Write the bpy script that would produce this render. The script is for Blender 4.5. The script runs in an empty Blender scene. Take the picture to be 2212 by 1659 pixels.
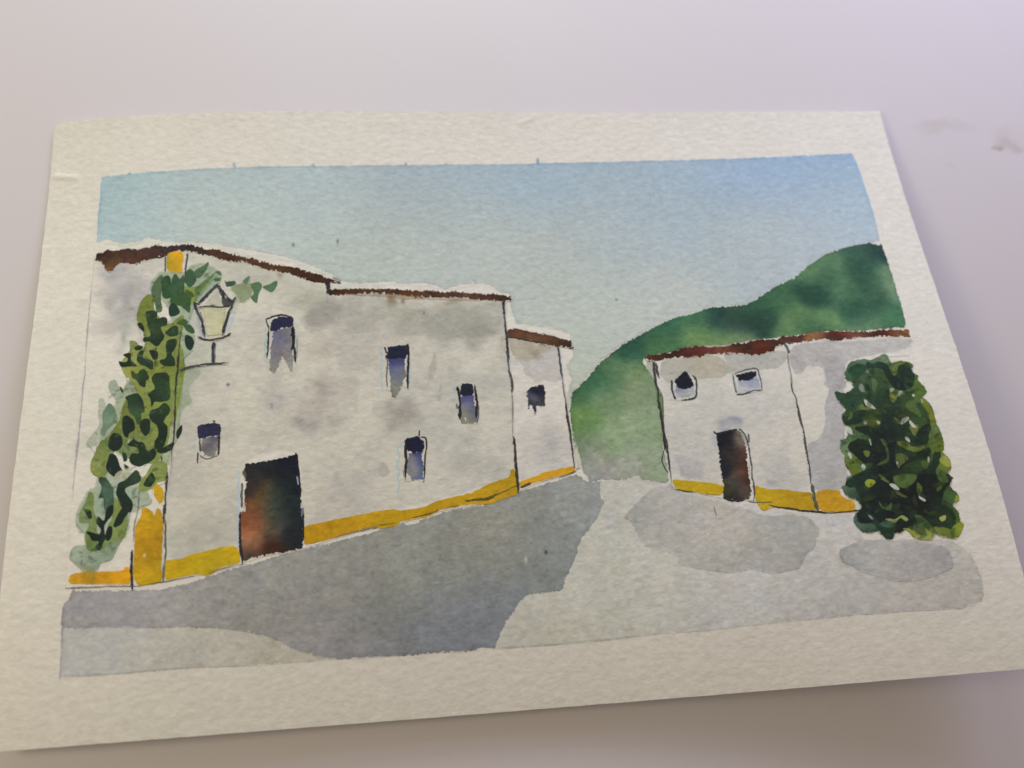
# Watercolour painting of a white village street lying on a pale table top, close-up photograph.
import bpy, math, random
import numpy as np
from mathutils import Matrix, Vector, geometry
random.seed(7)
sc = bpy.context.scene
MM = 0.001
CAM = {"loc":[-0.023089,-0.077018,0.189481],"R":[[0.992536,0.04504,-0.113333],[-0.08364,0.927711,-0.363809],[0.088754,0.370572,0.924553]],"f":1968.5352599104174,"zc":[5.7431,-2.8298,-1.6656,3.837,-4.4888,-0.6603,3.8782,-3.3709],"H":141.46217600686947,"brx":-2.82317989866777,"bry":-1.3638954250637951}
ZT, ZSLOPE = -1.456, 0.055   # table top plane, mm: the curled sheet touches it only along its top edge

# ---------------------------------------------------------------- camera
cd = bpy.data.cameras.new('camera')
cam = bpy.data.objects.new('camera', cd)
sc.collection.objects.link(cam)
m = Matrix([list(r) for r in CAM['R']]).to_4x4()
m.translation = Vector(CAM['loc'])
cam.matrix_world = m
cd.sensor_width = 36.0
cd.lens = 36.0 * CAM['f'] / 2212.0
cd.clip_start = 0.005
cd.clip_end = 20.0
cd.dof.use_dof = True
cd.dof.focus_distance = 0.197
cd.dof.aperture_fstop = 10.0
sc.camera = cam
sc.render.resolution_x = 1024
sc.render.resolution_y = 768

# ---------------------------------------------------------------- light
w = bpy.data.worlds.new('World')
sc.world = w
w.use_nodes = True
bg = w.node_tree.nodes['Background']
bg.inputs['Color'].default_value = (1.000, 0.830, 0.670, 1)
bg.inputs['Strength'].default_value = 0.2500
def area(name, loc, target, size, color, power):
    l = bpy.data.lights.new(name, 'AREA')
    l.shape = 'DISK'; l.size = size; l.color = color; l.energy = power
    o = bpy.data.objects.new(name, l)
    sc.collection.objects.link(o)
    o.location = loc
    d = Vector(target) - Vector(loc)
    o.rotation_euler = d.to_track_quat('-Z', 'Y').to_euler()
    return o
LIGHTS = [
    ('window_light', (-0.02, 0.42, 0.16), (0.0, 0.0, 0.0), 0.3, (0.904, 1.000, 0.991), 1.556),
    ('daylight_bounce', (0.27, 0.27, 0.22), (0.0, 0.0, 0.0), 0.24, (0.679, 0.671, 1.000), 0.626),
    ('warm_room_lamp', (-0.35, -0.05, 0.3), (0.0, 0.0, 0.0), 0.15, (1.000, 0.919, 0.605), 0.529),
]
for a in LIGHTS:
    area(*a)
sc.view_settings.view_transform = 'Standard'
sc.view_settings.look = 'None'
sc.view_settings.exposure = 0.0
sc.view_settings.gamma = 1.0
sc.view_settings.use_curve_mapping = False

# ---------------------------------------------------------------- shape of the curled sheet (millimetres)
ZC = CAM['zc']
TERMS = [(2, 0), (1, 1), (0, 2), (3, 0), (2, 1), (1, 2), (0, 3), (4, 0)]
def zf(x, y):
    u = x / 105.0; v = y / 74.0
    return sum(c * u ** a * v ** b for c, (a, b) in zip(ZC, TERMS))
def nf(x, y):
    e = 0.05
    gx = (zf(x + e, y) - zf(x - e, y)) / (2 * e)
    gy = (zf(x, y + e) - zf(x, y - e)) / (2 * e)
    n = np.stack([-gx, -gy, np.ones_like(gx)], -1)
    return n / np.linalg.norm(n, axis=-1, keepdims=True)

# ---------------------------------------------------------------- pigment: the painting is painted here, stroke by stroke
# F = filled wash (outline, colour points, options), S = brush or pen stroke, B = soft wet-in-wet blot; all in mm on the sheet
SHAPES = [
["F",[[-92.59,31.71],[-88.61,34.19],[-78.5,34.9],[-72.41,34.8],[-65.25,32.94],[-57.86,30.78],[-57.37,30.14],[-44.54,26.47],[-40.47,24.26],[-28.81,21.85],[-18.2,21.33],[-11.51,19.81],[-0.15,18.97],[-0.18,12.08],[0.09,-4.52],[-0.41,-10.56],[-0.58,-20.94],[-0.41,-23.58],[-8.42,-25.7],[-18.24,-28.09],[-25.93,-29.2],[-34.18,-30.27],[-45.7,-31.7],[-47.14,-16.68],[-57.97,-17.91],[-58.95,-35.02],[-59.41,-34.95],[-72.88,-37.01],[-74.16,-27.89],[-73.64,-19.66],[-72.73,-9.79],[-72.87,0.55],[-72.76,4.17],[-72.35,24.09]],[[-63.8,16.9,0.624,0.638,0.494],[-43.2,3.3,0.539,0.54,0.409],[-43.4,-16.7,0.52,0.531,0.401],[-6.4,2.4,0.536,0.54,0.399],[-12.0,-20.3,0.54,0.55,0.458],[-65.9,-32.1,0.539,0.55,0.437]],{"s":0.24,"w":0.16,"r":0.0,"e":0.0,"m":0.03,"a":0.32,"c":1,"n":0.0,"k":0.5}],
["F",[[-57.36,29.55],[-44.54,26.12],[-40.48,22.98],[-40.09,21.12],[-18.29,19.58],[-11.54,19.23],[-0.68,17.69],[-1.69,10.3],[-3.84,9.47],[-10.08,9.26],[-16.22,9.94],[-24.4,10.0],[-29.18,9.86],[-37.16,13.72],[-40.19,12.7],[-45.17,15.34],[-49.19,20.02],[-57.27,24.44]],[[-45.2,20.8,0.442,0.445,0.359],[-33.1,15.2,0.414,0.409,0.362],[-20.9,13.7,0.405,0.399,0.35],[-9.8,13.8,0.406,0.411,0.359],[-2.5,13.6,0.378,0.387,0.357]],{"s":0.82,"w":0.61,"r":0.0,"e":0.0,"m":0.04,"a":0.5,"c":1,"n":0.6,"k":0.5}],
["F",[[35.36,1.12],[45.05,2.07],[55.77,1.29],[63.91,3.25],[90.66,2.67],[76.57,-5.17],[71.13,-28.6],[71.03,-32.45],[63.89,-31.8],[63.05,-30.76],[51.34,-29.74],[51.24,-22.51],[49.65,-16.66],[44.47,-17.11],[44.25,-28.13],[33.65,-26.9],[33.06,-15.7]],[[38.8,-10.7,0.65,0.658,0.583],[40.0,-19.5,0.613,0.622,0.551],[58.0,-21.0,0.628,0.627,0.544],[59.3,-4.7,0.657,0.654,0.61]],{"s":0.25,"w":0.16,"r":0.0,"e":0.0,"m":0.03,"a":0.3,"c":1,"n":0.0,"k":0.5}],
["F",[[-92.61,31.95],[-88.62,34.43],[-78.51,35.13],[-72.42,34.91],[-65.25,33.06],[-57.86,30.9],[-57.37,30.26],[-44.53,26.59],[-40.47,24.38],[-28.81,21.97],[-18.2,21.45],[-11.5,19.93],[-0.14,19.09],[-0.18,12.08],[0.09,-4.52],[-0.41,-10.56],[-0.58,-20.94],[-0.46,-24.18],[-8.42,-25.7],[-18.25,-28.28],[-25.94,-29.4],[-34.19,-30.66],[-45.89,-32.07],[-47.14,-16.68],[-57.97,-17.91],[-58.5,-29.45],[-59.31,-35.36],[-59.59,-35.12],[-72.87,-37.19],[-74.16,-27.89],[-73.64,-19.66],[-72.73,-9.79],[-72.87,0.55],[-72.76,4.17],[-72.35,24.09]],[[-64.0,26.0,0.54,0.549,0.543],[-85.6,20.4,0.487,0.491,0.523],[-43.2,16.6,0.434,0.418,0.411],[-43.2,3.3,0.505,0.472,0.442],[-43.3,-10.6,0.468,0.455,0.456],[-37.8,-24.9,0.499,0.489,0.494],[-11.4,-12.1,0.494,0.507,0.471],[-6.2,-22.6,0.505,0.521,0.532],[-65.9,-32.1,0.497,0.491,0.467],[-63.1,-3.1,0.524,0.515,0.497],[-10.4,4.8,0.491,0.487,0.434]],{"s":0.59,"w":0.2,"r":0.0,"e":0.0,"m":0.03,"a":0.6,"c":1,"n":1.0,"k":0.5}],
["F",[[0.28,8.85],[11.36,6.29],[11.81,-1.39],[11.83,-12.87],[12.21,-22.54],[5.56,-23.34],[-0.03,-25.01],[-0.66,-14.75]],[[5.7,-0.4,0.541,0.538,0.553],[6.1,-17.2,0.508,0.514,0.526]],{"s":0.4,"w":0.16,"r":0.0,"e":0.0,"m":0.03,"a":0.55,"c":1,"n":1.0,"k":0.5}],
["F",[[35.3,0.67],[45.01,1.84],[55.73,1.06],[63.86,3.02],[62.95,-7.27],[63.72,-12.84],[63.05,-30.76],[51.34,-29.74],[51.24,-22.51],[49.65,-16.66],[44.47,-17.11],[44.25,-28.13],[33.65,-26.9],[33.06,-15.7]],[[38.8,-10.7,0.589,0.587,0.567],[40.0,-19.5,0.561,0.567,0.574],[58.0,-21.0,0.582,0.565,0.559],[59.3,-4.7,0.641,0.638,0.61]],{"s":0.41,"w":0.16,"r":0.0,"e":0.0,"m":0.03,"a":0.6,"c":1,"n":1.0,"k":0.5}],
["B",[[-84.0,25.95]],[[-84.0,25.9,0.549,0.528,0.563]],{"x":6.64,"y":4.63,"a":0.75}],
["B",[[-86.32,19.29]],[[-86.3,19.3,0.381,0.381,0.415]],{"x":4.58,"y":5.97,"a":0.85}],
["B",[[-88.28,29.73]],[[-88.3,29.7,0.526,0.525,0.562]],{"x":3.66,"y":1.83,"a":0.6}],
["B",[[-84.64,12.5]],[[-84.6,12.5,0.443,0.484,0.454]],{"x":2.94,"y":4.31,"a":0.8}],
["B",[[-89.13,15.03]],[[-89.1,15.0,0.579,0.56,0.558]],{"x":3.16,"y":3.96,"a":0.6}],
["B",[[-61.12,29.84]],[[-61.1,29.8,0.54,0.548,0.482]],{"x":6.68,"y":2.23,"a":0.7}],
["B",[[-56.28,25.56]],[[-56.3,25.6,0.479,0.484,0.438]],{"x":8.47,"y":2.22,"a":0.6}],
["B",[[-45.16,20.81]],[[-45.2,20.8,0.454,0.458,0.377]],{"x":5.25,"y":2.63,"a":0.7}],
["B",[[-40.14,16.99]],[[-40.1,17.0,0.318,0.306,0.306]],{"x":2.62,"y":2.83,"a":0.85}],
["B",[[-43.18,14.6]],[[-43.2,14.6,0.356,0.345,0.324]],{"x":2.2,"y":1.2,"a":0.7}],
["B",[[-33.09,14.95]],[[-33.1,15.0,0.432,0.421,0.38]],{"x":7.1,"y":3.65,"a":0.65}],
["B",[[-29.95,18.06]],[[-30.0,18.1,0.46,0.475,0.419]],{"x":8.6,"y":2.46,"a":0.6}],
["B",[[-20.84,14.57]],[[-20.8,14.6,0.404,0.398,0.337]],{"x":5.35,"y":3.91,"a":0.7}],
["B",[[-9.79,13.82]],[[-9.8,13.8,0.406,0.411,0.359]],{"x":8.74,"y":3.33,"a":0.75}],
["B",[[-5.82,10.92]],[[-5.8,10.9,0.311,0.313,0.284]],{"x":3.33,"y":1.46,"a":0.7}],
["B",[[-12.88,10.73]],[[-12.9,10.7,0.364,0.379,0.363]],{"x":3.09,"y":1.86,"a":0.6}],
["B",[[-15.26,8.77]],[[-15.3,8.8,0.472,0.494,0.468]],{"x":2.46,"y":1.44,"a":0.6}],
["F",[[-0.91,17.47],[-1.83,11.22],[-3.81,9.93],[-10.08,9.26],[-16.2,10.39],[-24.39,10.22],[-24.29,12.93],[-13.81,16.27],[-5.34,17.62]],[[-11.2,12.8,0.407,0.412,0.372]],{"s":0.41,"w":0.17,"r":0.0,"e":0.0,"m":0.05,"a":0.35,"c":1,"n":0.0,"k":0.5}],
["B",[[-40.83,7.82]],[[-40.8,7.8,0.52,0.479,0.422]],{"x":3.37,"y":2.18,"a":0.55}],
["B",[[-41.32,-1.91]],[[-41.3,-1.9,0.43,0.391,0.373]],{"x":3.51,"y":2.34,"a":0.7}],
["B",[[-35.42,-0.44]],[[-35.4,-0.4,0.468,0.453,0.434]],{"x":2.36,"y":1.18,"a":0.5}],
["B",[[-51.74,-5.22]],[[-51.7,-5.2,0.481,0.443,0.479]],{"x":2.3,"y":2.49,"a":0.35}],
["B",[[-43.29,-5.39]],[[-43.3,-5.4,0.453,0.421,0.392]],{"x":4.25,"y":2.13,"a":0.6}],
["B",[[-45.23,-9.67]],[[-45.2,-9.7,0.404,0.378,0.387]],{"x":2.87,"y":2.11,"a":0.75}],
["B",[[-39.48,-10.35]],[[-39.5,-10.3,0.431,0.437,0.401]],{"x":1.93,"y":1.93,"a":0.6}],
["B",[[-53.2,-11.74]],[[-53.2,-11.7,0.545,0.566,0.494]],{"x":3.02,"y":1.7,"a":0.45}],
["B",[[-24.8,-7.68]],[[-24.8,-7.7,0.361,0.356,0.334]],{"x":2.95,"y":2.76,"a":0.8}],
["B",[[-26.29,-10.75]],[[-26.3,-10.7,0.406,0.36,0.357]],{"x":2.35,"y":1.56,"a":0.7}],
["B",[[-38.52,-22.28]],[[-38.5,-22.3,0.486,0.468,0.486]],{"x":1.51,"y":1.51,"a":0.6}],
["B",[[-36.9,-26.46]],[[-36.9,-26.5,0.497,0.472,0.454]],{"x":3.57,"y":3.38,"a":0.65}],
["B",[[-42.0,-30.02]],[[-42.0,-30.0,0.538,0.516,0.511]],{"x":1.85,"y":1.11,"a":0.5}],
["F",[[-30.1,-20.14],[-29.29,-18.98],[-28.18,-20.04],[-27.84,-21.45],[-29.02,-22.38],[-30.15,-21.93]],[[-29.1,-20.8,0.441,0.441,0.425]],{"s":0.23,"w":0.11,"r":0.0,"e":0.0,"m":0.05,"a":0.6,"c":1,"n":0.0,"k":0.5}],
["B",[[-23.16,-8.8]],[[-23.2,-8.8,0.434,0.393,0.372]],{"x":2.17,"y":3.55,"a":0.75}],
["B",[[-11.23,-14.81]],[[-11.2,-14.8,0.514,0.521,0.478]],{"x":2.77,"y":2.17,"a":0.5}],
["B",[[-10.77,-19.95]],[[-10.8,-20.0,0.457,0.47,0.435]],{"x":3.14,"y":2.94,"a":0.65}],
["B",[[-4.22,-21.94]],[[-4.2,-21.9,0.476,0.49,0.469]],{"x":2.36,"y":1.77,"a":0.6}],
["B",[[7.13,-17.28]],[[7.1,-17.3,0.508,0.507,0.511]],{"x":4.4,"y":4.0,"a":0.65}],
["B",[[1.57,-19.02]],[[1.6,-19.0,0.599,0.586,0.533]],{"x":1.59,"y":4.97,"a":0.3}],
["B",[[-4.71,-2.1]],[[-4.7,-2.1,0.503,0.514,0.502]],{"x":4.07,"y":1.83,"a":0.5}],
["F",[[-16.83,6.14],[-16.34,3.9],[-16.8,1.05],[-17.8,-0.65],[-18.57,0.03],[-18.27,1.99],[-17.33,4.38]],[[-17.4,2.4,0.43,0.426,0.401]],{"s":0.16,"w":0.1,"r":0.0,"e":0.0,"m":0.05,"a":0.55,"c":1,"n":0.0,"k":0.5}],
["F",[[-15.83,-1.61],[-15.55,-3.78],[-15.84,-5.48],[-16.67,-5.87],[-16.53,-3.31]],[[-16.1,-4.0,0.459,0.449,0.425]],{"s":0.16,"w":0.1,"r":0.0,"e":0.0,"m":0.05,"a":0.5,"c":1,"n":0.0,"k":0.5}],
["B",[[-66.82,-32.45]],[[-66.8,-32.5,0.47,0.464,0.424]],{"x":3.95,"y":3.41,"a":0.65}],
["B",[[-71.58,-33.99]],[[-71.6,-34.0,0.489,0.521,0.478]],{"x":1.96,"y":1.96,"a":0.55}],
["B",[[-66.14,1.24]],[[-66.1,1.2,0.563,0.52,0.518]],{"x":3.26,"y":2.3,"a":0.45}],
["B",[[-65.39,-20.15]],[[-65.4,-20.1,0.568,0.534,0.492]],{"x":2.94,"y":2.21,"a":0.35}],
["B",[[-90.13,-11.65]],[[-90.1,-11.7,0.583,0.597,0.566]],{"x":2.06,"y":2.24,"a":0.4}],
["B",[[-62.31,-33.47]],[[-62.3,-33.5,0.531,0.527,0.503]],{"x":2.52,"y":2.52,"a":0.4}],
["B",[[-69.98,6.17]],[[-70.0,6.2,0.457,0.511,0.454]],{"x":3.86,"y":5.02,"a":0.75}],
["B",[[-70.95,19.47]],[[-71.0,19.5,0.476,0.552,0.479]],{"x":2.38,"y":4.55,"a":0.7}],
["B",[[-65.3,4.64]],[[-65.3,4.6,0.609,0.609,0.534]],{"x":2.89,"y":2.12,"a":0.45}],
["F",[[0.18,8.85],[4.39,7.98],[11.35,6.18],[10.39,4.97],[7.43,4.66],[5.64,3.39],[3.31,2.94],[0.98,4.73],[0.38,7.48]],[[4.9,5.7,0.478,0.434,0.343]],{"s":0.21,"w":0.17,"r":0.0,"e":0.06,"m":0.05,"a":0.85,"c":1,"n":0.0,"k":0.5}],
["F",[[-1.35,9.37],[0.09,9.08],[-0.21,5.46],[-0.84,5.27],[-1.67,6.66]],[[-0.8,7.2,0.528,0.477,0.354]],{"s":0.17,"w":0.1,"r":0.0,"e":0.06,"m":0.05,"a":0.6,"c":1,"n":0.0,"k":0.5}],
["F",[[1.32,3.82],[3.94,3.02],[7.41,4.44],[11.33,5.95],[11.61,2.65],[11.76,-1.83],[8.41,-2.32],[5.91,-2.52],[4.4,-1.01],[3.25,-0.06],[2.64,2.41]],[[6.5,1.3,0.588,0.564,0.563]],{"s":0.21,"w":0.17,"r":0.0,"e":0.07,"m":0.05,"a":0.7,"c":1,"n":0.0,"k":0.5}],
["B",[[6.2,4.95]],[[6.2,4.9,0.309,0.268,0.18]],{"x":1.87,"y":1.25,"a":0.6}],
["F",[[34.6,0.26],[35.78,1.09],[39.66,1.52],[45.09,2.3],[48.7,1.12],[50.29,-1.75],[48.27,-3.65],[42.41,-3.56],[40.17,-1.82],[36.69,-3.94],[35.64,-3.98],[34.44,-2.22]],[[40.4,-0.1,0.483,0.45,0.364],[35.5,-2.3,0.542,0.551,0.544],[48.9,-0.3,0.548,0.514,0.409]],{"s":0.17,"w":0.13,"r":0.0,"e":0.05,"m":0.05,"a":0.9,"c":1,"n":0.0,"k":0.5}],
["F",[[50.03,1.98],[57.27,0.97],[59.8,1.94],[63.59,1.75],[64.16,-0.04],[62.94,-1.34],[61.41,-2.59],[58.28,-2.46],[54.02,-2.69],[51.24,-2.94],[49.13,-3.0],[48.27,-3.65],[50.04,-0.82]],[[55.8,-1.0,0.513,0.52,0.471],[62.4,0.1,0.476,0.487,0.451]],{"s":0.17,"w":0.13,"r":0.0,"e":0.05,"m":0.05,"a":0.85,"c":1,"n":0.0,"k":0.5}],
["F",[[66.22,3.07],[77.92,2.93],[93.58,2.41],[92.87,0.31],[89.75,-0.6],[85.43,-0.92],[81.06,-1.48],[77.89,-2.37],[76.4,-5.01],[75.96,-8.6],[71.69,-8.22],[71.78,-5.98],[71.74,-3.46],[70.25,-2.64],[68.13,-2.69],[66.75,-4.18],[64.99,-3.58]],[[69.0,1.4,0.523,0.502,0.504],[72.4,-2.4,0.464,0.455,0.476],[86.0,1.2,0.542,0.534,0.524],[91.3,1.2,0.56,0.573,0.561]],{"s":0.25,"w":0.17,"r":0.0,"e":0.05,"m":0.05,"a":0.8,"c":1,"n":0.0,"k":0.5}],
["F",[[70.36,-1.16],[71.96,-2.46],[72.1,-5.46],[71.84,-9.29],[70.13,-12.27],[69.42,-16.81],[67.97,-19.27],[66.02,-20.8],[64.5,-21.31],[63.75,-25.86],[63.66,-31.17],[63.68,-31.78],[68.87,-32.25],[70.84,-31.29],[72.2,-29.12],[71.51,-28.63],[72.11,-22.42],[73.46,-18.26],[73.86,-13.93],[76.03,-7.4],[76.7,-2.87],[74.57,-0.35]],[[74.3,-6.1,0.47,0.461,0.471],[71.1,-18.0,0.477,0.478,0.494],[67.5,-27.2,0.482,0.491,0.53],[67.4,-31.0,0.55,0.556,0.561]],{"s":0.16,"w":0.12,"r":0.0,"e":0.06,"m":0.05,"a":0.85,"c":1,"n":0.0,"k":0.5}],
["B",[[39.17,-18.4]],[[39.2,-18.4,0.633,0.626,0.595]],{"x":5.24,"y":3.43,"a":0.55}],
["B",[[36.35,-22.17]],[[36.4,-22.2,0.533,0.531,0.547]],{"x":2.2,"y":1.2,"a":0.5}],
["F",[[34.88,-21.22],[35.96,-22.14],[41.18,-23.58],[40.69,-25.39],[39.61,-27.15],[35.88,-26.66],[35.22,-24.36]],[[37.6,-24.4,0.455,0.438,0.493]],{"s":0.5,"w":0.28,"r":0.0,"e":0.0,"m":0.05,"a":0.65,"c":1,"n":0.0,"k":0.5}],
["B",[[49.01,-14.57]],[[49.0,-14.6,0.316,0.329,0.416]],{"x":2.23,"y":1.52,"a":0.95}],
["B",[[49.96,-14.97]],[[50.0,-15.0,0.316,0.329,0.416]],{"x":1.62,"y":1.01,"a":0.7}],
["B",[[46.83,-16.44]],[[46.8,-16.4,0.33,0.344,0.435]],{"x":1.82,"y":0.81,"a":0.7}],
["B",[[44.19,-18.79]],[[44.2,-18.8,0.422,0.436,0.515]],{"x":1.01,"y":2.62,"a":0.55}],
["F",[[34.29,-16.98],[37.25,-17.62],[44.09,-19.41],[44.27,-21.95],[43.85,-28.1],[40.7,-27.85],[33.8,-20.31]],[[39.8,-21.7,0.644,0.63,0.608]],{"s":0.8,"w":0.28,"r":0.0,"e":0.0,"m":0.05,"a":0.3,"c":1,"n":0.0,"k":0.5}],
["F",[[53.27,-23.52],[53.47,-27.88],[54.21,-30.39],[57.27,-30.96],[62.27,-31.7],[62.09,-28.63],[57.59,-23.05]],[[57.2,-28.0,0.544,0.558,0.557]],{"s":0.39,"w":0.2,"r":0.0,"e":0.05,"m":0.05,"a":0.35,"c":1,"n":0.0,"k":0.5}],
["B",[[55.13,-29.65]],[[55.1,-29.7,0.445,0.448,0.525]],{"x":1.77,"y":0.98,"a":0.6}],
["B",[[57.78,-27.22]],[[57.8,-27.2,0.579,0.586,0.569]],{"x":3.35,"y":1.97,"a":0.4}],
["B",[[35.99,-15.27]],[[36.0,-15.3,0.587,0.578,0.569]],{"x":3.65,"y":2.23,"a":0.4}],
["B",[[48.3,-15.14]],[[48.3,-15.1,0.512,0.522,0.553]],{"x":2.43,"y":1.82,"a":0.4}],
["F",[[-92.61,54.67],[-90.28,54.69],[-86.38,54.94],[-78.73,55.15],[-72.96,55.18],[-62.29,55.4],[-52.36,55.57],[-43.62,55.41],[-28.81,55.55],[-13.72,55.73],[8.26,55.82],[14.51,55.99],[33.61,56.27],[51.39,56.38],[73.09,56.34],[79.51,56.79],[93.82,57.06],[94.36,53.18],[94.6,45.74],[94.6,39.58],[94.56,34.09],[94.07,30.01],[91.22,29.61],[86.71,28.98],[81.87,27.84],[78.09,26.26],[74.89,24.15],[72.23,22.28],[70.33,20.75],[67.68,19.8],[64.99,18.61],[62.21,16.93],[59.71,15.38],[57.55,14.42],[52.27,14.22],[53.69,14.29],[48.45,14.27],[44.77,13.06],[40.09,12.27],[36.85,10.92],[33.4,9.36],[30.16,7.67],[27.64,6.42],[25.1,4.84],[22.73,2.8],[20.92,1.77],[18.98,-0.37],[17.08,-2.38],[15.01,-4.14],[13.23,-5.36],[13.36,-4.35],[13.7,-2.16],[12.95,1.45],[14.36,2.96],[14.83,4.29],[14.43,9.36],[10.97,10.68],[6.85,11.79],[2.5,12.67],[1.56,15.27],[1.46,20.46],[-0.45,20.52],[-2.84,22.74],[-4.93,23.28],[-9.19,23.17],[-13.48,21.99],[-15.52,23.11],[-17.59,23.75],[-23.86,23.8],[-26.66,24.37],[-32.88,23.94],[-37.18,24.76],[-39.42,26.45],[-43.09,28.43],[-45.14,29.42],[-48.0,30.68],[-51.28,31.71],[-55.38,32.78],[-57.42,33.32],[-57.9,33.37],[-62.24,34.35],[-68.38,35.55],[-72.46,35.98],[-76.54,36.2],[-78.6,36.91],[-81.1,37.78],[-82.67,36.82],[-84.7,36.6],[-87.13,36.43],[-88.4,37.0],[-90.1,37.97],[-91.51,37.5],[-92.62,37.01],[-92.73,43.76],[-92.79,48.74],[-92.74,53.07]],[[-91.1,53.3,0.434,0.615,0.698],[-91.9,48.7,0.468,0.631,0.717],[-88.4,46.7,0.582,0.694,0.715],[-78.4,47.6,0.542,0.634,0.671],[-82.9,51.9,0.498,0.623,0.674],[-61.4,51.9,0.461,0.59,0.651],[-61.2,41.9,0.591,0.674,0.67],[-89.2,38.5,0.493,0.642,0.715],[-72.3,37.4,0.588,0.685,0.696],[-93.0,52.1,0.303,0.499,0.632],[-55.4,36.8,0.605,0.683,0.663],[-49.5,49.9,0.559,0.65,0.684],[-45.2,46.5,0.537,0.65,0.695],[-29.1,44.6,0.539,0.601,0.604],[-25.9,53.8,0.442,0.553,0.632],[-43.6,53.9,0.479,0.602,0.675],[-16.9,52.4,0.427,0.546,0.66],[-1.6,53.0,0.425,0.555,0.67],[-2.8,37.4,0.563,0.625,0.614],[-32.5,29.7,0.566,0.626,0.582],[-18.0,29.4,0.567,0.645,0.628],[-14.4,42.7,0.533,0.6,0.617],[10.9,51.1,0.424,0.552,0.662],[42.7,52.3,0.417,0.542,0.653],[62.3,53.2,0.398,0.534,0.712],[41.1,41.4,0.472,0.575,0.648],[27.6,33.1,0.479,0.568,0.615],[58.0,29.9,0.5,0.589,0.63],[14.8,28.5,0.555,0.61,0.596],[89.2,55.3,0.301,0.469,0.704],[81.7,51.7,0.383,0.526,0.713],[76.0,55.7,0.338,0.5,0.736],[89.5,42.9,0.507,0.61,0.681],[83.9,47.0,0.456,0.571,0.653],[84.4,35.6,0.54,0.618,0.694],[71.5,34.5,0.519,0.597,0.645],[94.6,42.6,0.405,0.551,0.689],[94.1,35.8,0.433,0.584,0.734],[92.9,31.4,0.567,0.647,0.66],[7.4,17.9,0.565,0.636,0.613],[17.6,12.7,0.57,0.642,0.598],[15.5,3.6,0.625,0.69,0.604],[15.9,-2.1,0.617,0.669,0.584],[20.2,6.1,0.591,0.652,0.629],[29.6,12.6,0.592,0.651,0.631],[38.4,14.1,0.606,0.653,0.636],[-34.9,28.0,0.538,0.633,0.635]],{"s":0.12,"w":0.12,"r":1.0,"e":0.14,"m":0.02,"a":1.0,"c":0,"n":0.0,"k":0.85}],
["S",[[-92.65,53.07],[-92.67,52.06],[-92.36,48.7],[-92.56,45.39],[-92.54,37.51]],[[-92.6,47.3,0.302,0.525,0.717]],{"t":0.41,"j":0.4,"p":0,"a":0.7425000000000002}],
["S",[[93.79,56.95],[94.36,53.18],[94.6,45.74],[94.6,39.58],[94.56,34.09]],[[94.4,45.9,0.314,0.522,0.768]],{"t":0.46,"j":0.4,"p":0,"a":0.7425000000000002}],
["S",[[-92.6,54.6],[-86.38,54.87],[-78.73,55.05],[-62.29,55.3],[-52.36,55.47]],[[-74.5,55.1,0.329,0.531,0.691]],{"t":0.26,"j":0.5,"p":0,"a":0.675}],
["S",[[-58.21,55.32],[-43.62,55.34],[-28.81,55.52],[8.25,55.68]],[[-30.6,55.5,0.332,0.476,0.635]],{"t":0.27,"j":0.5,"p":0,"a":0.675}],
["S",[[1.99,55.72],[33.59,56.16],[73.08,56.3]],[[36.2,56.1,0.233,0.411,0.625]],{"t":0.32,"j":0.5,"p":0,"a":0.6}],
["S",[[66.19,56.29],[79.47,56.6],[93.77,56.87]],[[79.8,56.6,0.19,0.397,0.651]],{"t":0.4,"j":0.5,"p":0,"a":0.6}],
["S",[[-61.87,56.81],[-61.85,55.29]],[[-61.9,56.0,0.241,0.424,0.588]],{"t":0.75,"j":0.2,"p":1,"a":0.7}],
["S",[[-86.26,55.37],[-86.22,54.69]],[[-86.2,55.0,0.236,0.448,0.598]],{"t":0.64,"j":0.2,"p":0,"a":0.7}],
["S",[[11.6,57.51],[11.58,55.55]],[[11.6,56.5,0.126,0.341,0.573]],{"t":0.5,"j":0.2,"p":0,"a":0.85}],
["S",[[-21.27,56.36],[-21.15,55.5]],[[-21.2,55.9,0.175,0.346,0.529]],{"t":0.54,"j":0.2,"p":0,"a":0.8}],
["S",[[-43.46,56.12],[-43.27,55.34]],[[-43.4,55.7,0.267,0.424,0.579]],{"t":0.88,"j":0.2,"p":0,"a":0.675}],
["B",[[-23.74,29.88]],[[-23.7,29.9,0.717,0.754,0.579]],{"x":0.84,"y":0.63,"a":0.5}],
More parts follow.
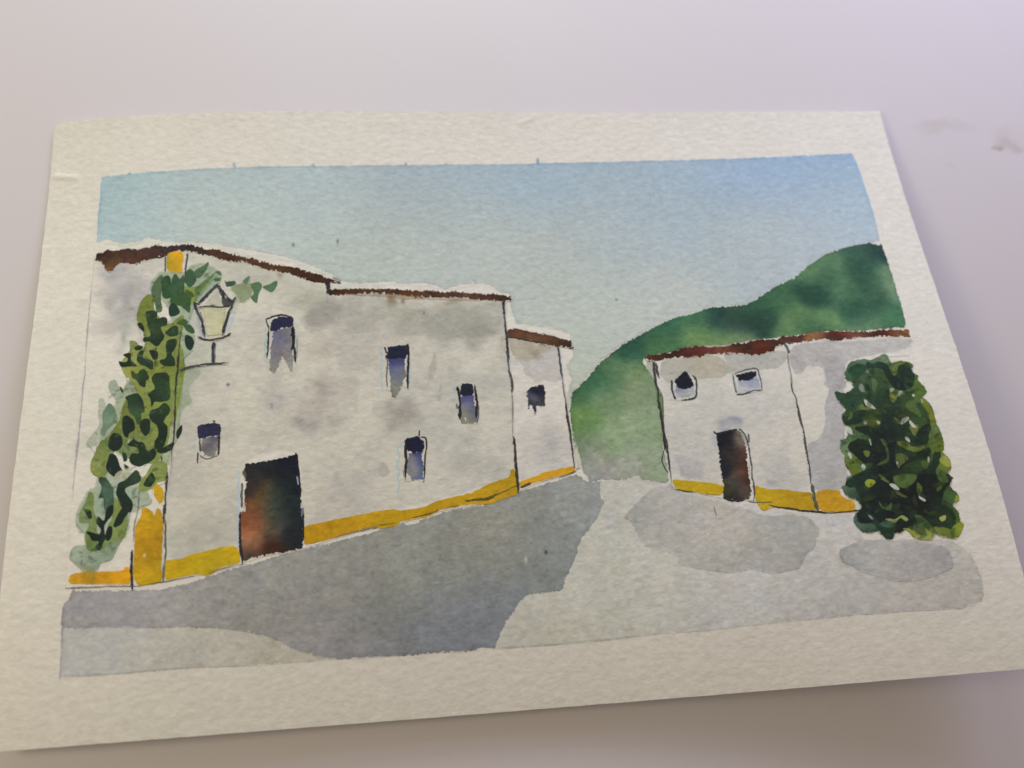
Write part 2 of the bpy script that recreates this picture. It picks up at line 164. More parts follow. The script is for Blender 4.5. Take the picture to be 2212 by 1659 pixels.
["F",[[94.36,28.93],[93.3,28.81],[91.22,29.61],[86.71,28.98],[81.87,27.84],[78.09,26.26],[74.89,24.15],[72.23,22.28],[70.33,20.75],[67.68,19.8],[64.99,18.61],[62.21,16.93],[59.71,15.38],[57.55,14.42],[52.27,14.22],[53.68,14.24],[48.45,14.27],[44.77,13.06],[40.09,12.27],[36.85,10.92],[33.4,9.36],[30.16,7.67],[27.64,6.42],[25.1,4.84],[22.73,2.8],[20.92,1.77],[18.98,-0.37],[17.08,-2.38],[15.01,-4.14],[13.41,-5.59],[12.94,-7.95],[12.44,-9.22],[12.59,-12.22],[12.55,-15.39],[12.8,-18.73],[13.2,-17.03],[13.62,-20.58],[13.98,-23.67],[15.41,-26.1],[17.48,-25.73],[22.94,-26.21],[25.03,-25.55],[26.04,-25.48],[26.89,-26.6],[30.78,-27.39],[32.34,-27.37],[32.49,-25.18],[32.4,-20.21],[32.68,-16.86],[33.7,-10.49],[32.67,-16.73],[33.59,-11.44],[33.83,-7.74],[33.22,-4.82],[32.65,-3.0],[31.34,-0.44],[30.69,1.65],[31.29,2.18],[34.15,2.92],[37.79,3.14],[42.43,4.22],[45.21,4.27],[51.78,4.03],[50.45,4.27],[56.99,4.97],[64.36,5.4],[72.18,5.8],[87.15,5.51],[93.42,5.58],[93.8,6.9],[94.17,10.47],[94.22,15.26],[94.43,19.88],[94.4,27.0]],[[28.4,4.3,0.027,0.102,0.071],[23.5,-0.9,0.158,0.293,0.149],[20.6,-7.3,0.213,0.336,0.182],[21.6,-16.0,0.322,0.445,0.268],[14.7,-4.8,0.057,0.167,0.079],[15.0,-11.3,0.187,0.32,0.108],[30.0,-14.4,0.309,0.431,0.254],[29.1,-5.7,0.287,0.378,0.236],[28.9,-0.1,0.22,0.337,0.156],[20.3,-1.8,0.049,0.164,0.086],[28.7,6.1,0.023,0.107,0.07],[28.5,-14.4,0.341,0.447,0.3],[27.4,-22.8,0.401,0.492,0.355],[30.0,-26.0,0.349,0.449,0.305],[25.1,-24.6,0.474,0.497,0.441],[15.7,-21.9,0.449,0.466,0.429],[14.6,-13.5,0.149,0.289,0.105],[16.1,-17.8,0.287,0.366,0.256],[13.2,-18.7,0.215,0.298,0.211],[15.9,-25.2,0.431,0.436,0.426],[37.8,9.8,0.047,0.155,0.09],[36.1,5.9,0.092,0.231,0.097],[43.8,7.5,0.182,0.331,0.137],[34.2,7.7,0.038,0.135,0.079],[33.7,4.0,0.12,0.263,0.1],[50.8,10.1,0.019,0.065,0.058],[44.5,11.8,0.057,0.183,0.09],[55.6,12.9,0.046,0.15,0.081],[50.0,5.9,0.213,0.355,0.135],[56.5,11.2,0.018,0.047,0.041],[53.4,6.2,0.292,0.402,0.196],[53.6,9.7,0.027,0.07,0.054],[60.9,10.4,0.019,0.069,0.049],[65.5,15.0,0.06,0.169,0.086],[59.8,13.9,0.045,0.149,0.08],[74.6,16.3,0.023,0.081,0.055],[68.8,9.8,0.157,0.286,0.124],[66.0,6.9,0.169,0.302,0.135],[74.9,8.1,0.166,0.312,0.142],[70.3,7.0,0.083,0.222,0.1],[81.2,25.3,0.122,0.251,0.135],[86.3,27.5,0.048,0.128,0.085],[93.4,28.4,0.027,0.073,0.067],[87.2,22.2,0.037,0.115,0.072],[89.6,14.4,0.049,0.132,0.075],[83.7,10.6,0.026,0.094,0.065],[92.9,18.4,0.169,0.294,0.169],[92.1,7.9,0.076,0.226,0.118],[81.2,16.3,0.103,0.224,0.117],[74.9,22.3,0.137,0.275,0.131],[84.2,14.8,0.054,0.156,0.082],[84.4,7.3,0.164,0.308,0.167],[93.4,16.3,0.264,0.392,0.282],[77.8,20.3,0.058,0.155,0.087],[56.5,13.4,0.039,0.122,0.067],[88.3,17.8,0.043,0.123,0.074],[72.2,5.9,0.036,0.113,0.055]],{"s":0.04,"w":0.08,"r":1.0,"e":0.3,"m":0.07,"a":1.0,"c":0,"n":0.0,"k":0.5}],
["F",[[13.11,-3.59],[13.68,-4.94],[12.94,-7.95],[12.32,-9.0],[12.24,-6.83]],[[12.9,-6.5,0.409,0.507,0.401]],{"s":0.08,"w":0.08,"r":0.0,"e":0.0,"m":0.05,"a":0.5,"c":1,"n":0.0,"k":0.5}],
["F",[[31.67,1.13],[33.03,1.04],[32.77,-1.43],[32.68,-2.78],[31.41,-0.67]],[[32.3,-0.5,0.388,0.444,0.345]],{"s":0.08,"w":0.06,"r":0.0,"e":0.0,"m":0.05,"a":0.7,"c":1,"n":0.0,"k":0.5}],
["F",[[33.38,-7.27],[33.93,-7.75],[33.43,-12.51],[33.05,-12.27]],[[33.4,-10.0,0.147,0.255,0.108]],{"s":0.06,"w":0.06,"r":0.0,"e":0.0,"m":0.05,"a":0.8,"c":1,"n":0.0,"k":0.5}],
["F",[[12.2,-11.26],[12.58,-13.41],[13.18,-17.23],[13.52,-20.57],[13.75,-23.05],[12.83,-22.37],[12.49,-18.02]],[[12.9,-18.0,0.526,0.568,0.426]],{"s":0.1,"w":0.08,"r":0.0,"e":0.0,"m":0.05,"a":0.45,"c":1,"n":0.0,"k":0.5}],
["F",[[12.47,-16.35],[13.18,-17.23],[13.62,-20.58],[13.97,-21.01],[13.8,-18.94],[13.19,-16.19]],[[13.4,-18.4,0.192,0.305,0.144]],{"s":0.1,"w":0.08,"r":0.0,"e":0.0,"m":0.05,"a":0.8,"c":1,"n":0.0,"k":0.5}],
["F",[[22.94,-26.21],[25.03,-25.55],[26.04,-25.48],[26.89,-26.6],[30.78,-27.39],[32.34,-27.61],[33.74,-29.03],[40.2,-31.04],[50.58,-34.1],[51.34,-35.36],[63.39,-36.91],[62.88,-36.87],[70.33,-37.77],[71.01,-40.7],[72.16,-43.42],[76.92,-44.19],[82.41,-44.39],[90.06,-45.13],[93.33,-48.88],[94.05,-52.76],[93.93,-56.28],[93.21,-58.07],[88.86,-59.29],[82.77,-59.03],[76.64,-58.77],[72.49,-58.8],[67.55,-58.55],[62.09,-58.67],[55.79,-58.73],[45.84,-58.72],[35.08,-59.03],[25.63,-58.86],[16.12,-59.3],[3.55,-59.37],[-8.26,-59.21],[-9.93,-56.43],[-1.58,-44.93],[8.83,-36.19],[17.96,-30.3],[16.21,-26.05]],[[17.8,-43.2,0.752,0.779,0.719],[4.1,-53.0,0.673,0.677,0.622],[12.5,-47.5,0.717,0.73,0.684],[-2.5,-57.0,0.698,0.703,0.663],[36.1,-50.9,0.692,0.694,0.69],[29.2,-42.5,0.708,0.705,0.648],[48.7,-51.9,0.726,0.733,0.744],[22.6,-57.4,0.631,0.643,0.577],[41.7,-56.9,0.698,0.698,0.708],[69.4,-52.9,0.645,0.643,0.642],[85.6,-55.5,0.596,0.57,0.571],[92.2,-57.2,0.487,0.488,0.499],[92.2,-51.9,0.669,0.648,0.585],[74.8,-57.6,0.587,0.584,0.583],[63.7,-43.9,0.714,0.702,0.704],[66.7,-39.4,0.758,0.755,0.743],[91.7,-47.0,0.818,0.82,0.733],[58.3,-56.1,0.608,0.615,0.619],[28.7,-27.9,0.662,0.662,0.643],[47.8,-33.3,0.802,0.792,0.768],[62.6,-38.1,0.721,0.726,0.737],[24.8,-27.1,0.76,0.773,0.711],[16.7,-27.3,0.604,0.605,0.572]],{"s":0.07,"w":0.13,"r":0.7,"e":0.08,"m":0.05,"a":1.0,"c":0,"n":0.0,"k":0.95}],
["S",[[-8.25,-59.07],[3.57,-59.22],[11.42,-59.08],[16.13,-59.15],[22.47,-58.91]],[[9.1,-59.1,0.424,0.444,0.408]],{"t":0.28,"j":0.6,"p":0,"a":0.675}],
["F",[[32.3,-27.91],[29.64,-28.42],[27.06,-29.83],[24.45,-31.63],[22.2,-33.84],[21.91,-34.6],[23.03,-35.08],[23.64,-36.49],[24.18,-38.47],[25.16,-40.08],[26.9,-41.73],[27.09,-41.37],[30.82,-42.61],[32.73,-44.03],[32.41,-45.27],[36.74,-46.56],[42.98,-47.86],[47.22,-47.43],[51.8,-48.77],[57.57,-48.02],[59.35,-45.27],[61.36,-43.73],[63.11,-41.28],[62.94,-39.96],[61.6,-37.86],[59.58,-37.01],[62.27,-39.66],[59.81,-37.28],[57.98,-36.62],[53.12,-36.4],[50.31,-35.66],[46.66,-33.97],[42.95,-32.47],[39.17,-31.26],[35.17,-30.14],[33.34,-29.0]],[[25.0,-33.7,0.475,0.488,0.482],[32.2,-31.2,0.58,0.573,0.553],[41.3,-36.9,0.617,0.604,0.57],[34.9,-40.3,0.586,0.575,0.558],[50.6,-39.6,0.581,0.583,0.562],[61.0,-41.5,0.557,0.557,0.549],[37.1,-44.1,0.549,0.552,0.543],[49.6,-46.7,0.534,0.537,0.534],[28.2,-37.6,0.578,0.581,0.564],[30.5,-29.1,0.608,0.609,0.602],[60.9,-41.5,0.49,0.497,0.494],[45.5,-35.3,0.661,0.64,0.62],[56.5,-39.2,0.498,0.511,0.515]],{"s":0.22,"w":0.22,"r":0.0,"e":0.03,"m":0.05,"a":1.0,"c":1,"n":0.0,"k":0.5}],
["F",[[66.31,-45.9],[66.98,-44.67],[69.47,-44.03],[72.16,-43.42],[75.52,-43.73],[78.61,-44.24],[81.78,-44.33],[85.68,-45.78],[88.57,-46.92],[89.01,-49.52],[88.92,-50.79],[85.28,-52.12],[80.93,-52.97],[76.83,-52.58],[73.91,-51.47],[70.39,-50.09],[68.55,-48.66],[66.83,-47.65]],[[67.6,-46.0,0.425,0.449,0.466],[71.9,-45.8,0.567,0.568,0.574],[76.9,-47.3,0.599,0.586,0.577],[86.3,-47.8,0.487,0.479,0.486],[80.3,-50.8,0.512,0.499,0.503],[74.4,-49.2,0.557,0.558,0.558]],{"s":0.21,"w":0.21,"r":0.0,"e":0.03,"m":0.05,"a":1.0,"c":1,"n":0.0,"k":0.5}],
["F",[[-92.42,-48.2],[-81.88,-48.5],[-63.24,-50.59],[-54.08,-52.5],[-50.19,-54.79],[-44.33,-57.46],[-39.72,-58.85],[-56.56,-58.86],[-66.65,-58.38],[-71.61,-58.42],[-81.46,-58.52],[-86.36,-58.5],[-92.37,-58.26]],[[-79.2,-52.2,0.677,0.668,0.627],[-88.9,-56.4,0.562,0.581,0.614],[-91.6,-51.7,0.6,0.606,0.632],[-59.2,-56.6,0.643,0.64,0.601],[-74.1,-56.8,0.59,0.601,0.594],[-66.7,-53.6,0.699,0.673,0.624],[-84.0,-57.2,0.571,0.591,0.629],[-51.5,-57.2,0.594,0.581,0.522]],{"s":0.08,"w":0.1,"r":0.7,"e":0.12,"m":0.05,"a":1.0,"c":0,"n":0.0,"k":0.95}],
["S",[[-92.22,-58.03],[-81.47,-58.35],[-71.61,-58.25],[-59.15,-58.74]],[[-76.1,-58.3,0.392,0.466,0.485]],{"t":0.25,"j":0.6,"p":0,"a":0.6075}],
["S",[[-92.58,-45.18],[-92.34,-51.68],[-92.35,-56.57],[-92.28,-58.63]],[[-92.4,-53.0,0.368,0.344,0.488]],{"t":0.35,"j":0.4,"p":0,"a":0.6}],
["F",[[-91.15,-42.24],[-91.3,-43.76],[-92.4,-44.18],[-92.58,-45.18],[-92.42,-48.95],[-90.32,-49.17],[-88.3,-49.59],[-86.82,-49.33],[-79.32,-49.89],[-74.31,-50.36],[-69.29,-50.49],[-63.23,-51.15],[-59.17,-51.94],[-56.63,-52.49],[-54.09,-53.5],[-56.56,-52.45],[-53.25,-53.44],[-50.19,-55.04],[-48.16,-56.31],[-44.33,-57.71],[-41.26,-58.56],[-39.97,-58.78],[-33.49,-59.01],[-25.61,-59.08],[-19.77,-58.95],[-14.98,-59.23],[-11.49,-59.11],[-10.92,-58.59],[-7.98,-58.98],[-7.02,-56.87],[-5.18,-53.89],[-2.79,-51.17],[-0.91,-49.19],[-0.62,-48.84],[3.81,-48.85],[7.04,-48.32],[7.9,-45.91],[9.41,-43.53],[10.93,-41.12],[11.7,-38.31],[13.31,-36.82],[15.89,-34.09],[17.92,-30.62],[17.07,-29.32],[17.44,-26.13],[15.21,-26.08],[14.27,-25.62],[12.64,-24.09],[11.81,-24.44],[8.35,-25.23],[3.28,-26.51],[-0.13,-27.3],[-0.76,-27.85],[-3.75,-28.56],[-7.72,-29.59],[-9.67,-29.86],[-11.62,-30.14],[-14.53,-30.35],[-17.44,-30.95],[-19.38,-31.61],[-20.71,-31.44],[-22.28,-32.49],[-24.2,-33.14],[-26.07,-32.56],[-26.75,-32.9],[-30.53,-33.63],[-33.36,-34.59],[-36.16,-34.9],[-38.94,-35.48],[-41.71,-35.97],[-43.91,-36.11],[-46.29,-36.62],[-48.79,-37.13],[-54.04,-38.67],[-56.64,-39.17],[-58.52,-39.44],[-61.87,-40.28],[-64.68,-41.01],[-69.51,-42.3],[-73.3,-42.97],[-79.64,-42.7],[-84.7,-42.47],[-89.77,-42.14]],[[-79.5,-46.4,0.465,0.457,0.488],[-61.8,-46.4,0.374,0.374,0.372],[-90.7,-46.3,0.386,0.383,0.456],[-87.2,-43.6,0.464,0.463,0.51],[-66.9,-43.5,0.47,0.472,0.49],[-89.4,-48.4,0.402,0.406,0.456],[-30.5,-48.5,0.325,0.336,0.318],[-14.8,-56.0,0.296,0.319,0.376],[-43.7,-52.7,0.386,0.385,0.431],[-51.4,-44.5,0.423,0.435,0.432],[-38.3,-41.4,0.389,0.398,0.376],[-46.3,-48.7,0.399,0.399,0.393],[-36.0,-55.8,0.335,0.347,0.387],[-10.7,-55.0,0.343,0.365,0.407],[-22.2,-42.4,0.356,0.388,0.369],[-22.9,-58.0,0.269,0.298,0.358],[-13.6,-58.4,0.244,0.278,0.365],[-7.1,-34.4,0.402,0.397,0.349],[-12.8,-33.1,0.358,0.377,0.359],[9.1,-27.6,0.392,0.412,0.39],[15.1,-27.0,0.466,0.495,0.472],[2.9,-31.1,0.38,0.397,0.376],[-20.5,-35.5,0.384,0.402,0.387],[-0.6,-32.3,0.405,0.422,0.39],[14.0,-33.3,0.374,0.413,0.44],[15.9,-31.5,0.399,0.444,0.472],[1.7,-43.6,0.334,0.359,0.374],[4.5,-47.8,0.274,0.318,0.341],[-8.5,-53.6,0.293,0.332,0.388],[-7.7,-41.4,0.357,0.377,0.355],[8.4,-40.9,0.318,0.36,0.379],[10.3,-34.7,0.388,0.416,0.419]],{"s":0.06,"w":0.12,"r":1.0,"e":0.16,"m":0.065,"a":1.0,"c":0,"n":0.0,"k":0.95}],
["B",[[4.23,-40.49]],[[4.2,-40.5,0.028,0.027,0.084]],{"x":0.32,"y":0.45,"a":0.9}],
["B",[[-0.05,-41.77]],[[-0.0,-41.8,0.814,0.849,0.749]],{"x":0.19,"y":0.45,"a":0.6}],
["B",[[-29.21,-56.79]],[[-29.2,-56.8,0.508,0.519,0.604]],{"x":0.66,"y":0.37,"a":0.5}],
["S",[[41.44,-33.56],[41.62,-35.55]],[[41.5,-34.6,0.195,0.238,0.171]],{"t":0.29,"j":0.2,"p":0,"a":0.9}],
["S",[[-91.67,36.92],[-88.34,36.24],[-84.66,35.96],[-81.04,36.76],[-78.57,36.2],[-72.45,35.62],[-66.32,34.56],[-61.2,33.32],[-61.49,33.23],[-55.36,31.79],[-48.0,29.85],[-43.1,27.6],[-39.23,25.51],[-37.2,23.94],[-30.83,23.38],[-24.62,23.38],[-20.46,23.04],[-17.64,22.81],[-13.49,21.75],[-9.25,22.22],[-4.98,22.57],[-0.85,20.89]],[[-46.9,29.0,0.681,0.717,0.663]],{"t":0.62,"j":0.9,"p":0,"a":0.675}],
["F",[[-92.57,32.76],[-92.28,34.26],[-89.88,34.88],[-88.64,34.66],[-85.41,35.0],[-84.58,34.71],[-80.54,35.02],[-78.94,35.51],[-77.09,35.05],[-76.29,35.24],[-73.45,35.27],[-71.2,34.97],[-68.33,34.25],[-65.27,33.41],[-61.18,32.42],[-57.87,31.37],[-61.47,32.28],[-58.61,31.12],[-57.39,31.2],[-56.37,30.81],[-53.71,29.67],[-50.45,29.1],[-47.59,28.43],[-44.53,27.29],[-41.47,26.27],[-39.03,24.92],[-38.22,24.32],[-39.04,24.38],[-41.08,24.35],[-43.12,24.68],[-46.17,25.7],[-49.22,27.19],[-52.07,27.74],[-54.91,28.3],[-57.36,29.55],[-60.41,30.36],[-63.46,30.79],[-60.11,29.92],[-64.18,30.9],[-66.24,32.04],[-70.32,33.05],[-72.77,33.64],[-75.38,33.31],[-76.76,32.45],[-79.36,32.13],[-81.75,31.58],[-82.92,30.96],[-84.75,31.09],[-86.39,31.44],[-87.57,31.07],[-88.28,29.73],[-89.05,29.21],[-89.91,29.86],[-90.63,31.31],[-91.72,32.34]],[[-92.2,33.6,0.026,0.014,0.016],[-89.5,32.2,0.114,0.05,0.021],[-89.1,30.3,0.349,0.203,0.093],[-90.2,34.1,0.052,0.023,0.019],[-84.5,34.1,0.045,0.023,0.025],[-84.4,32.0,0.114,0.045,0.027],[-79.4,33.1,0.081,0.035,0.023],[-78.5,34.7,0.048,0.025,0.028],[-74.4,34.4,0.049,0.028,0.031],[-69.3,33.7,0.049,0.028,0.025],[-65.2,32.3,0.078,0.035,0.016],[-61.1,31.0,0.1,0.041,0.018],[-61.4,31.3,0.082,0.033,0.014],[-58.0,30.5,0.125,0.058,0.025],[-55.3,29.5,0.078,0.03,0.013],[-52.3,28.7,0.118,0.051,0.018],[-47.2,26.9,0.067,0.026,0.011],[-42.1,25.1,0.064,0.024,0.011],[-40.1,24.8,0.047,0.016,0.008]],{"s":0.06,"w":0.18,"r":1.6,"e":0.1,"m":0.2,"a":1.0,"c":0,"n":0.0,"k":0.5}],
["S",[[-39.02,25.74],[-37.6,24.18]],[[-38.3,25.0,0.119,0.086,0.06]],{"t":0.62,"j":0.6400000000000001,"p":0,"a":0.6}],
["S",[[-38.21,24.55],[-37.5,24.02]],[[-37.9,24.3,0.04,0.026,0.02]],{"t":0.32,"j":0.16000000000000003,"p":0,"a":0.96}],
["F",[[-40.6,21.6],[-40.48,22.8],[-37.01,22.7],[-28.8,22.27],[-26.11,22.32],[-23.63,22.02],[-18.18,21.75],[-17.69,21.75],[-14.56,21.43],[-11.43,21.1],[-9.34,20.81],[-5.13,20.56],[-0.91,20.18],[1.59,19.5],[2.13,18.3],[0.0,18.26],[-4.2,18.76],[-9.43,19.35],[-13.6,19.87],[-17.78,20.04],[-23.99,20.57],[-24.72,20.74],[-26.78,20.98],[-32.94,21.34],[-37.04,21.4],[-39.69,21.22]],[[-40.1,22.3,0.047,0.018,0.01],[-35.0,22.0,0.089,0.036,0.016],[-28.8,21.7,0.108,0.049,0.018],[-25.7,21.7,0.065,0.024,0.013],[-21.6,21.1,0.135,0.06,0.02],[-15.6,20.8,0.081,0.031,0.016],[-11.5,20.3,0.114,0.052,0.03],[-10.4,20.2,0.114,0.052,0.027],[-5.2,19.7,0.081,0.034,0.016],[1.1,18.8,0.045,0.02,0.012]],{"s":0.06,"w":0.17,"r":1.6,"e":0.05,"m":0.2,"a":1.0,"c":0,"n":0.0,"k":0.5}],
["S",[[-39.69,21.22],[-32.95,20.92],[-24.74,20.23],[-24.01,20.06],[-17.8,19.6],[-9.46,18.93],[-5.27,18.6]],[[-22.0,19.9,0.278,0.175,0.071]],{"t":0.54,"j":0.9,"p":0,"a":0.55}],
["B",[[-25.8,19.33]],[[-25.8,19.3,0.237,0.158,0.076]],{"x":0.93,"y":1.13,"a":0.7}],
["B",[[-23.01,19.21]],[[-23.0,19.2,0.257,0.158,0.071]],{"x":0.52,"y":0.72,"a":0.7}],
["B",[[-12.43,18.32]],[[-12.4,18.3,0.279,0.213,0.126]],{"x":1.88,"y":0.63,"a":0.5}],
["B",[[-51.25,26.78]],[[-51.2,26.8,0.315,0.208,0.126]],{"x":0.61,"y":0.91,"a":0.6}],
["F",[[0.08,10.23],[0.7,11.35],[2.57,11.05],[6.68,9.95],[10.78,8.84],[14.66,7.55],[15.1,5.42],[12.6,6.07],[8.5,7.07],[4.41,8.17],[2.36,8.71],[0.09,9.08]],[[1.1,10.6,0.087,0.033,0.019],[3.5,10.1,0.083,0.035,0.013],[2.8,9.2,0.17,0.083,0.037],[5.5,8.8,0.205,0.103,0.047],[7.8,8.4,0.177,0.09,0.042],[8.6,8.0,0.1,0.041,0.019],[11.7,7.4,0.088,0.041,0.019],[14.3,6.4,0.053,0.027,0.015],[6.7,9.8,0.083,0.032,0.016],[4.4,8.6,0.088,0.038,0.021]],{"s":0.06,"w":0.15,"r":1.4,"e":0.08,"m":0.18,"a":1.0,"c":0,"n":0.0,"k":0.5}],
["S",[[0.19,9.03],[2.36,8.71],[5.43,7.82],[8.72,7.15]],[[4.2,8.2,0.035,0.034,0.037]],{"t":0.3,"j":0.48,"p":0,"a":1}],
["S",[[7.23,6.94],[8.87,6.52]],[[8.0,6.7,0.226,0.126,0.051]],{"t":0.73,"j":0.9,"p":0,"a":0.5}],
["F",[[31.19,2.19],[32.25,2.92],[34.15,2.92],[37.81,3.26],[40.02,3.8],[42.47,4.45],[45.21,4.27],[47.51,3.99],[51.8,4.15],[53.97,4.34],[56.53,4.77],[58.28,4.99],[62.33,4.91],[64.35,5.35],[67.83,5.55],[72.2,5.87],[77.53,5.72],[82.82,5.4],[86.01,5.24],[87.12,5.39],[92.58,4.92],[94.05,4.79],[93.97,2.86],[89.72,3.11],[86.65,3.62],[82.4,3.74],[78.06,3.51],[75.86,3.22],[72.82,3.95],[68.52,3.83],[65.29,3.73],[62.18,3.16],[61.52,2.03],[60.22,1.9],[58.38,1.23],[56.88,1.11],[53.17,1.74],[50.09,2.32],[51.36,1.73],[49.28,2.0],[46.15,2.34],[43.92,1.69],[41.18,1.76],[37.56,1.66],[34.35,1.41],[31.81,1.35]],[[31.9,1.9,0.27,0.091,0.034],[33.4,2.2,0.068,0.019,0.013],[37.7,2.6,0.053,0.015,0.011],[42.1,3.4,0.126,0.03,0.021],[40.9,2.4,0.072,0.017,0.013],[45.7,3.4,0.118,0.027,0.018],[49.5,3.3,0.107,0.027,0.018],[48.9,2.3,0.361,0.147,0.06],[53.1,2.1,0.336,0.116,0.046],[53.8,3.5,0.067,0.022,0.014],[52.4,3.2,0.077,0.022,0.014],[58.0,2.5,0.213,0.038,0.016],[55.8,4.1,0.063,0.022,0.014],[61.1,4.2,0.063,0.022,0.014],[57.4,1.4,0.077,0.023,0.013],[65.5,4.7,0.098,0.033,0.02],[72.5,4.5,0.304,0.142,0.072],[76.3,4.9,0.086,0.024,0.019],[78.4,4.8,0.183,0.032,0.021],[82.7,4.8,0.085,0.028,0.019],[81.4,4.0,0.374,0.211,0.104],[86.9,4.4,0.081,0.026,0.017],[90.0,4.2,0.181,0.055,0.024],[92.4,4.2,0.321,0.208,0.11],[93.8,3.2,0.216,0.064,0.019],[76.0,3.7,0.075,0.029,0.017]],{"s":0.06,"w":0.15,"r":1.3,"e":0.1,"m":0.2,"a":1.0,"c":0,"n":0.0,"k":0.5}],
["S",[[45.45,4.41],[48.59,4.1],[51.81,4.19]],[[48.6,4.2,0.582,0.58,0.537]],{"t":0.46,"j":0.4,"p":0,"a":0.8}],
["S",[[62.11,2.81],[63.88,3.14]],[[63.0,3.0,0.528,0.444,0.372]],{"t":0.42,"j":0.2,"p":0,"a":0.8}],
["S",[[77.18,6.04],[77.67,5.83]],[[77.4,5.9,0.529,0.571,0.597]],{"t":0.3,"j":0.2,"p":0,"a":0.9}],
["F",[[-91.82,-39.43],[-91.55,-38.82],[-89.82,-38.55],[-85.96,-38.71],[-81.76,-38.74],[-81.27,-38.18],[-80.12,-38.35],[-79.97,-41.36],[-81.44,-41.47],[-86.69,-41.02],[-91.42,-40.56]],[[-90.3,-39.5,0.848,0.46,0.022],[-88.0,-39.4,0.633,0.332,0.027],[-86.7,-40.2,0.603,0.299,0.019],[-85.0,-39.6,0.848,0.435,0.014],[-81.5,-39.8,0.848,0.427,0.016]],{"s":0.07,"w":0.07,"r":0.0,"e":0.0,"m":0.06,"a":1.0,"c":1,"n":0.0,"k":0.9}],
["F",[[-78.37,-26.26],[-77.64,-26.34],[-76.34,-27.18],[-75.85,-28.0],[-75.47,-26.77],[-74.93,-26.61],[-74.35,-27.69],[-73.97,-30.14],[-74.0,-33.47],[-73.97,-38.38],[-73.94,-41.43],[-77.94,-41.86],[-78.85,-41.09],[-79.37,-39.27],[-79.51,-33.1],[-79.43,-29.78],[-78.62,-28.16]],[[-77.6,-27.5,0.819,0.488,0.017],[-74.9,-27.3,0.549,0.362,0.021],[-76.7,-30.0,0.734,0.422,0.015],[-76.6,-33.7,0.497,0.283,0.014],[-76.2,-37.9,0.337,0.23,0.016],[-78.3,-35.0,0.598,0.321,0.014],[-74.7,-35.2,0.604,0.314,0.014],[-78.4,-39.5,0.809,0.491,0.014],[-76.3,-40.2,0.77,0.495,0.016],[-74.5,-40.7,0.694,0.478,0.014]],{"s":0.05,"w":0.09,"r":0.0,"e":0.05,"m":0.08,"a":1.0,"c":1,"n":0.0,"k":0.9}],
["B",[[-77.52,-35.88]],[[-77.5,-35.9,0.897,0.846,0.53]],{"x":0.32,"y":0.39,"a":0.8}],
["F",[[-76.1,-21.44],[-75.56,-21.37],[-74.4,-22.7],[-74.22,-24.62],[-74.9,-25.53],[-75.57,-24.72],[-76.19,-23.16]],[[-75.3,-23.4,0.848,0.468,0.015],[-75.4,-24.9,0.513,0.359,0.028]],{"s":0.05,"w":0.05,"r":0.0,"e":0.0,"m":0.05,"a":1.0,"c":1,"n":0.0,"k":0.5}],
["F",[[-76.37,32.89],[-75.39,33.54],[-73.78,33.69],[-72.94,32.94],[-72.76,31.06],[-73.01,29.9],[-72.9,28.27],[-73.52,27.84],[-75.34,28.29],[-76.3,29.39]],[[-74.3,31.6,0.848,0.453,0.017],[-75.9,30.8,0.431,0.338,0.038],[-75.4,28.9,0.606,0.384,0.022],[-73.6,28.8,0.746,0.41,0.017]],{"s":0.06,"w":0.06,"r":0.0,"e":0.0,"m":0.05,"a":1.0,"c":1,"n":0.0,"k":0.5}],
["F",[[-73.21,-37.71],[-72.87,-37.28],[-70.22,-37.18],[-68.48,-36.48],[-65.82,-36.01],[-62.27,-35.32],[-59.95,-35.19],[-58.86,-36.08],[-58.65,-37.93],[-59.0,-38.82],[-62.19,-39.52],[-64.65,-40.8],[-66.59,-40.49],[-69.23,-40.67],[-72.73,-41.15],[-73.21,-39.87]],[[-72.0,-37.8,0.743,0.43,0.014],[-69.3,-38.9,0.719,0.447,0.019],[-62.2,-37.2,0.738,0.479,0.014],[-70.1,-40.4,0.624,0.514,0.011],[-66.6,-40.1,0.727,0.585,0.016],[-63.1,-39.6,0.492,0.394,0.023],[-59.6,-36.6,0.7,0.479,0.014]],{"s":0.07,"w":0.07,"r":0.0,"e":0.0,"m":0.05,"a":1.0,"c":1,"n":0.0,"k":0.9}],
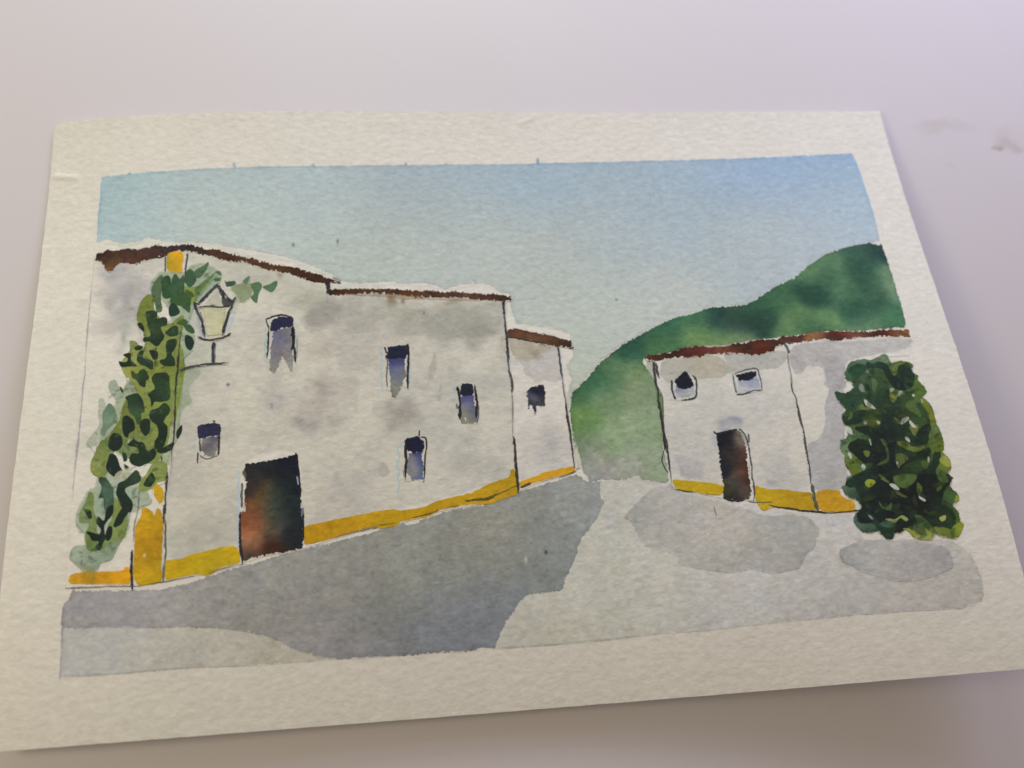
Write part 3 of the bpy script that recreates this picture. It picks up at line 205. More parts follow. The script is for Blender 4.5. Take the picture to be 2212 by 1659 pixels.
["F",[[-45.71,-32.08],[-43.49,-31.64],[-39.79,-31.1],[-35.12,-30.41],[-30.4,-29.63],[-27.56,-29.5],[-24.73,-29.76],[-20.67,-29.31],[-19.23,-28.62],[-15.34,-27.77],[-12.41,-27.25],[-9.44,-26.44],[-6.42,-25.03],[-3.41,-24.2],[-2.09,-23.68],[-1.79,-22.39],[-1.28,-22.15],[-0.75,-22.95],[-0.49,-24.58],[-0.51,-27.17],[-0.96,-27.94],[-4.15,-28.73],[-6.74,-29.55],[-8.68,-29.53],[-12.55,-29.5],[-14.5,-29.87],[-17.4,-30.22],[-20.33,-31.46],[-23.2,-31.87],[-26.05,-32.27],[-26.75,-32.99],[-29.59,-33.4],[-30.89,-33.17],[-34.26,-33.5],[-38.0,-34.41],[-40.78,-35.0],[-45.37,-35.84],[-45.91,-35.06]],[[-44.4,-33.7,0.651,0.367,0.012],[-38.9,-32.9,0.594,0.335,0.012],[-32.3,-31.5,0.653,0.378,0.012],[-26.7,-30.7,0.669,0.361,0.011],[-20.2,-29.5,0.653,0.388,0.011],[-22.2,-31.0,0.597,0.38,0.011],[-14.4,-28.3,0.667,0.398,0.01],[-6.5,-26.2,0.575,0.34,0.013],[-2.5,-25.3,0.573,0.354,0.015],[-1.3,-22.9,0.616,0.377,0.01],[-5.7,-29.0,0.634,0.39,0.018],[-1.7,-27.3,0.593,0.386,0.021],[-29.6,-33.1,0.637,0.454,0.016]],{"s":0.08,"w":0.08,"r":0.0,"e":0.0,"m":0.07,"a":1.0,"c":1,"n":0.0,"k":0.9}],
["F",[[-0.05,-25.21],[1.47,-24.7],[3.9,-24.04],[5.56,-23.34],[11.62,-22.4],[12.01,-22.53],[12.0,-23.54],[9.45,-24.19],[5.4,-24.94],[2.17,-25.74],[-0.03,-26.21]],[[1.4,-25.1,0.829,0.471,0.019],[7.5,-23.7,0.735,0.39,0.015],[11.6,-22.9,0.764,0.411,0.017]],{"s":0.08,"w":0.08,"r":0.0,"e":0.0,"m":0.06,"a":1.0,"c":1,"n":0.0,"k":0.9}],
["F",[[33.43,-26.98],[36.76,-27.44],[40.67,-28.05],[44.1,-29.04],[44.12,-30.15],[43.37,-31.1],[41.8,-30.97],[38.34,-30.19],[34.86,-29.52],[33.6,-28.61]],[[36.6,-28.3,0.687,0.496,0.015],[41.4,-29.5,0.614,0.418,0.017]],{"s":0.06,"w":0.08,"r":0.0,"e":0.0,"m":0.06,"a":1.0,"c":1,"n":0.0,"k":0.9}],
["F",[[51.34,-29.74],[52.25,-30.22],[54.52,-30.82],[57.08,-30.94],[59.9,-31.69],[62.92,-32.37],[62.92,-33.37],[63.41,-35.82],[63.12,-36.29],[59.14,-35.64],[54.42,-34.63],[52.15,-35.23],[51.45,-34.77],[50.62,-32.7]],[[52.0,-31.8,0.642,0.439,0.015],[56.8,-32.2,0.479,0.298,0.018],[60.4,-34.2,0.595,0.384,0.015],[52.5,-34.5,0.731,0.51,0.021],[62.5,-33.7,0.508,0.339,0.018]],{"s":0.06,"w":0.08,"r":0.0,"e":0.0,"m":0.07,"a":1.0,"c":1,"n":0.0,"k":0.9}],
["F",[[64.5,-32.08],[68.66,-32.18],[69.28,-33.42],[70.17,-34.4],[71.57,-34.98],[71.72,-36.34],[70.87,-37.26],[68.28,-37.13],[64.09,-36.31],[63.77,-34.04]],[[65.6,-34.2,0.7,0.405,0.021],[69.2,-35.7,0.688,0.384,0.025],[71.3,-36.1,0.848,0.444,0.028]],{"s":0.06,"w":0.09,"r":0.0,"e":0.0,"m":0.06,"a":1.0,"c":1,"n":0.0,"k":0.9}],
["S",[[-59.25,-18.82],[-59.06,-23.7],[-59.06,-28.47],[-59.12,-35.74]],[[-59.1,-26.7,0.328,0.607,0.926]],{"t":0.48,"j":0.5,"p":0,"a":0.4725}],
["F",[[-57.78,-18.01],[-52.76,-17.59],[-49.02,-16.88],[-47.52,-16.46],[-47.04,-16.88],[-46.92,-21.44],[-46.45,-25.17],[-46.24,-28.26],[-46.04,-32.06],[-46.19,-35.79],[-46.29,-36.53],[-48.0,-36.83],[-52.63,-37.47],[-56.59,-37.88],[-57.92,-38.65],[-58.39,-36.89],[-58.68,-35.03],[-58.84,-30.93],[-58.69,-28.69],[-58.16,-28.24],[-57.59,-27.42],[-57.94,-24.73],[-57.61,-22.23],[-58.45,-19.85],[-58.05,-18.69]],[[-53.7,-18.5,0.017,0.022,0.029],[-49.0,-18.4,0.009,0.012,0.023],[-49.0,-23.3,0.013,0.019,0.027],[-56.4,-20.9,0.03,0.028,0.03],[-56.4,-22.9,0.046,0.033,0.033],[-54.0,-24.9,0.133,0.083,0.034],[-51.4,-25.1,0.034,0.055,0.045],[-49.0,-28.1,0.016,0.024,0.033],[-55.4,-27.7,0.222,0.101,0.042],[-53.0,-28.8,0.12,0.096,0.056],[-56.7,-31.4,0.366,0.125,0.057],[-57.6,-29.1,0.232,0.079,0.04],[-56.3,-34.4,0.503,0.241,0.12],[-52.7,-32.6,0.123,0.095,0.065],[-52.6,-36.3,0.054,0.021,0.015],[-57.0,-37.3,0.066,0.048,0.041],[-57.2,-35.1,0.403,0.177,0.096],[-48.1,-33.8,0.02,0.024,0.029],[-50.8,-29.9,0.058,0.075,0.072],[-55.4,-30.6,0.273,0.103,0.047],[-51.6,-27.6,0.039,0.06,0.055]],{"s":0.05,"w":0.09,"r":1.0,"e":0.05,"m":0.12,"a":1.0,"c":0,"n":0.0,"k":0.5}],
["F",[[-58.09,-26.92],[-57.59,-27.23],[-57.7,-28.36],[-58.07,-28.06]],[[-57.9,-27.6,0.594,0.628,0.672]],{"s":0.04,"w":0.04,"r":0.0,"e":0.0,"m":0.05,"a":1.0,"c":1,"n":0.0,"k":0.5}],
["F",[[-58.4,-19.65],[-58.04,-19.28],[-57.64,-20.48],[-57.99,-21.82]],[[-58.0,-20.3,0.268,0.271,0.289]],{"s":0.04,"w":0.04,"r":0.0,"e":0.0,"m":0.05,"a":0.4,"c":1,"n":0.0,"k":0.5}],
["S",[[-58.44,-22.19],[-58.49,-24.69],[-58.35,-27.38]],[[-58.4,-24.8,0.024,0.02,0.019]],{"t":0.45,"j":0.24,"p":0,"a":0.84}],
["S",[[-58.7,-28.31],[-58.82,-32.24],[-58.4,-36.14],[-58.05,-38.55]],[[-58.5,-33.8,0.026,0.014,0.015]],{"t":0.51,"j":0.24,"p":0,"a":1}],
["S",[[-47.42,-16.26],[-47.14,-18.47],[-46.86,-21.45],[-46.41,-25.17]],[[-47.0,-20.3,0.013,0.015,0.026]],{"t":0.55,"j":0.24,"p":0,"a":1}],
["S",[[-46.05,-28.27],[-45.97,-30.18],[-45.95,-34.88]],[[-46.0,-31.1,0.015,0.018,0.032]],{"t":0.41,"j":0.24,"p":0,"a":1}],
["F",[[-47.33,-21.42],[-47.05,-21.44],[-46.81,-23.01],[-47.05,-23.0]],[[-47.1,-22.2,0.446,0.522,0.701]],{"s":0.04,"w":0.04,"r":0.0,"e":0.0,"m":0.05,"a":0.8,"c":1,"n":0.0,"k":0.5}],
["S",[[-46.05,-28.08],[-46.1,-29.6]],[[-46.1,-28.8,0.284,0.305,0.519]],{"t":0.41,"j":0.2,"p":0,"a":0.675}],
["F",[[44.47,-17.11],[46.56,-16.84],[49.65,-16.66],[50.51,-17.59],[50.62,-20.36],[50.46,-23.49],[50.13,-27.6],[50.19,-30.65],[49.79,-31.83],[48.87,-32.55],[46.85,-32.79],[44.93,-32.43],[43.86,-31.74],[44.18,-29.14],[44.19,-26.08],[44.4,-23.0],[44.55,-20.29],[44.5,-18.17]],[[46.4,-17.9,0.015,0.015,0.022],[46.8,-21.1,0.041,0.037,0.033],[44.7,-25.1,0.016,0.019,0.033],[45.2,-19.9,0.014,0.017,0.028],[47.9,-22.2,0.058,0.046,0.039],[50.0,-19.3,0.209,0.166,0.124],[50.0,-22.4,0.127,0.051,0.039],[48.6,-26.0,0.176,0.097,0.062],[50.1,-25.5,0.094,0.026,0.021],[46.4,-29.3,0.086,0.077,0.074],[45.1,-31.4,0.027,0.024,0.028],[49.6,-28.6,0.071,0.038,0.03],[48.9,-31.2,0.121,0.094,0.075],[44.7,-30.2,0.091,0.1,0.027],[47.0,-32.2,0.042,0.036,0.034],[47.9,-24.3,0.032,0.028,0.029]],{"s":0.05,"w":0.08,"r":1.0,"e":0.05,"m":0.15,"a":1.0,"c":0,"n":0.0,"k":0.5}],
["F",[[50.11,-17.56],[50.67,-17.82],[51.03,-19.76],[50.7,-21.0],[50.4,-19.28]],[[50.6,-19.1,0.451,0.481,0.439]],{"s":0.06,"w":0.06,"r":0.0,"e":0.0,"m":0.05,"a":0.8,"c":1,"n":0.0,"k":0.5}],
["F",[[-52.51,12.47],[-48.36,13.43],[-48.34,7.88],[-47.9,5.68],[-48.13,2.65],[-48.71,2.46],[-49.5,4.66],[-50.29,6.21],[-51.06,4.5],[-52.01,2.21],[-52.79,2.85],[-53.31,5.03],[-52.86,8.5],[-52.59,10.69]],[[-51.1,11.7,0.126,0.134,0.23],[-49.5,12.8,0.304,0.284,0.287],[-51.1,10.2,0.167,0.17,0.25],[-50.3,8.8,0.259,0.238,0.268],[-51.9,6.3,0.243,0.231,0.271],[-52.4,3.7,0.31,0.311,0.3],[-49.1,4.6,0.31,0.311,0.329],[-48.5,2.9,0.467,0.463,0.421]],{"s":0.06,"w":0.08,"r":0.9,"e":0.12,"m":0.08,"a":1.0,"c":0,"n":0.0,"k":0.5}],
["F",[[-52.74,15.38],[-51.16,16.05],[-48.77,15.8],[-47.93,15.44],[-48.06,13.42],[-50.74,13.18],[-51.92,12.33],[-52.91,12.37],[-53.12,13.61]],[[-50.8,14.2,0.021,0.024,0.072]],{"s":0.06,"w":0.08,"r":0.9,"e":0.05,"m":0.1,"a":1.0,"c":0,"n":0.0,"k":0.5}],
["S",[[-53.51,13.4],[-53.5,9.19],[-53.7,5.7]],[[-53.6,9.4,0.018,0.018,0.018]],{"t":0.44,"j":0.24,"p":1,"a":1}],
["S",[[-48.2,13.42],[-48.04,10.96],[-48.24,7.88]],[[-48.2,10.8,0.016,0.016,0.02]],{"t":0.79,"j":0.2,"p":0,"a":1}],
["S",[[-47.85,8.97],[-47.45,4.36]],[[-47.6,6.7,0.031,0.035,0.037]],{"t":0.48,"j":0.16000000000000003,"p":1,"a":1}],
["S",[[-54.04,15.55],[-52.35,16.05],[-50.57,16.43],[-48.07,15.67]],[[-51.3,15.9,0.016,0.016,0.022]],{"t":0.54,"j":0.4,"p":0,"a":1}],
["S",[[-54.03,15.43],[-53.72,14.08],[-53.31,13.17]],[[-53.7,14.2,0.03,0.031,0.03]],{"t":0.35,"j":0.16000000000000003,"p":0,"a":0.96}],
["S",[[-54.16,12.98],[-54.05,9.21],[-53.8,5.27]],[[-54.0,9.2,0.296,0.539,0.624]],{"t":0.47,"j":0.5,"p":0,"a":0.54}],
["S",[[-47.22,10.49],[-47.25,5.65]],[[-47.2,8.1,0.251,0.33,0.277]],{"t":0.32,"j":0.2,"p":0,"a":0.675}],
["B",[[-50.66,3.08]],[[-50.7,3.1,0.466,0.282,0.321]],{"x":0.31,"y":0.23,"a":0.6}],
["F",[[-27.32,5.12],[-23.49,4.98],[-23.58,2.78],[-23.28,0.37],[-24.22,-0.68],[-24.79,-2.38],[-25.87,-4.69],[-26.65,-4.44],[-27.07,-2.29],[-27.07,0.52],[-27.18,3.14]],[[-26.3,4.2,0.064,0.074,0.206],[-24.3,4.6,0.064,0.072,0.205],[-25.6,2.0,0.129,0.144,0.293],[-24.4,1.5,0.25,0.256,0.303],[-26.5,0.5,0.207,0.22,0.267],[-25.5,-0.2,0.242,0.248,0.266],[-26.0,-3.0,0.273,0.281,0.221]],{"s":0.06,"w":0.08,"r":0.9,"e":0.25,"m":0.08,"a":1.0,"c":0,"n":0.0,"k":0.5}],
["F",[[-27.23,7.78],[-25.2,8.0],[-22.76,8.02],[-22.59,6.28],[-23.3,4.75],[-25.32,4.72],[-27.33,4.79],[-27.81,5.36],[-27.27,6.45]],[[-25.4,6.2,0.015,0.018,0.046]],{"s":0.06,"w":0.08,"r":0.9,"e":0.0,"m":0.1,"a":1.0,"c":0,"n":0.0,"k":0.5}],
["S",[[-22.65,8.29],[-22.7,4.73],[-23.04,0.36],[-23.21,-2.77]],[[-22.9,2.7,0.019,0.019,0.02]],{"t":0.5,"j":0.24,"p":0,"a":1}],
["S",[[-27.93,7.69],[-27.49,6.01]],[[-27.7,6.9,0.025,0.025,0.03]],{"t":0.41,"j":0.16000000000000003,"p":0,"a":1}],
["S",[[-27.71,5.36],[-27.43,3.59],[-27.67,0.54],[-27.66,-2.15]],[[-27.6,1.8,0.071,0.06,0.039]],{"t":0.36,"j":0.32000000000000006,"p":0,"a":0.8999999999999999}],
["S",[[-28.54,7.83],[-28.76,3.86],[-28.77,-2.86]],[[-28.7,2.9,0.358,0.578,0.647]],{"t":0.9,"j":0.8,"p":0,"a":0.405}],
["S",[[-22.29,4.71],[-22.77,-3.97]],[[-22.5,0.4,0.361,0.584,0.653]],{"t":0.32,"j":0.8,"p":0,"a":0.405}],
["F",[[-11.63,-4.82],[-8.55,-4.64],[-8.66,-6.25],[-8.3,-8.4],[-8.28,-10.94],[-9.4,-11.3],[-11.6,-11.3],[-12.04,-10.33]],[[-10.6,-5.3,0.104,0.109,0.245],[-9.2,-5.6,0.095,0.102,0.286],[-10.1,-7.2,0.245,0.256,0.308],[-9.2,-7.9,0.143,0.151,0.283],[-10.9,-9.1,0.311,0.326,0.293],[-8.9,-9.6,0.216,0.23,0.268],[-10.6,-10.8,0.313,0.313,0.238]],{"s":0.06,"w":0.08,"r":0.9,"e":0.22,"m":0.07,"a":1.0,"c":0,"n":0.0,"k":0.5}],
["F",[[-11.11,-2.03],[-9.98,-1.82],[-8.78,-2.13],[-8.55,-4.1],[-8.97,-4.83],[-10.99,-4.89],[-11.68,-4.6],[-11.53,-3.31]],[[-10.2,-3.5,0.016,0.019,0.044]],{"s":0.06,"w":0.08,"r":0.9,"e":0.0,"m":0.1,"a":1.0,"c":0,"n":0.0,"k":0.5}],
["S",[[-12.06,-2.64],[-11.84,-5.67],[-12.12,-10.12]],[[-12.0,-6.1,0.022,0.022,0.026]],{"t":0.58,"j":0.24,"p":0,"a":1}],
["S",[[-8.29,-2.37],[-8.06,-6.27],[-8.41,-9.98]],[[-8.3,-6.2,0.018,0.018,0.023]],{"t":0.59,"j":0.24,"p":0,"a":1}],
["S",[[-12.71,-6.7],[-12.38,-7.78]],[[-12.5,-7.2,0.079,0.093,0.131]],{"t":0.49,"j":0.16000000000000003,"p":0,"a":0.84}],
["S",[[-7.71,-7.15],[-7.93,-9.69],[-8.42,-11.46]],[[-8.0,-9.4,0.108,0.107,0.103]],{"t":0.27,"j":0.16000000000000003,"p":0,"a":0.96}],
["S",[[-12.65,-2.4],[-12.98,-4.54]],[[-12.8,-3.5,0.367,0.571,0.646]],{"t":0.6,"j":0.6,"p":0,"a":0.4725}],
["S",[[-10.87,-9.86],[-10.76,-10.6]],[[-10.8,-10.2,0.773,0.774,0.731]],{"t":0.28,"j":0.2,"p":0,"a":0.8}],
["F",[[3.27,-4.46],[4.18,-3.41],[5.43,-3.22],[7.28,-3.25],[7.43,-4.9],[7.05,-8.13],[6.19,-8.19],[5.41,-7.82],[4.57,-10.24],[4.27,-7.98],[3.62,-7.3],[3.39,-8.79],[3.3,-6.85]],[[4.9,-4.5,0.02,0.022,0.048],[6.8,-4.0,0.023,0.025,0.057],[4.7,-6.5,0.201,0.209,0.273],[4.2,-5.8,0.144,0.151,0.23],[6.5,-6.8,0.08,0.089,0.169],[7.2,-6.0,0.018,0.02,0.028],[4.7,-8.6,0.036,0.043,0.109],[3.5,-6.9,0.026,0.028,0.038],[6.0,-7.9,0.077,0.08,0.081]],{"s":0.06,"w":0.08,"r":0.9,"e":0.1,"m":0.15,"a":1.0,"c":0,"n":0.0,"k":0.5}],
["S",[[3.57,-7.83],[3.67,-9.02]],[[3.6,-8.4,0.321,0.621,0.724]],{"t":0.28,"j":0.2,"p":0,"a":0.405}],
["F",[[-67.06,-11.83],[-63.59,-11.62],[-63.5,-14.33],[-64.59,-16.26],[-66.09,-15.68],[-67.06,-14.34]],[[-65.4,-12.8,0.134,0.129,0.182],[-66.6,-12.8,0.362,0.358,0.331],[-65.6,-14.6,0.135,0.137,0.179],[-64.1,-14.3,0.303,0.295,0.303],[-65.0,-16.0,0.425,0.411,0.294]],{"s":0.06,"w":0.07,"r":0.9,"e":0.1,"m":0.1,"a":1.0,"c":0,"n":0.0,"k":0.5}],
["F",[[-68.08,-9.65],[-67.08,-8.79],[-64.84,-8.65],[-63.23,-9.04],[-63.07,-11.24],[-63.81,-11.55],[-66.6,-11.8],[-67.7,-12.1]],[[-65.5,-10.0,0.02,0.02,0.055],[-67.6,-10.7,0.042,0.042,0.112]],{"s":0.06,"w":0.07,"r":0.9,"e":0.0,"m":0.12,"a":1.0,"c":0,"n":0.0,"k":0.5}],
["S",[[-63.45,-11.32],[-63.35,-13.34],[-63.46,-15.83]],[[-63.4,-13.5,0.036,0.034,0.034]],{"t":0.42,"j":0.24,"p":0,"a":1}],
["S",[[-67.43,-12.11],[-67.14,-14.93]],[[-67.3,-13.5,0.078,0.068,0.059]],{"t":0.46,"j":0.24,"p":0,"a":0.96}],
["S",[[-67.59,-15.1],[-67.65,-17.37]],[[-67.6,-16.2,0.047,0.041,0.042]],{"t":0.33,"j":0.16000000000000003,"p":0,"a":1}],
["S",[[-67.2,-15.72],[-65.69,-16.56],[-63.59,-15.92]],[[-65.5,-16.1,0.104,0.092,0.076]],{"t":0.29,"j":0.32000000000000006,"p":0,"a":0.8999999999999999}],
["S",[[-68.37,-11.66],[-68.36,-14.26]],[[-68.4,-13.0,0.389,0.571,0.64]],{"t":0.41,"j":0.5,"p":0,"a":0.54}],
["S",[[-64.86,-8.1],[-64.47,-8.52]],[[-64.7,-8.3,0.061,0.062,0.082]],{"t":0.46,"j":0.16000000000000003,"p":0,"a":0.96}],
["F",[[-23.44,-17.56],[-20.79,-17.15],[-20.68,-19.82],[-20.88,-23.11],[-22.05,-23.45],[-23.2,-23.33],[-24.09,-21.65],[-24.12,-20.05]],[[-21.6,-17.6,0.048,0.061,0.204],[-23.0,-18.7,0.256,0.249,0.313],[-21.1,-19.8,0.09,0.122,0.309],[-22.7,-21.7,0.364,0.374,0.349],[-22.7,-20.1,0.334,0.325,0.312],[-21.3,-22.6,0.121,0.17,0.33],[-23.8,-20.5,0.211,0.222,0.319]],{"s":0.06,"w":0.06,"r":0.9,"e":0.12,"m":0.05,"a":1.0,"c":0,"n":0.0,"k":0.5}],
["F",[[-24.38,-14.66],[-23.18,-13.96],[-21.42,-13.84],[-20.25,-14.76],[-20.28,-16.6],[-20.7,-17.29],[-22.55,-17.34],[-23.79,-16.83],[-24.19,-15.59]],[[-22.3,-15.7,0.013,0.015,0.046]],{"s":0.06,"w":0.06,"r":0.9,"e":0.0,"m":0.08,"a":1.0,"c":0,"n":0.0,"k":0.5}],
["S",[[-24.29,-14.77],[-24.18,-16.81],[-24.3,-19.64],[-24.56,-23.61]],[[-24.3,-18.7,0.021,0.021,0.02]],{"t":0.54,"j":0.2,"p":1,"a":1}],
["S",[[-20.93,-13.94],[-19.86,-14.16],[-19.62,-15.2],[-19.79,-16.63],[-20.3,-19.84],[-20.63,-24.02]],[[-20.2,-17.3,0.032,0.029,0.028]],{"t":0.41,"j":0.24,"p":0,"a":1}],
["S",[[-21.02,-12.45],[-21.25,-13.68]],[[-21.1,-13.1,0.023,0.023,0.025]],{"t":0.37,"j":0.16000000000000003,"p":0,"a":1}],
["S",[[-24.94,-21.2],[-24.72,-22.81]],[[-24.8,-22.0,0.113,0.107,0.086]],{"t":0.22,"j":0.16000000000000003,"p":0,"a":0.84}],
["S",[[-24.82,-15.56],[-25.92,-16.42],[-25.61,-18.36],[-26.25,-19.94],[-25.73,-21.56],[-26.17,-22.93],[-25.84,-24.13],[-26.4,-26.26]],[[-25.8,-20.6,0.362,0.637,0.724]],{"t":0.42,"j":0.5,"p":0,"a":0.7425000000000002}],
["S",[[-21.64,-23.77],[-21.7,-26.13]],[[-21.7,-24.9,0.37,0.629,0.724]],{"t":0.38,"j":0.4,"p":0,"a":0.675}],
["F",[[37.21,-5.32],[41.48,-5.4],[41.39,-7.84],[39.95,-8.4],[37.08,-8.19],[36.97,-6.86]],[[38.4,-6.5,0.201,0.234,0.434],[40.7,-6.5,0.428,0.468,0.559],[39.2,-7.7,0.595,0.612,0.599],[37.6,-7.8,0.561,0.583,0.6]],{"s":0.12,"w":0.08,"r":0.9,"e":0.0,"m":0.04,"a":0.8,"c":0,"n":0.0,"k":0.5}],
["F",[[37.14,-3.75],[38.56,-2.72],[40.02,-1.47],[40.88,-2.66],[41.45,-4.28],[41.44,-5.4],[39.91,-6.07],[38.45,-6.07],[37.55,-5.12]],[[39.5,-4.2,0.011,0.012,0.026]],{"s":0.08,"w":0.08,"r":0.9,"e":0.0,"m":0.1,"a":1.0,"c":0,"n":0.0,"k":0.5}],
["S",[[36.62,-3.71],[36.35,-6.15],[36.74,-8.39]],[[36.6,-6.1,0.037,0.045,0.053]],{"t":0.51,"j":0.24,"p":0,"a":1}],
["S",[[41.5,-2.7],[42.19,-3.88],[41.92,-6.54],[41.32,-8.27],[39.92,-8.61],[38.03,-8.74]],[[40.8,-6.5,0.052,0.058,0.062]],{"t":0.39,"j":0.24,"p":0,"a":1}],
["S",[[38.17,-7.83],[40.28,-7.65]],[[39.2,-7.7,0.269,0.284,0.272]],{"t":0.37,"j":0.2,"p":0,"a":0.6}],
["B",[[41.28,-3.03]],[[41.3,-3.0,0.483,0.585,0.633]],{"x":0.42,"y":0.42,"a":0.8}],
["F",[[51.49,-4.99],[56.21,-4.46],[56.35,-6.93],[51.83,-6.57],[51.63,-8.17],[51.71,-5.49]],[[54.5,-5.5,0.313,0.353,0.513],[52.8,-6.0,0.587,0.602,0.62]],{"s":0.1,"w":0.08,"r":0.9,"e":0.0,"m":0.05,"a":0.8,"c":0,"n":0.0,"k":0.5}],
["F",[[51.89,-5.05],[54.39,-4.57],[56.15,-4.23],[56.66,-6.95],[56.58,-7.87],[51.91,-8.39],[51.11,-8.13]],[[54.5,-5.5,0.242,0.279,0.468],[54.5,-7.7,0.627,0.645,0.641],[52.1,-7.5,0.613,0.637,0.64]],{"s":0.08,"w":0.08,"r":0.9,"e":0.0,"m":0.05,"a":0.6,"c":0,"n":0.0,"k":0.5}],
["F",[[51.45,-3.52],[53.96,-3.03],[56.35,-2.88],[56.25,-4.01],[55.08,-4.87],[52.11,-5.09]],[[54.2,-3.9,0.014,0.016,0.029]],{"s":0.08,"w":0.08,"r":0.9,"e":0.0,"m":0.08,"a":1.0,"c":0,"n":0.0,"k":0.5}],
["S",[[50.75,-3.35],[53.42,-2.53],[56.45,-2.13],[56.84,-3.37],[57.02,-5.65],[56.83,-7.66]],[[55.2,-4.1,0.076,0.095,0.11]],{"t":0.35,"j":0.32000000000000006,"p":0,"a":0.96}],
["S",[[50.83,-3.47],[50.86,-7.86]],[[50.8,-5.7,0.056,0.062,0.066]],{"t":0.39,"j":0.24,"p":0,"a":0.96}],
["S",[[50.78,-8.3],[52.33,-8.37],[54.53,-7.7],[56.63,-7.65]],[[53.6,-8.0,0.076,0.084,0.083]],{"t":0.37,"j":0.32000000000000006,"p":0,"a":0.96}],
["S",[[51.0,-4.28],[51.05,-7.43]],[[51.0,-5.9,0.424,0.603,0.683]],{"t":0.41,"j":0.2,"p":0,"a":0.54}],
["F",[[-79.81,25.9],[-78.13,27.99],[-76.55,28.47],[-72.13,28.23],[-70.99,29.8],[-68.19,30.14],[-65.53,28.85],[-64.08,27.4],[-64.41,25.1],[-66.91,22.46],[-69.01,20.28],[-70.26,17.19],[-70.75,14.98],[-69.44,11.59],[-70.07,8.34],[-72.15,7.37],[-75.7,19.73],[-79.25,23.12]],[[-71.3,22.1,0.329,0.433,0.308]],{"s":0.3,"w":0.16,"r":0.0,"e":0.0,"m":0.05,"a":0.8,"c":1,"n":0.0,"k":0.5}],
["F",[[-73.04,5.89],[-69.9,4.43],[-67.93,3.25],[-69.53,0.36],[-70.06,-0.66],[-69.27,-3.63],[-71.17,-5.18],[-71.57,-8.85],[-71.83,-11.26],[-72.82,-13.8],[-73.73,-17.7],[-76.54,-16.54],[-81.17,-15.85],[-87.79,-10.82],[-85.72,-3.85],[-82.37,2.19]],[[-70.9,0.4,0.367,0.442,0.337],[-71.9,-5.8,0.301,0.404,0.281],[-75.2,-6.6,0.348,0.432,0.237],[-81.5,-10.3,0.324,0.416,0.263]],{"s":0.29,"w":0.15,"r":0.0,"e":0.0,"m":0.05,"a":0.75,"c":1,"n":0.0,"k":0.5}],
["F",[[-87.03,2.09],[-85.84,2.68],[-84.96,1.1],[-83.71,-0.46],[-84.17,-1.89],[-85.09,-2.24],[-86.12,-1.13],[-86.99,0.4]],[[-85.5,0.1,0.36,0.446,0.358]],{"s":0.15,"w":0.1,"r":0.0,"e":0.06,"m":0.05,"a":0.85,"c":1,"n":0.0,"k":0.5}],
["F",[[-88.73,-1.56],[-87.76,-1.84],[-86.76,-5.01],[-85.04,-7.99],[-86.3,-10.93],[-87.91,-11.62],[-90.05,-12.65],[-90.47,-11.03],[-89.06,-8.92],[-88.26,-7.36],[-88.74,-4.87]],[[-88.1,-7.6,0.365,0.455,0.368]],{"s":0.21,"w":0.11,"r":0.0,"e":0.0,"m":0.05,"a":0.7,"c":1,"n":0.0,"k":0.5}],
["F",[[-82.96,2.44],[-81.17,1.26],[-80.27,-0.89],[-82.14,-1.19],[-83.56,0.16],[-83.46,1.42]],[[-82.3,0.5,0.328,0.402,0.297]],{"s":0.18,"w":0.1,"r":0.0,"e":0.0,"m":0.05,"a":0.8,"c":1,"n":0.0,"k":0.5}],
["F",[[-88.0,-19.86],[-86.49,-18.22],[-84.31,-17.99],[-79.12,-19.31],[-77.1,-23.1],[-76.61,-25.42],[-80.48,-27.03],[-87.68,-26.52]],[[-82.5,-22.2,0.362,0.461,0.356]],{"s":0.28,"w":0.15,"r":0.0,"e":0.0,"m":0.05,"a":0.75,"c":1,"n":0.0,"k":0.5}],
["F",[[-91.43,-26.69],[-90.28,-23.19],[-88.08,-21.25],[-80.79,-21.75],[-77.09,-23.15],[-77.38,-24.46],[-79.16,-24.92],[-80.49,-26.72],[-80.95,-31.16],[-82.91,-33.96],[-85.35,-34.51],[-88.62,-33.18],[-89.49,-30.92],[-90.6,-30.47],[-91.28,-28.56]],[[-84.9,-27.7,0.368,0.47,0.367]],{"s":0.21,"w":0.14,"r":0.0,"e":0.0,"m":0.05,"a":0.8,"c":1,"n":0.0,"k":0.5}],
["F",[[-91.98,-35.47],[-91.62,-33.32],[-88.98,-33.06],[-83.69,-32.81],[-81.46,-31.49],[-82.58,-33.62],[-83.66,-36.27],[-85.89,-37.01],[-86.19,-37.88],[-86.85,-38.55],[-88.96,-38.31],[-90.46,-37.03]],[[-90.5,-35.9,0.404,0.498,0.415],[-85.3,-34.5,0.246,0.359,0.228],[-87.3,-37.6,0.201,0.325,0.265]],{"s":0.17,"w":0.11,"r":0.0,"e":0.06,"m":0.05,"a":0.85,"c":1,"n":0.0,"k":0.5}],
["S",[[-91.65,-35.14],[-91.66,-33.87],[-90.73,-33.3]],[[-91.3,-34.1,0.196,0.301,0.226]],{"t":0.46,"j":0.5,"p":0,"a":0.6}],
["F",[[-89.57,-37.1],[-86.88,-38.01],[-86.7,-40.88],[-89.17,-40.34]],[[-88.1,-39.1,0.335,0.263,0.027]],{"s":0.4,"w":0.11,"r":0.0,"e":0.0,"m":0.05,"a":0.4,"c":1,"n":0.0,"k":0.5}],
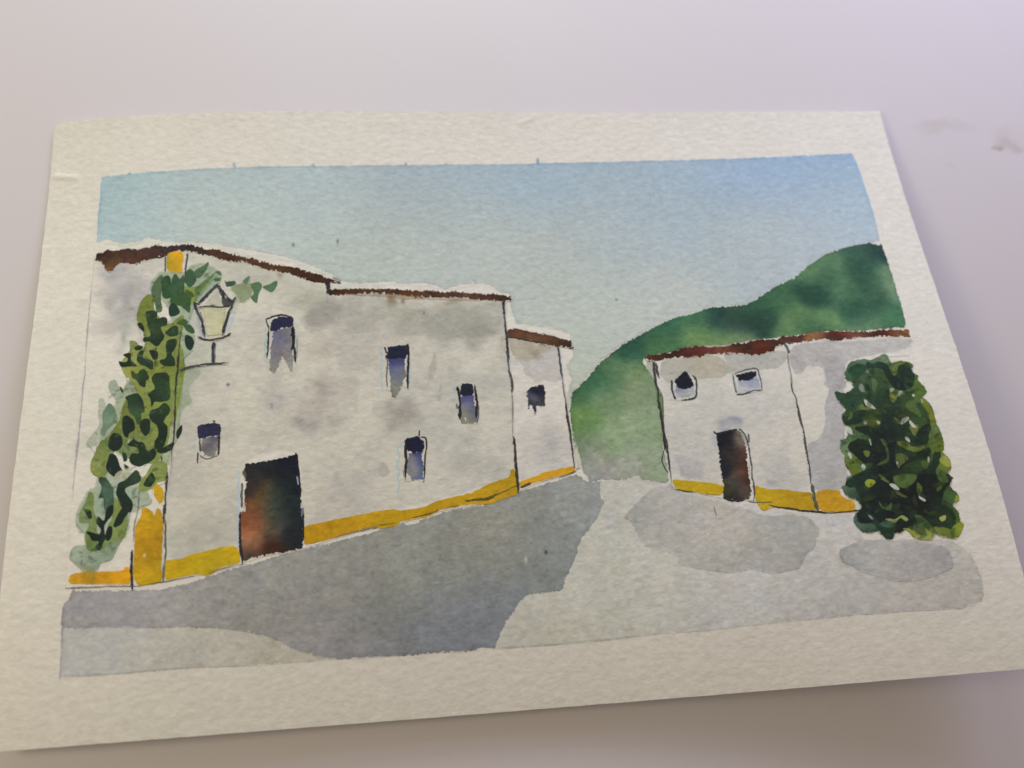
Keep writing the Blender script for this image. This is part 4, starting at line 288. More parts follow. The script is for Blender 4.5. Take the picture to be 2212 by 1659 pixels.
["F",[[-82.2,16.76],[-82.0,19.66],[-81.35,21.88],[-79.84,23.11],[-78.59,21.94],[-78.4,18.76],[-75.46,15.23],[-72.43,17.3],[-71.93,15.04],[-72.5,10.65],[-71.6,7.99],[-71.93,2.87],[-82.46,3.5],[-84.28,4.89],[-84.63,7.06],[-83.14,9.12],[-83.31,11.53],[-82.25,11.68],[-80.29,9.8],[-80.52,13.32]],[[-80.1,20.4,0.206,0.273,0.034],[-81.5,17.8,0.206,0.261,0.03],[-82.9,10.4,0.226,0.275,0.076],[-83.5,5.0,0.462,0.471,0.124],[-76.1,8.7,0.24,0.297,0.07],[-73.0,12.9,0.21,0.277,0.063],[-77.8,4.5,0.212,0.281,0.065],[-72.3,6.3,0.231,0.314,0.07]],{"s":0.11,"w":0.1,"r":0.0,"e":0.1,"m":0.07,"a":0.95,"c":1,"n":0.0,"k":0.5}],
["F",[[-72.36,24.32],[-69.96,24.2],[-68.01,25.26],[-66.44,26.11],[-67.94,23.42],[-69.46,21.66],[-69.04,20.96],[-70.58,19.9],[-71.78,20.42]],[[-70.9,22.2,0.277,0.353,0.053],[-68.0,24.8,0.244,0.327,0.082]],{"s":0.15,"w":0.1,"r":0.0,"e":0.0,"m":0.05,"a":0.9,"c":1,"n":0.0,"k":0.5}],
["F",[[-84.73,5.76],[-82.67,6.48],[-71.88,5.82],[-71.49,1.53],[-71.72,-1.62],[-72.41,-6.76],[-73.44,-8.74],[-73.98,-12.74],[-76.15,-16.96],[-81.17,-15.85],[-84.62,-13.64],[-85.75,-18.27],[-87.41,-19.22],[-89.06,-18.04],[-89.4,-16.06],[-88.67,-13.75],[-87.76,-11.23],[-86.16,-10.34],[-84.36,-7.02],[-83.82,-4.19],[-83.03,-1.96],[-81.02,-1.06],[-82.79,2.64],[-83.38,2.89]],[[-83.7,4.6,0.479,0.49,0.145],[-81.6,5.3,0.229,0.279,0.051],[-75.9,4.8,0.231,0.291,0.06],[-72.1,-0.5,0.224,0.306,0.057],[-79.2,-0.1,0.232,0.293,0.061],[-78.6,-3.3,0.246,0.306,0.058],[-83.7,-5.2,0.164,0.212,0.024],[-83.9,-8.1,0.188,0.246,0.045],[-86.9,-12.9,0.127,0.197,0.019],[-88.4,-16.7,0.402,0.457,0.144],[-77.2,-8.5,0.251,0.311,0.068],[-77.7,-11.5,0.241,0.305,0.064],[-82.3,-13.2,0.184,0.267,0.117],[-86.9,-17.8,0.147,0.213,0.022]],{"s":0.11,"w":0.09,"r":0.0,"e":0.1,"m":0.08,"a":0.92,"c":1,"n":0.0,"k":0.5}],
["F",[[-76.53,-16.74],[-74.14,-16.89],[-73.75,-19.26],[-74.13,-20.79],[-75.74,-21.27],[-76.59,-22.37],[-78.92,-22.79],[-79.28,-21.23],[-78.04,-19.18]],[[-75.2,-18.6,0.277,0.355,0.086],[-78.4,-22.2,0.222,0.294,0.068]],{"s":0.1,"w":0.07,"r":0.0,"e":0.1,"m":0.05,"a":0.95,"c":1,"n":0.0,"k":0.5}],
["F",[[-90.73,-26.55],[-89.72,-23.42],[-89.28,-22.12],[-88.32,-22.76],[-88.11,-25.62],[-87.43,-27.54],[-87.0,-29.81],[-87.02,-30.73],[-85.52,-31.94],[-84.97,-29.4],[-84.19,-27.77],[-84.26,-24.0],[-83.16,-24.27],[-82.37,-25.46],[-81.7,-24.56],[-81.05,-26.49],[-81.18,-30.22],[-81.6,-32.22],[-84.02,-33.15],[-86.41,-34.44],[-88.57,-33.92],[-89.35,-31.66],[-89.19,-30.2],[-88.72,-29.31],[-88.95,-28.74],[-90.58,-28.43]],[[-89.3,-24.0,0.172,0.246,0.04],[-90.2,-28.1,0.229,0.318,0.178],[-88.0,-29.2,0.223,0.313,0.076],[-83.5,-25.4,0.238,0.32,0.081],[-82.0,-30.7,0.236,0.319,0.077],[-88.1,-33.2,0.137,0.228,0.048],[-84.6,-33.1,0.229,0.321,0.115]],{"s":0.1,"w":0.09,"r":0.0,"e":0.1,"m":0.08,"a":0.92,"c":1,"n":0.0,"k":0.5}],
["F",[[-79.49,23.82],[-78.46,26.74],[-77.09,27.35],[-77.11,22.08],[-76.82,18.67],[-77.99,18.4],[-78.53,21.03]],[[-78.4,25.6,0.17,0.278,0.18],[-77.7,19.8,0.072,0.124,0.055]],{"s":0.11,"w":0.06,"r":0.0,"e":0.15,"m":0.05,"a":1.0,"c":1,"n":0.0,"k":0.5}],
["F",[[-77.26,26.66],[-76.1,27.52],[-75.26,26.55],[-74.94,24.23],[-75.02,21.96],[-76.6,21.82],[-77.13,24.36]],[[-76.0,24.7,0.037,0.101,0.05]],{"s":0.11,"w":0.06,"r":0.0,"e":0.12,"m":0.05,"a":1.0,"c":1,"n":0.0,"k":0.5}],
["F",[[-74.88,26.99],[-74.11,27.76],[-73.25,26.44],[-72.49,27.32],[-72.26,22.26],[-73.78,20.75],[-75.07,22.87]],[[-74.0,26.0,0.068,0.164,0.11],[-73.3,23.0,0.035,0.088,0.033]],{"s":0.11,"w":0.06,"r":0.0,"e":0.12,"m":0.05,"a":1.0,"c":1,"n":0.0,"k":0.5}],
["F",[[-71.93,28.22],[-70.96,28.87],[-69.85,27.19],[-69.81,25.34],[-70.96,24.14],[-72.11,25.46]],[[-71.1,27.3,0.037,0.101,0.054],[-70.8,25.2,0.072,0.164,0.075]],{"s":0.11,"w":0.06,"r":0.0,"e":0.12,"m":0.05,"a":1.0,"c":1,"n":0.0,"k":0.5}],
["F",[[-70.13,28.36],[-68.17,29.55],[-67.1,30.67],[-67.34,28.93],[-68.47,26.9],[-69.66,26.49]],[[-68.5,28.5,0.094,0.181,0.098]],{"s":0.11,"w":0.06,"r":0.0,"e":0.12,"m":0.05,"a":1.0,"c":1,"n":0.0,"k":0.5}],
["F",[[-74.85,22.4],[-72.31,23.18],[-70.66,21.95],[-70.6,20.36],[-70.87,17.67],[-72.73,19.56],[-74.93,20.14]],[[-73.8,20.8,0.025,0.068,0.029],[-71.3,19.5,0.102,0.184,0.059]],{"s":0.11,"w":0.08,"r":0.0,"e":0.08,"m":0.05,"a":1.0,"c":1,"n":0.0,"k":0.5}],
["F",[[-72.03,23.62],[-70.71,23.1],[-69.87,21.91],[-71.25,21.75]],[[-71.0,22.6,0.078,0.137,0.034]],{"s":0.11,"w":0.06,"r":0.0,"e":0.0,"m":0.05,"a":1.0,"c":1,"n":0.0,"k":0.5}],
["F",[[-75.3,19.71],[-74.15,20.32],[-72.87,18.22],[-73.99,17.11],[-75.18,17.45]],[[-74.3,18.6,0.019,0.049,0.034]],{"s":0.11,"w":0.06,"r":0.0,"e":0.1,"m":0.05,"a":1.0,"c":1,"n":0.0,"k":0.5}],
["F",[[-80.36,18.66],[-77.99,18.51],[-77.69,16.7],[-76.54,17.08],[-75.53,16.57],[-75.45,15.01],[-76.79,14.53],[-75.89,12.38],[-76.39,10.87],[-77.5,9.95],[-79.12,11.26],[-80.39,11.34],[-80.36,12.43],[-79.02,12.79],[-79.9,15.94]],[[-79.3,17.5,0.025,0.06,0.027],[-78.5,14.3,0.064,0.116,0.039],[-76.5,15.7,0.023,0.052,0.024],[-78.2,11.6,0.017,0.034,0.025]],{"s":0.11,"w":0.08,"r":0.0,"e":0.1,"m":0.15,"a":1.0,"c":1,"n":0.0,"k":0.5}],
["F",[[-81.95,15.85],[-80.97,15.79],[-80.27,14.08],[-80.85,14.01],[-81.69,14.95]],[[-81.1,14.9,0.019,0.033,0.022]],{"s":0.07,"w":0.06,"r":0.0,"e":0.0,"m":0.05,"a":1.0,"c":1,"n":0.0,"k":0.5}],
["F",[[-75.75,13.36],[-73.49,14.9],[-72.9,12.87],[-73.55,12.2],[-74.91,12.21]],[[-74.1,13.1,0.025,0.061,0.034]],{"s":0.11,"w":0.06,"r":0.0,"e":0.1,"m":0.05,"a":1.0,"c":1,"n":0.0,"k":0.5}],
["F",[[-73.51,15.35],[-71.99,16.38],[-70.97,15.43],[-71.92,14.77]],[[-72.1,15.5,0.064,0.126,0.039]],{"s":0.11,"w":0.04,"r":0.0,"e":0.1,"m":0.05,"a":1.0,"c":1,"n":0.0,"k":0.5}],
["F",[[-71.92,14.81],[-70.55,14.85],[-69.51,13.36],[-69.87,12.6],[-71.27,13.45]],[[-70.6,13.8,0.054,0.117,0.05]],{"s":0.09,"w":0.04,"r":0.0,"e":0.12,"m":0.05,"a":1.0,"c":1,"n":0.0,"k":0.5}],
["F",[[-71.5,12.14],[-70.53,12.2],[-69.65,11.16],[-69.56,9.84],[-70.18,8.56],[-71.29,9.71]],[[-70.5,10.6,0.016,0.04,0.029]],{"s":0.09,"w":0.04,"r":0.0,"e":0.08,"m":0.05,"a":1.0,"c":1,"n":0.0,"k":0.5}],
["F",[[-75.42,10.82],[-73.32,11.46],[-73.32,9.6],[-74.2,7.91],[-73.37,6.78],[-73.37,4.95],[-75.89,5.42],[-76.57,6.65],[-75.22,7.21]],[[-74.4,10.3,0.029,0.069,0.027],[-74.8,6.4,0.017,0.037,0.023]],{"s":0.11,"w":0.08,"r":0.0,"e":0.1,"m":0.1,"a":1.0,"c":1,"n":0.0,"k":0.5}],
["F",[[-82.31,9.71],[-81.59,10.43],[-80.41,10.13],[-80.75,9.39],[-81.7,9.24]],[[-81.4,9.8,0.017,0.037,0.018]],{"s":0.07,"w":0.04,"r":0.0,"e":0.0,"m":0.05,"a":1.0,"c":1,"n":0.0,"k":0.5}],
["F",[[-84.53,8.35],[-82.82,8.66],[-82.7,6.92],[-81.36,5.55],[-82.98,5.44],[-84.71,5.51],[-85.35,6.89],[-83.83,6.57],[-83.47,7.41]],[[-83.5,6.8,0.015,0.031,0.018]],{"s":0.09,"w":0.06,"r":0.0,"e":0.0,"m":0.05,"a":1.0,"c":1,"n":0.0,"k":0.5}],
["F",[[-81.57,7.28],[-81.11,8.98],[-80.14,9.03],[-80.23,7.41],[-78.26,6.64],[-77.94,4.47],[-79.52,5.21],[-81.11,6.17]],[[-80.7,8.3,0.047,0.103,0.039],[-79.2,6.1,0.014,0.029,0.018]],{"s":0.09,"w":0.06,"r":0.0,"e":0.0,"m":0.1,"a":1.0,"c":1,"n":0.0,"k":0.5}],
["F",[[-78.99,9.07],[-77.24,8.85],[-77.05,7.21],[-77.89,6.83],[-78.54,7.95]],[[-77.9,8.0,0.017,0.031,0.02]],{"s":0.09,"w":0.06,"r":0.0,"e":0.0,"m":0.05,"a":1.0,"c":1,"n":0.0,"k":0.5}],
["S",[[-77.6,10.07],[-77.57,4.66]],[[-77.6,7.4,0.042,0.061,0.022]],{"t":0.17,"j":0.16000000000000003,"p":0,"a":0.96}],
["F",[[-69.93,23.28],[-68.41,25.28],[-65.3,27.91],[-66.05,26.32],[-67.97,24.11],[-69.07,21.65],[-69.45,21.44]],[[-68.0,24.3,0.109,0.209,0.084]],{"s":0.11,"w":0.08,"r":0.0,"e":0.0,"m":0.05,"a":0.8,"c":1,"n":0.0,"k":0.5}],
["S",[[-68.87,21.64],[-66.8,24.97],[-64.87,26.97]],[[-66.8,24.5,0.127,0.239,0.117]],{"t":0.6,"j":0.5,"p":0,"a":0.5}],
["F",[[-65.5,27.8],[-64.7,28.07],[-64.16,26.94],[-64.98,27.25]],[[-64.8,27.5,0.073,0.157,0.091]],{"s":0.08,"w":0.04,"r":0.0,"e":0.0,"m":0.05,"a":1.0,"c":1,"n":0.0,"k":0.5}],
["F",[[-65.74,26.08],[-64.45,26.3],[-64.32,25.51],[-65.52,25.42]],[[-65.0,25.8,0.079,0.165,0.084]],{"s":0.08,"w":0.04,"r":0.0,"e":0.0,"m":0.05,"a":1.0,"c":1,"n":0.0,"k":0.5}],
["F",[[-62.81,25.26],[-61.01,25.37],[-61.09,24.39],[-62.18,24.08]],[[-61.8,24.8,0.042,0.108,0.074]],{"s":0.15,"w":0.08,"r":0.0,"e":0.0,"m":0.05,"a":1.0,"c":1,"n":0.0,"k":0.5}],
["F",[[-61.97,23.62],[-59.99,24.69],[-57.78,26.22],[-57.68,21.16],[-59.28,19.62],[-60.72,21.73]],[[-59.6,22.8,0.309,0.38,0.256]],{"s":0.23,"w":0.12,"r":0.0,"e":0.0,"m":0.05,"a":0.7,"c":1,"n":0.0,"k":0.5}],
["F",[[-63.31,25.59],[-62.5,25.05],[-61.1,25.23],[-60.92,24.46],[-62.07,23.98],[-62.87,24.19]],[[-62.1,24.8,0.054,0.108,0.078]],{"s":0.15,"w":0.08,"r":0.0,"e":0.0,"m":0.05,"a":1.0,"c":1,"n":0.0,"k":0.5}],
["F",[[-61.67,24.14],[-57.68,24.68],[-57.03,22.13],[-58.4,20.58],[-60.56,19.64],[-61.01,21.82]],[[-60.3,23.4,0.227,0.304,0.19],[-59.6,21.1,0.357,0.392,0.205]],{"s":0.15,"w":0.1,"r":0.0,"e":0.0,"m":0.05,"a":0.85,"c":1,"n":0.0,"k":0.5}],
["F",[[-59.3,25.32],[-58.01,26.59],[-57.8,26.07],[-58.48,24.48],[-58.98,24.68]],[[-58.5,25.4,0.143,0.239,0.136]],{"s":0.11,"w":0.04,"r":0.0,"e":0.0,"m":0.05,"a":1.0,"c":1,"n":0.0,"k":0.5}],
["F",[[-57.57,24.33],[-55.87,24.96],[-55.01,23.89],[-55.78,21.62],[-56.14,19.54],[-57.61,21.01],[-56.83,22.12]],[[-56.4,22.5,0.11,0.21,0.109]],{"s":0.11,"w":0.06,"r":0.0,"e":0.15,"m":0.05,"a":1.0,"c":1,"n":0.0,"k":0.5}],
["F",[[-54.95,23.66],[-53.65,24.19],[-51.84,25.13],[-51.79,23.79],[-52.82,22.25],[-54.23,22.95]],[[-53.2,23.7,0.115,0.225,0.119]],{"s":0.11,"w":0.04,"r":0.0,"e":0.18,"m":0.05,"a":1.0,"c":1,"n":0.0,"k":0.5}],
["F",[[-82.53,4.43],[-81.33,3.71],[-80.62,4.52],[-79.67,4.57],[-78.6,2.69],[-79.3,1.78],[-79.31,0.41],[-80.38,0.79],[-81.23,2.11],[-82.23,2.92]],[[-81.3,2.8,0.047,0.099,0.031],[-79.6,3.1,0.025,0.058,0.023],[-80.0,1.2,0.017,0.035,0.019]],{"s":0.09,"w":0.06,"r":0.0,"e":0.0,"m":0.1,"a":1.0,"c":1,"n":0.0,"k":0.5}],
["F",[[-77.85,2.96],[-76.75,3.7],[-74.53,3.19],[-74.09,0.41],[-74.09,-2.52],[-75.6,-3.31],[-77.11,-3.18],[-77.71,-4.28],[-78.14,-2.28],[-78.74,-1.2],[-77.29,-0.03],[-77.98,1.91]],[[-76.7,2.3,0.021,0.044,0.023],[-75.2,-0.6,0.045,0.106,0.04],[-77.5,-2.3,0.016,0.032,0.021]],{"s":0.09,"w":0.08,"r":0.0,"e":0.0,"m":0.1,"a":1.0,"c":1,"n":0.0,"k":0.5}],
["F",[[-83.25,-1.53],[-81.78,-1.01],[-80.73,-1.07],[-79.6,-2.61],[-79.02,-5.12],[-79.6,-5.5],[-79.69,-7.13],[-80.18,-8.12],[-81.04,-6.43],[-82.47,-4.69],[-82.78,-2.81]],[[-82.1,-2.0,0.026,0.062,0.031],[-80.8,-4.6,0.075,0.145,0.064],[-80.0,-2.8,0.014,0.03,0.023],[-80.2,-7.1,0.044,0.102,0.041]],{"s":0.09,"w":0.08,"r":0.0,"e":0.1,"m":0.05,"a":1.0,"c":1,"n":0.0,"k":0.5}],
["F",[[-77.93,-5.19],[-76.29,-4.47],[-75.12,-3.5],[-73.82,-4.82],[-73.91,-6.05],[-74.99,-7.63],[-74.07,-9.11],[-74.22,-11.72],[-75.03,-13.87],[-76.32,-13.89],[-76.61,-12.57],[-75.94,-10.61],[-76.24,-8.57],[-77.81,-7.25]],[[-75.3,-4.9,0.034,0.077,0.029],[-76.5,-6.9,0.016,0.033,0.022],[-75.0,-10.3,0.015,0.031,0.02],[-75.8,-13.2,0.02,0.037,0.022]],{"s":0.09,"w":0.07,"r":0.0,"e":0.0,"m":0.05,"a":1.0,"c":1,"n":0.0,"k":0.5}],
["F",[[-79.86,-7.32],[-78.01,-7.03],[-77.7,-9.69],[-78.53,-10.75],[-79.49,-9.58]],[[-78.7,-8.9,0.02,0.042,0.027]],{"s":0.09,"w":0.06,"r":0.0,"e":0.0,"m":0.05,"a":1.0,"c":1,"n":0.0,"k":0.5}],
["F",[[-83.49,-6.16],[-82.57,-5.88],[-81.17,-7.24],[-80.83,-9.09],[-81.84,-9.83],[-82.23,-10.85],[-83.2,-9.74],[-83.57,-7.69]],[[-82.4,-8.3,0.014,0.028,0.024]],{"s":0.09,"w":0.06,"r":0.0,"e":0.0,"m":0.05,"a":1.0,"c":1,"n":0.0,"k":0.5}],
["F",[[-86.02,-10.95],[-85.01,-9.57],[-83.47,-10.43],[-83.28,-12.54],[-84.61,-13.8],[-86.02,-12.75]],[[-84.7,-11.7,0.015,0.03,0.024]],{"s":0.09,"w":0.06,"r":0.0,"e":0.0,"m":0.05,"a":1.0,"c":1,"n":0.0,"k":0.5}],
["F",[[-85.5,-14.17],[-84.27,-14.75],[-83.28,-17.08],[-82.63,-18.1],[-83.32,-19.26],[-84.6,-19.17],[-86.02,-17.67],[-85.94,-15.72]],[[-84.4,-17.0,0.013,0.028,0.025]],{"s":0.09,"w":0.06,"r":0.0,"e":0.0,"m":0.05,"a":1.0,"c":1,"n":0.0,"k":0.5}],
["F",[[-82.15,-12.02],[-81.0,-11.29],[-81.02,-9.48],[-80.61,-11.52],[-78.81,-12.34],[-77.96,-14.18],[-76.51,-13.68],[-76.26,-15.58],[-78.16,-17.03],[-79.98,-17.3],[-81.53,-15.92],[-81.25,-14.46],[-79.79,-14.36],[-80.23,-13.14],[-81.74,-12.74]],[[-79.5,-12.8,0.016,0.033,0.022],[-78.4,-15.6,0.02,0.047,0.025]],{"s":0.09,"w":0.07,"r":0.0,"e":0.0,"m":0.05,"a":1.0,"c":1,"n":0.0,"k":0.5}],
["F",[[-76.12,-14.2],[-73.96,-13.14],[-72.61,-12.42],[-72.99,-14.09],[-74.98,-14.86]],[[-74.1,-13.7,0.018,0.037,0.022]],{"s":0.09,"w":0.06,"r":0.0,"e":0.0,"m":0.05,"a":1.0,"c":1,"n":0.0,"k":0.5}],
["F",[[-72.19,-11.44],[-72.22,-10.02],[-71.24,-8.66],[-71.1,-10.09],[-71.81,-11.66]],[[-71.7,-10.4,0.02,0.04,0.027]],{"s":0.09,"w":0.04,"r":0.0,"e":0.0,"m":0.05,"a":1.0,"c":1,"n":0.0,"k":0.5}],
["F",[[-86.92,-2.94],[-85.75,-3.44],[-84.77,-5.97],[-84.64,-7.0],[-86.46,-8.91],[-87.09,-10.27],[-87.89,-9.61],[-87.51,-7.41],[-87.84,-5.55]],[[-86.1,-3.8,0.14,0.24,0.162],[-86.6,-6.7,0.233,0.343,0.267],[-87.2,-8.9,0.215,0.32,0.226]],{"s":0.11,"w":0.08,"r":0.0,"e":0.15,"m":0.05,"a":1.0,"c":1,"n":0.0,"k":0.5}],
["F",[[-87.41,-19.22],[-86.03,-19.42],[-84.81,-21.24],[-84.13,-22.82],[-84.17,-26.77],[-85.72,-26.31],[-86.26,-23.81],[-87.18,-23.56],[-86.78,-21.68],[-87.33,-20.29]],[[-86.9,-19.7,0.035,0.067,0.047],[-85.7,-21.8,0.119,0.202,0.148],[-86.1,-23.3,0.031,0.068,0.048],[-85.2,-25.6,0.1,0.179,0.142]],{"s":0.09,"w":0.07,"r":0.0,"e":0.15,"m":0.05,"a":1.0,"c":1,"n":0.0,"k":0.5}],
["F",[[-81.82,-19.9],[-79.93,-17.99],[-78.86,-20.1],[-79.75,-21.1],[-81.78,-21.83],[-81.8,-22.98],[-80.38,-24.98],[-80.66,-27.02],[-81.76,-26.58],[-82.96,-24.61],[-83.68,-22.47],[-83.4,-20.76]],[[-80.4,-19.8,0.041,0.087,0.051],[-82.6,-22.0,0.017,0.035,0.026],[-81.3,-25.5,0.015,0.03,0.021]],{"s":0.09,"w":0.07,"r":0.0,"e":0.0,"m":0.05,"a":1.0,"c":1,"n":0.0,"k":0.5}],
["F",[[-77.8,-20.17],[-76.96,-18.82],[-75.94,-20.29],[-76.55,-21.5],[-76.97,-22.0],[-77.89,-21.8],[-78.43,-21.29]],[[-77.2,-20.8,0.019,0.038,0.023]],{"s":0.09,"w":0.05,"r":0.0,"e":0.0,"m":0.05,"a":1.0,"c":1,"n":0.0,"k":0.5}],
["S",[[-84.66,0.87],[-83.85,-0.55]],[[-84.3,0.2,0.026,0.054,0.039]],{"t":0.47,"j":0.16000000000000003,"p":1,"a":1}],
["F",[[-83.08,-14.14],[-82.27,-14.4],[-81.99,-15.8],[-82.62,-16.05]],[[-82.5,-15.1,0.02,0.054,0.036]],{"s":0.09,"w":0.04,"r":0.0,"e":0.0,"m":0.05,"a":1.0,"c":1,"n":0.0,"k":0.5}],
["F",[[-82.58,-16.64],[-81.53,-17.3],[-81.71,-18.16],[-82.14,-17.74]],[[-82.0,-17.5,0.025,0.058,0.039]],{"s":0.09,"w":0.04,"r":0.0,"e":0.0,"m":0.05,"a":1.0,"c":1,"n":0.0,"k":0.5}],
["F",[[-75.22,-15.44],[-74.83,-15.86],[-74.97,-16.74]],[[-75.0,-16.0,0.055,0.108,0.067]],{"s":0.11,"w":0.04,"r":0.0,"e":0.0,"m":0.05,"a":1.0,"c":1,"n":0.0,"k":0.5}],
["F",[[-82.26,-11.81],[-81.76,-11.04],[-81.64,-11.45],[-81.97,-12.03]],[[-81.9,-11.6,0.514,0.543,0.392]],{"s":0.07,"w":0.04,"r":0.0,"e":0.0,"m":0.05,"a":1.0,"c":1,"n":0.0,"k":0.5}],
["F",[[-83.91,-18.6],[-82.14,-17.74],[-79.98,-17.3],[-81.01,-18.21],[-82.2,-19.68],[-84.19,-19.74]],[[-82.2,-18.5,0.477,0.511,0.405]],{"s":0.17,"w":0.09,"r":0.0,"e":0.0,"m":0.05,"a":0.8,"c":1,"n":0.0,"k":0.5}],
["F",[[-89.9,-25.67],[-88.62,-25.99],[-88.23,-27.49],[-88.75,-27.78],[-89.46,-26.65]],[[-89.0,-26.7,0.021,0.041,0.026]],{"s":0.09,"w":0.05,"r":0.0,"e":0.0,"m":0.05,"a":1.0,"c":1,"n":0.0,"k":0.5}],
["F",[[-86.99,-27.39],[-85.76,-28.32],[-85.63,-26.36],[-84.36,-25.23],[-83.92,-27.04],[-85.04,-28.46],[-85.67,-29.72],[-85.3,-31.96],[-85.78,-33.39],[-86.31,-34.59],[-87.18,-33.56],[-86.54,-32.6],[-87.61,-32.38],[-88.59,-31.17],[-89.16,-30.57],[-88.28,-30.45],[-86.82,-31.11],[-86.34,-30.23],[-87.24,-28.86]],[[-86.4,-30.2,0.014,0.025,0.024]],{"s":0.09,"w":0.09,"r":0.0,"e":0.0,"m":0.05,"a":1.0,"c":1,"n":0.0,"k":0.5}],
["F",[[-83.64,-22.52],[-82.61,-21.63],[-81.62,-23.04],[-80.38,-25.03],[-80.55,-25.86],[-81.74,-28.32],[-82.82,-29.64],[-83.89,-29.7],[-83.61,-28.38],[-82.94,-27.11],[-82.15,-25.47],[-83.18,-24.08]],[[-82.4,-25.9,0.017,0.035,0.026]],{"s":0.09,"w":0.07,"r":0.0,"e":0.0,"m":0.05,"a":1.0,"c":1,"n":0.0,"k":0.5}],
["F",[[-84.95,-29.77],[-84.06,-29.74],[-84.0,-31.32],[-84.59,-32.6],[-85.34,-31.96]],[[-84.6,-31.1,0.014,0.025,0.024]],{"s":0.09,"w":0.05,"r":0.0,"e":0.0,"m":0.05,"a":1.0,"c":1,"n":0.0,"k":0.5}],
["F",[[-86.8,-21.34],[-84.61,-21.49],[-84.26,-23.43],[-85.06,-25.46],[-85.96,-25.49],[-86.27,-23.67]],[[-85.5,-23.5,0.08,0.156,0.118]],{"s":0.1,"w":0.07,"r":0.0,"e":0.12,"m":0.05,"a":1.0,"c":1,"n":0.0,"k":0.5}],
["S",[[-90.08,-25.66],[-88.97,-26.12]],[[-89.5,-25.9,0.075,0.131,0.041]],{"t":0.37,"j":0.16000000000000003,"p":0,"a":0.96}],
["S",[[-92.71,32.43],[-92.78,25.48],[-92.79,18.68],[-92.59,9.82],[-92.38,4.23],[-92.45,1.87],[-92.36,-5.41],[-92.37,-11.48],[-92.48,-15.43],[-92.43,-21.26],[-92.42,-23.55]],[[-92.5,1.4,0.24,0.219,0.352]],{"t":0.33,"j":0.5,"p":1,"a":0.6}],
["S",[[-76.8,32.45],[-76.67,28.48]],[[-76.7,30.5,0.088,0.086,0.088]],{"t":0.34,"j":0.16000000000000003,"p":0,"a":0.96}],
["S",[[-71.89,33.0],[-72.1,29.86],[-72.21,25.46]],[[-72.1,29.4,0.065,0.076,0.076]],{"t":0.41,"j":0.32000000000000006,"p":0,"a":1}],
["S",[[-72.35,24.09],[-72.19,18.41]],[[-72.3,21.3,0.065,0.097,0.058]],{"t":0.18,"j":0.16000000000000003,"p":0,"a":0.6}],
["S",[[-72.19,14.38],[-72.57,10.0],[-72.72,4.17],[-72.87,0.55],[-72.8,-4.67],[-72.73,-9.79],[-72.91,-13.8],[-73.02,-19.3]],[[-72.7,-2.3,0.044,0.038,0.037]],{"t":0.36,"j":0.36000000000000004,"p":1,"a":1}],
["S",[[-73.67,-18.97],[-73.77,-22.54],[-73.78,-27.47],[-73.97,-26.01],[-73.86,-29.78]],[[-73.8,-25.0,0.069,0.05,0.06]],{"t":0.45,"j":0.36000000000000004,"p":0,"a":1}],
["S",[[-73.56,-29.24],[-73.46,-33.5],[-73.19,-35.9],[-73.51,-38.05],[-73.5,-41.46]],[[-73.4,-35.6,0.125,0.109,0.103]],{"t":0.44,"j":0.4,"p":0,"a":0.96}],
["F",[[-73.74,-31.27],[-74.01,-31.25],[-73.93,-37.12],[-73.7,-38.58],[-73.42,-37.52]],[[-73.8,-35.1,0.714,0.732,0.74]],{"s":0.05,"w":0.05,"r":0.0,"e":0.0,"m":0.05,"a":0.5,"c":1,"n":0.0,"k":0.5}],
["S",[[-79.11,-23.35],[-79.1,-26.01],[-79.3,-27.17],[-79.69,-29.76],[-79.69,-33.09]],[[-79.4,-27.9,0.129,0.11,0.125]],{"t":0.32,"j":0.45,"p":0,"a":0.8}],
["S",[[-79.86,-34.9],[-79.84,-37.62],[-79.62,-40.32],[-79.46,-42.81]],[[-79.7,-38.9,0.039,0.034,0.034]],{"t":0.53,"j":0.27999999999999997,"p":0,"a":1}],
["S",[[-92.32,-41.42],[-87.52,-41.61],[-83.17,-41.7],[-77.93,-42.04],[-73.59,-41.54],[-69.22,-41.0],[-67.47,-40.79]],[[-78.7,-41.4,0.111,0.112,0.155]],{"t":0.3,"j":0.6,"p":0,"a":0.75}],
["S",[[-91.19,-41.42],[-90.53,-42.09]],[[-90.9,-41.8,0.108,0.116,0.177]],{"t":0.39,"j":0.2,"p":0,"a":0.5}],
["S",[[-64.83,-40.43],[-62.19,-39.7],[-59.0,-39.09],[-56.85,-39.22]],[[-60.7,-39.6,0.143,0.137,0.123]],{"t":0.27,"j":0.6,"p":0,"a":0.7}],
["S",[[-58.68,-30.34],[-58.63,-33.52],[-58.41,-36.3],[-58.14,-39.05]],[[-58.5,-34.8,0.033,0.031,0.041]],{"t":0.5,"j":0.27999999999999997,"p":0,"a":1}],
["S",[[-44.82,-35.69],[-41.7,-35.32],[-37.99,-34.32],[-34.26,-33.6]],[[-39.7,-34.7,0.172,0.149,0.079]],{"t":0.26,"j":0.9,"p":0,"a":0.7}],
["S",[[-34.27,-33.69],[-32.39,-33.19],[-30.7,-33.05]],[[-32.5,-33.3,0.202,0.205,0.186]],{"t":0.49,"j":0.6,"p":0,"a":0.75}],
["S",[[-30.5,-32.68],[-27.11,-32.5]],[[-28.8,-32.6,0.12,0.112,0.04]],{"t":0.25,"j":0.4,"p":0,"a":0.96}],
["S",[[-23.37,-31.57],[-20.3,-30.98],[-17.78,-30.16]],[[-20.5,-30.9,0.088,0.091,0.023]],{"t":0.32,"j":0.48,"p":0,"a":0.96}],
["S",[[-17.39,-29.99],[-13.32,-29.51]],[[-15.4,-29.7,0.17,0.158,0.046]],{"t":0.33,"j":0.8,"p":0,"a":0.6}],
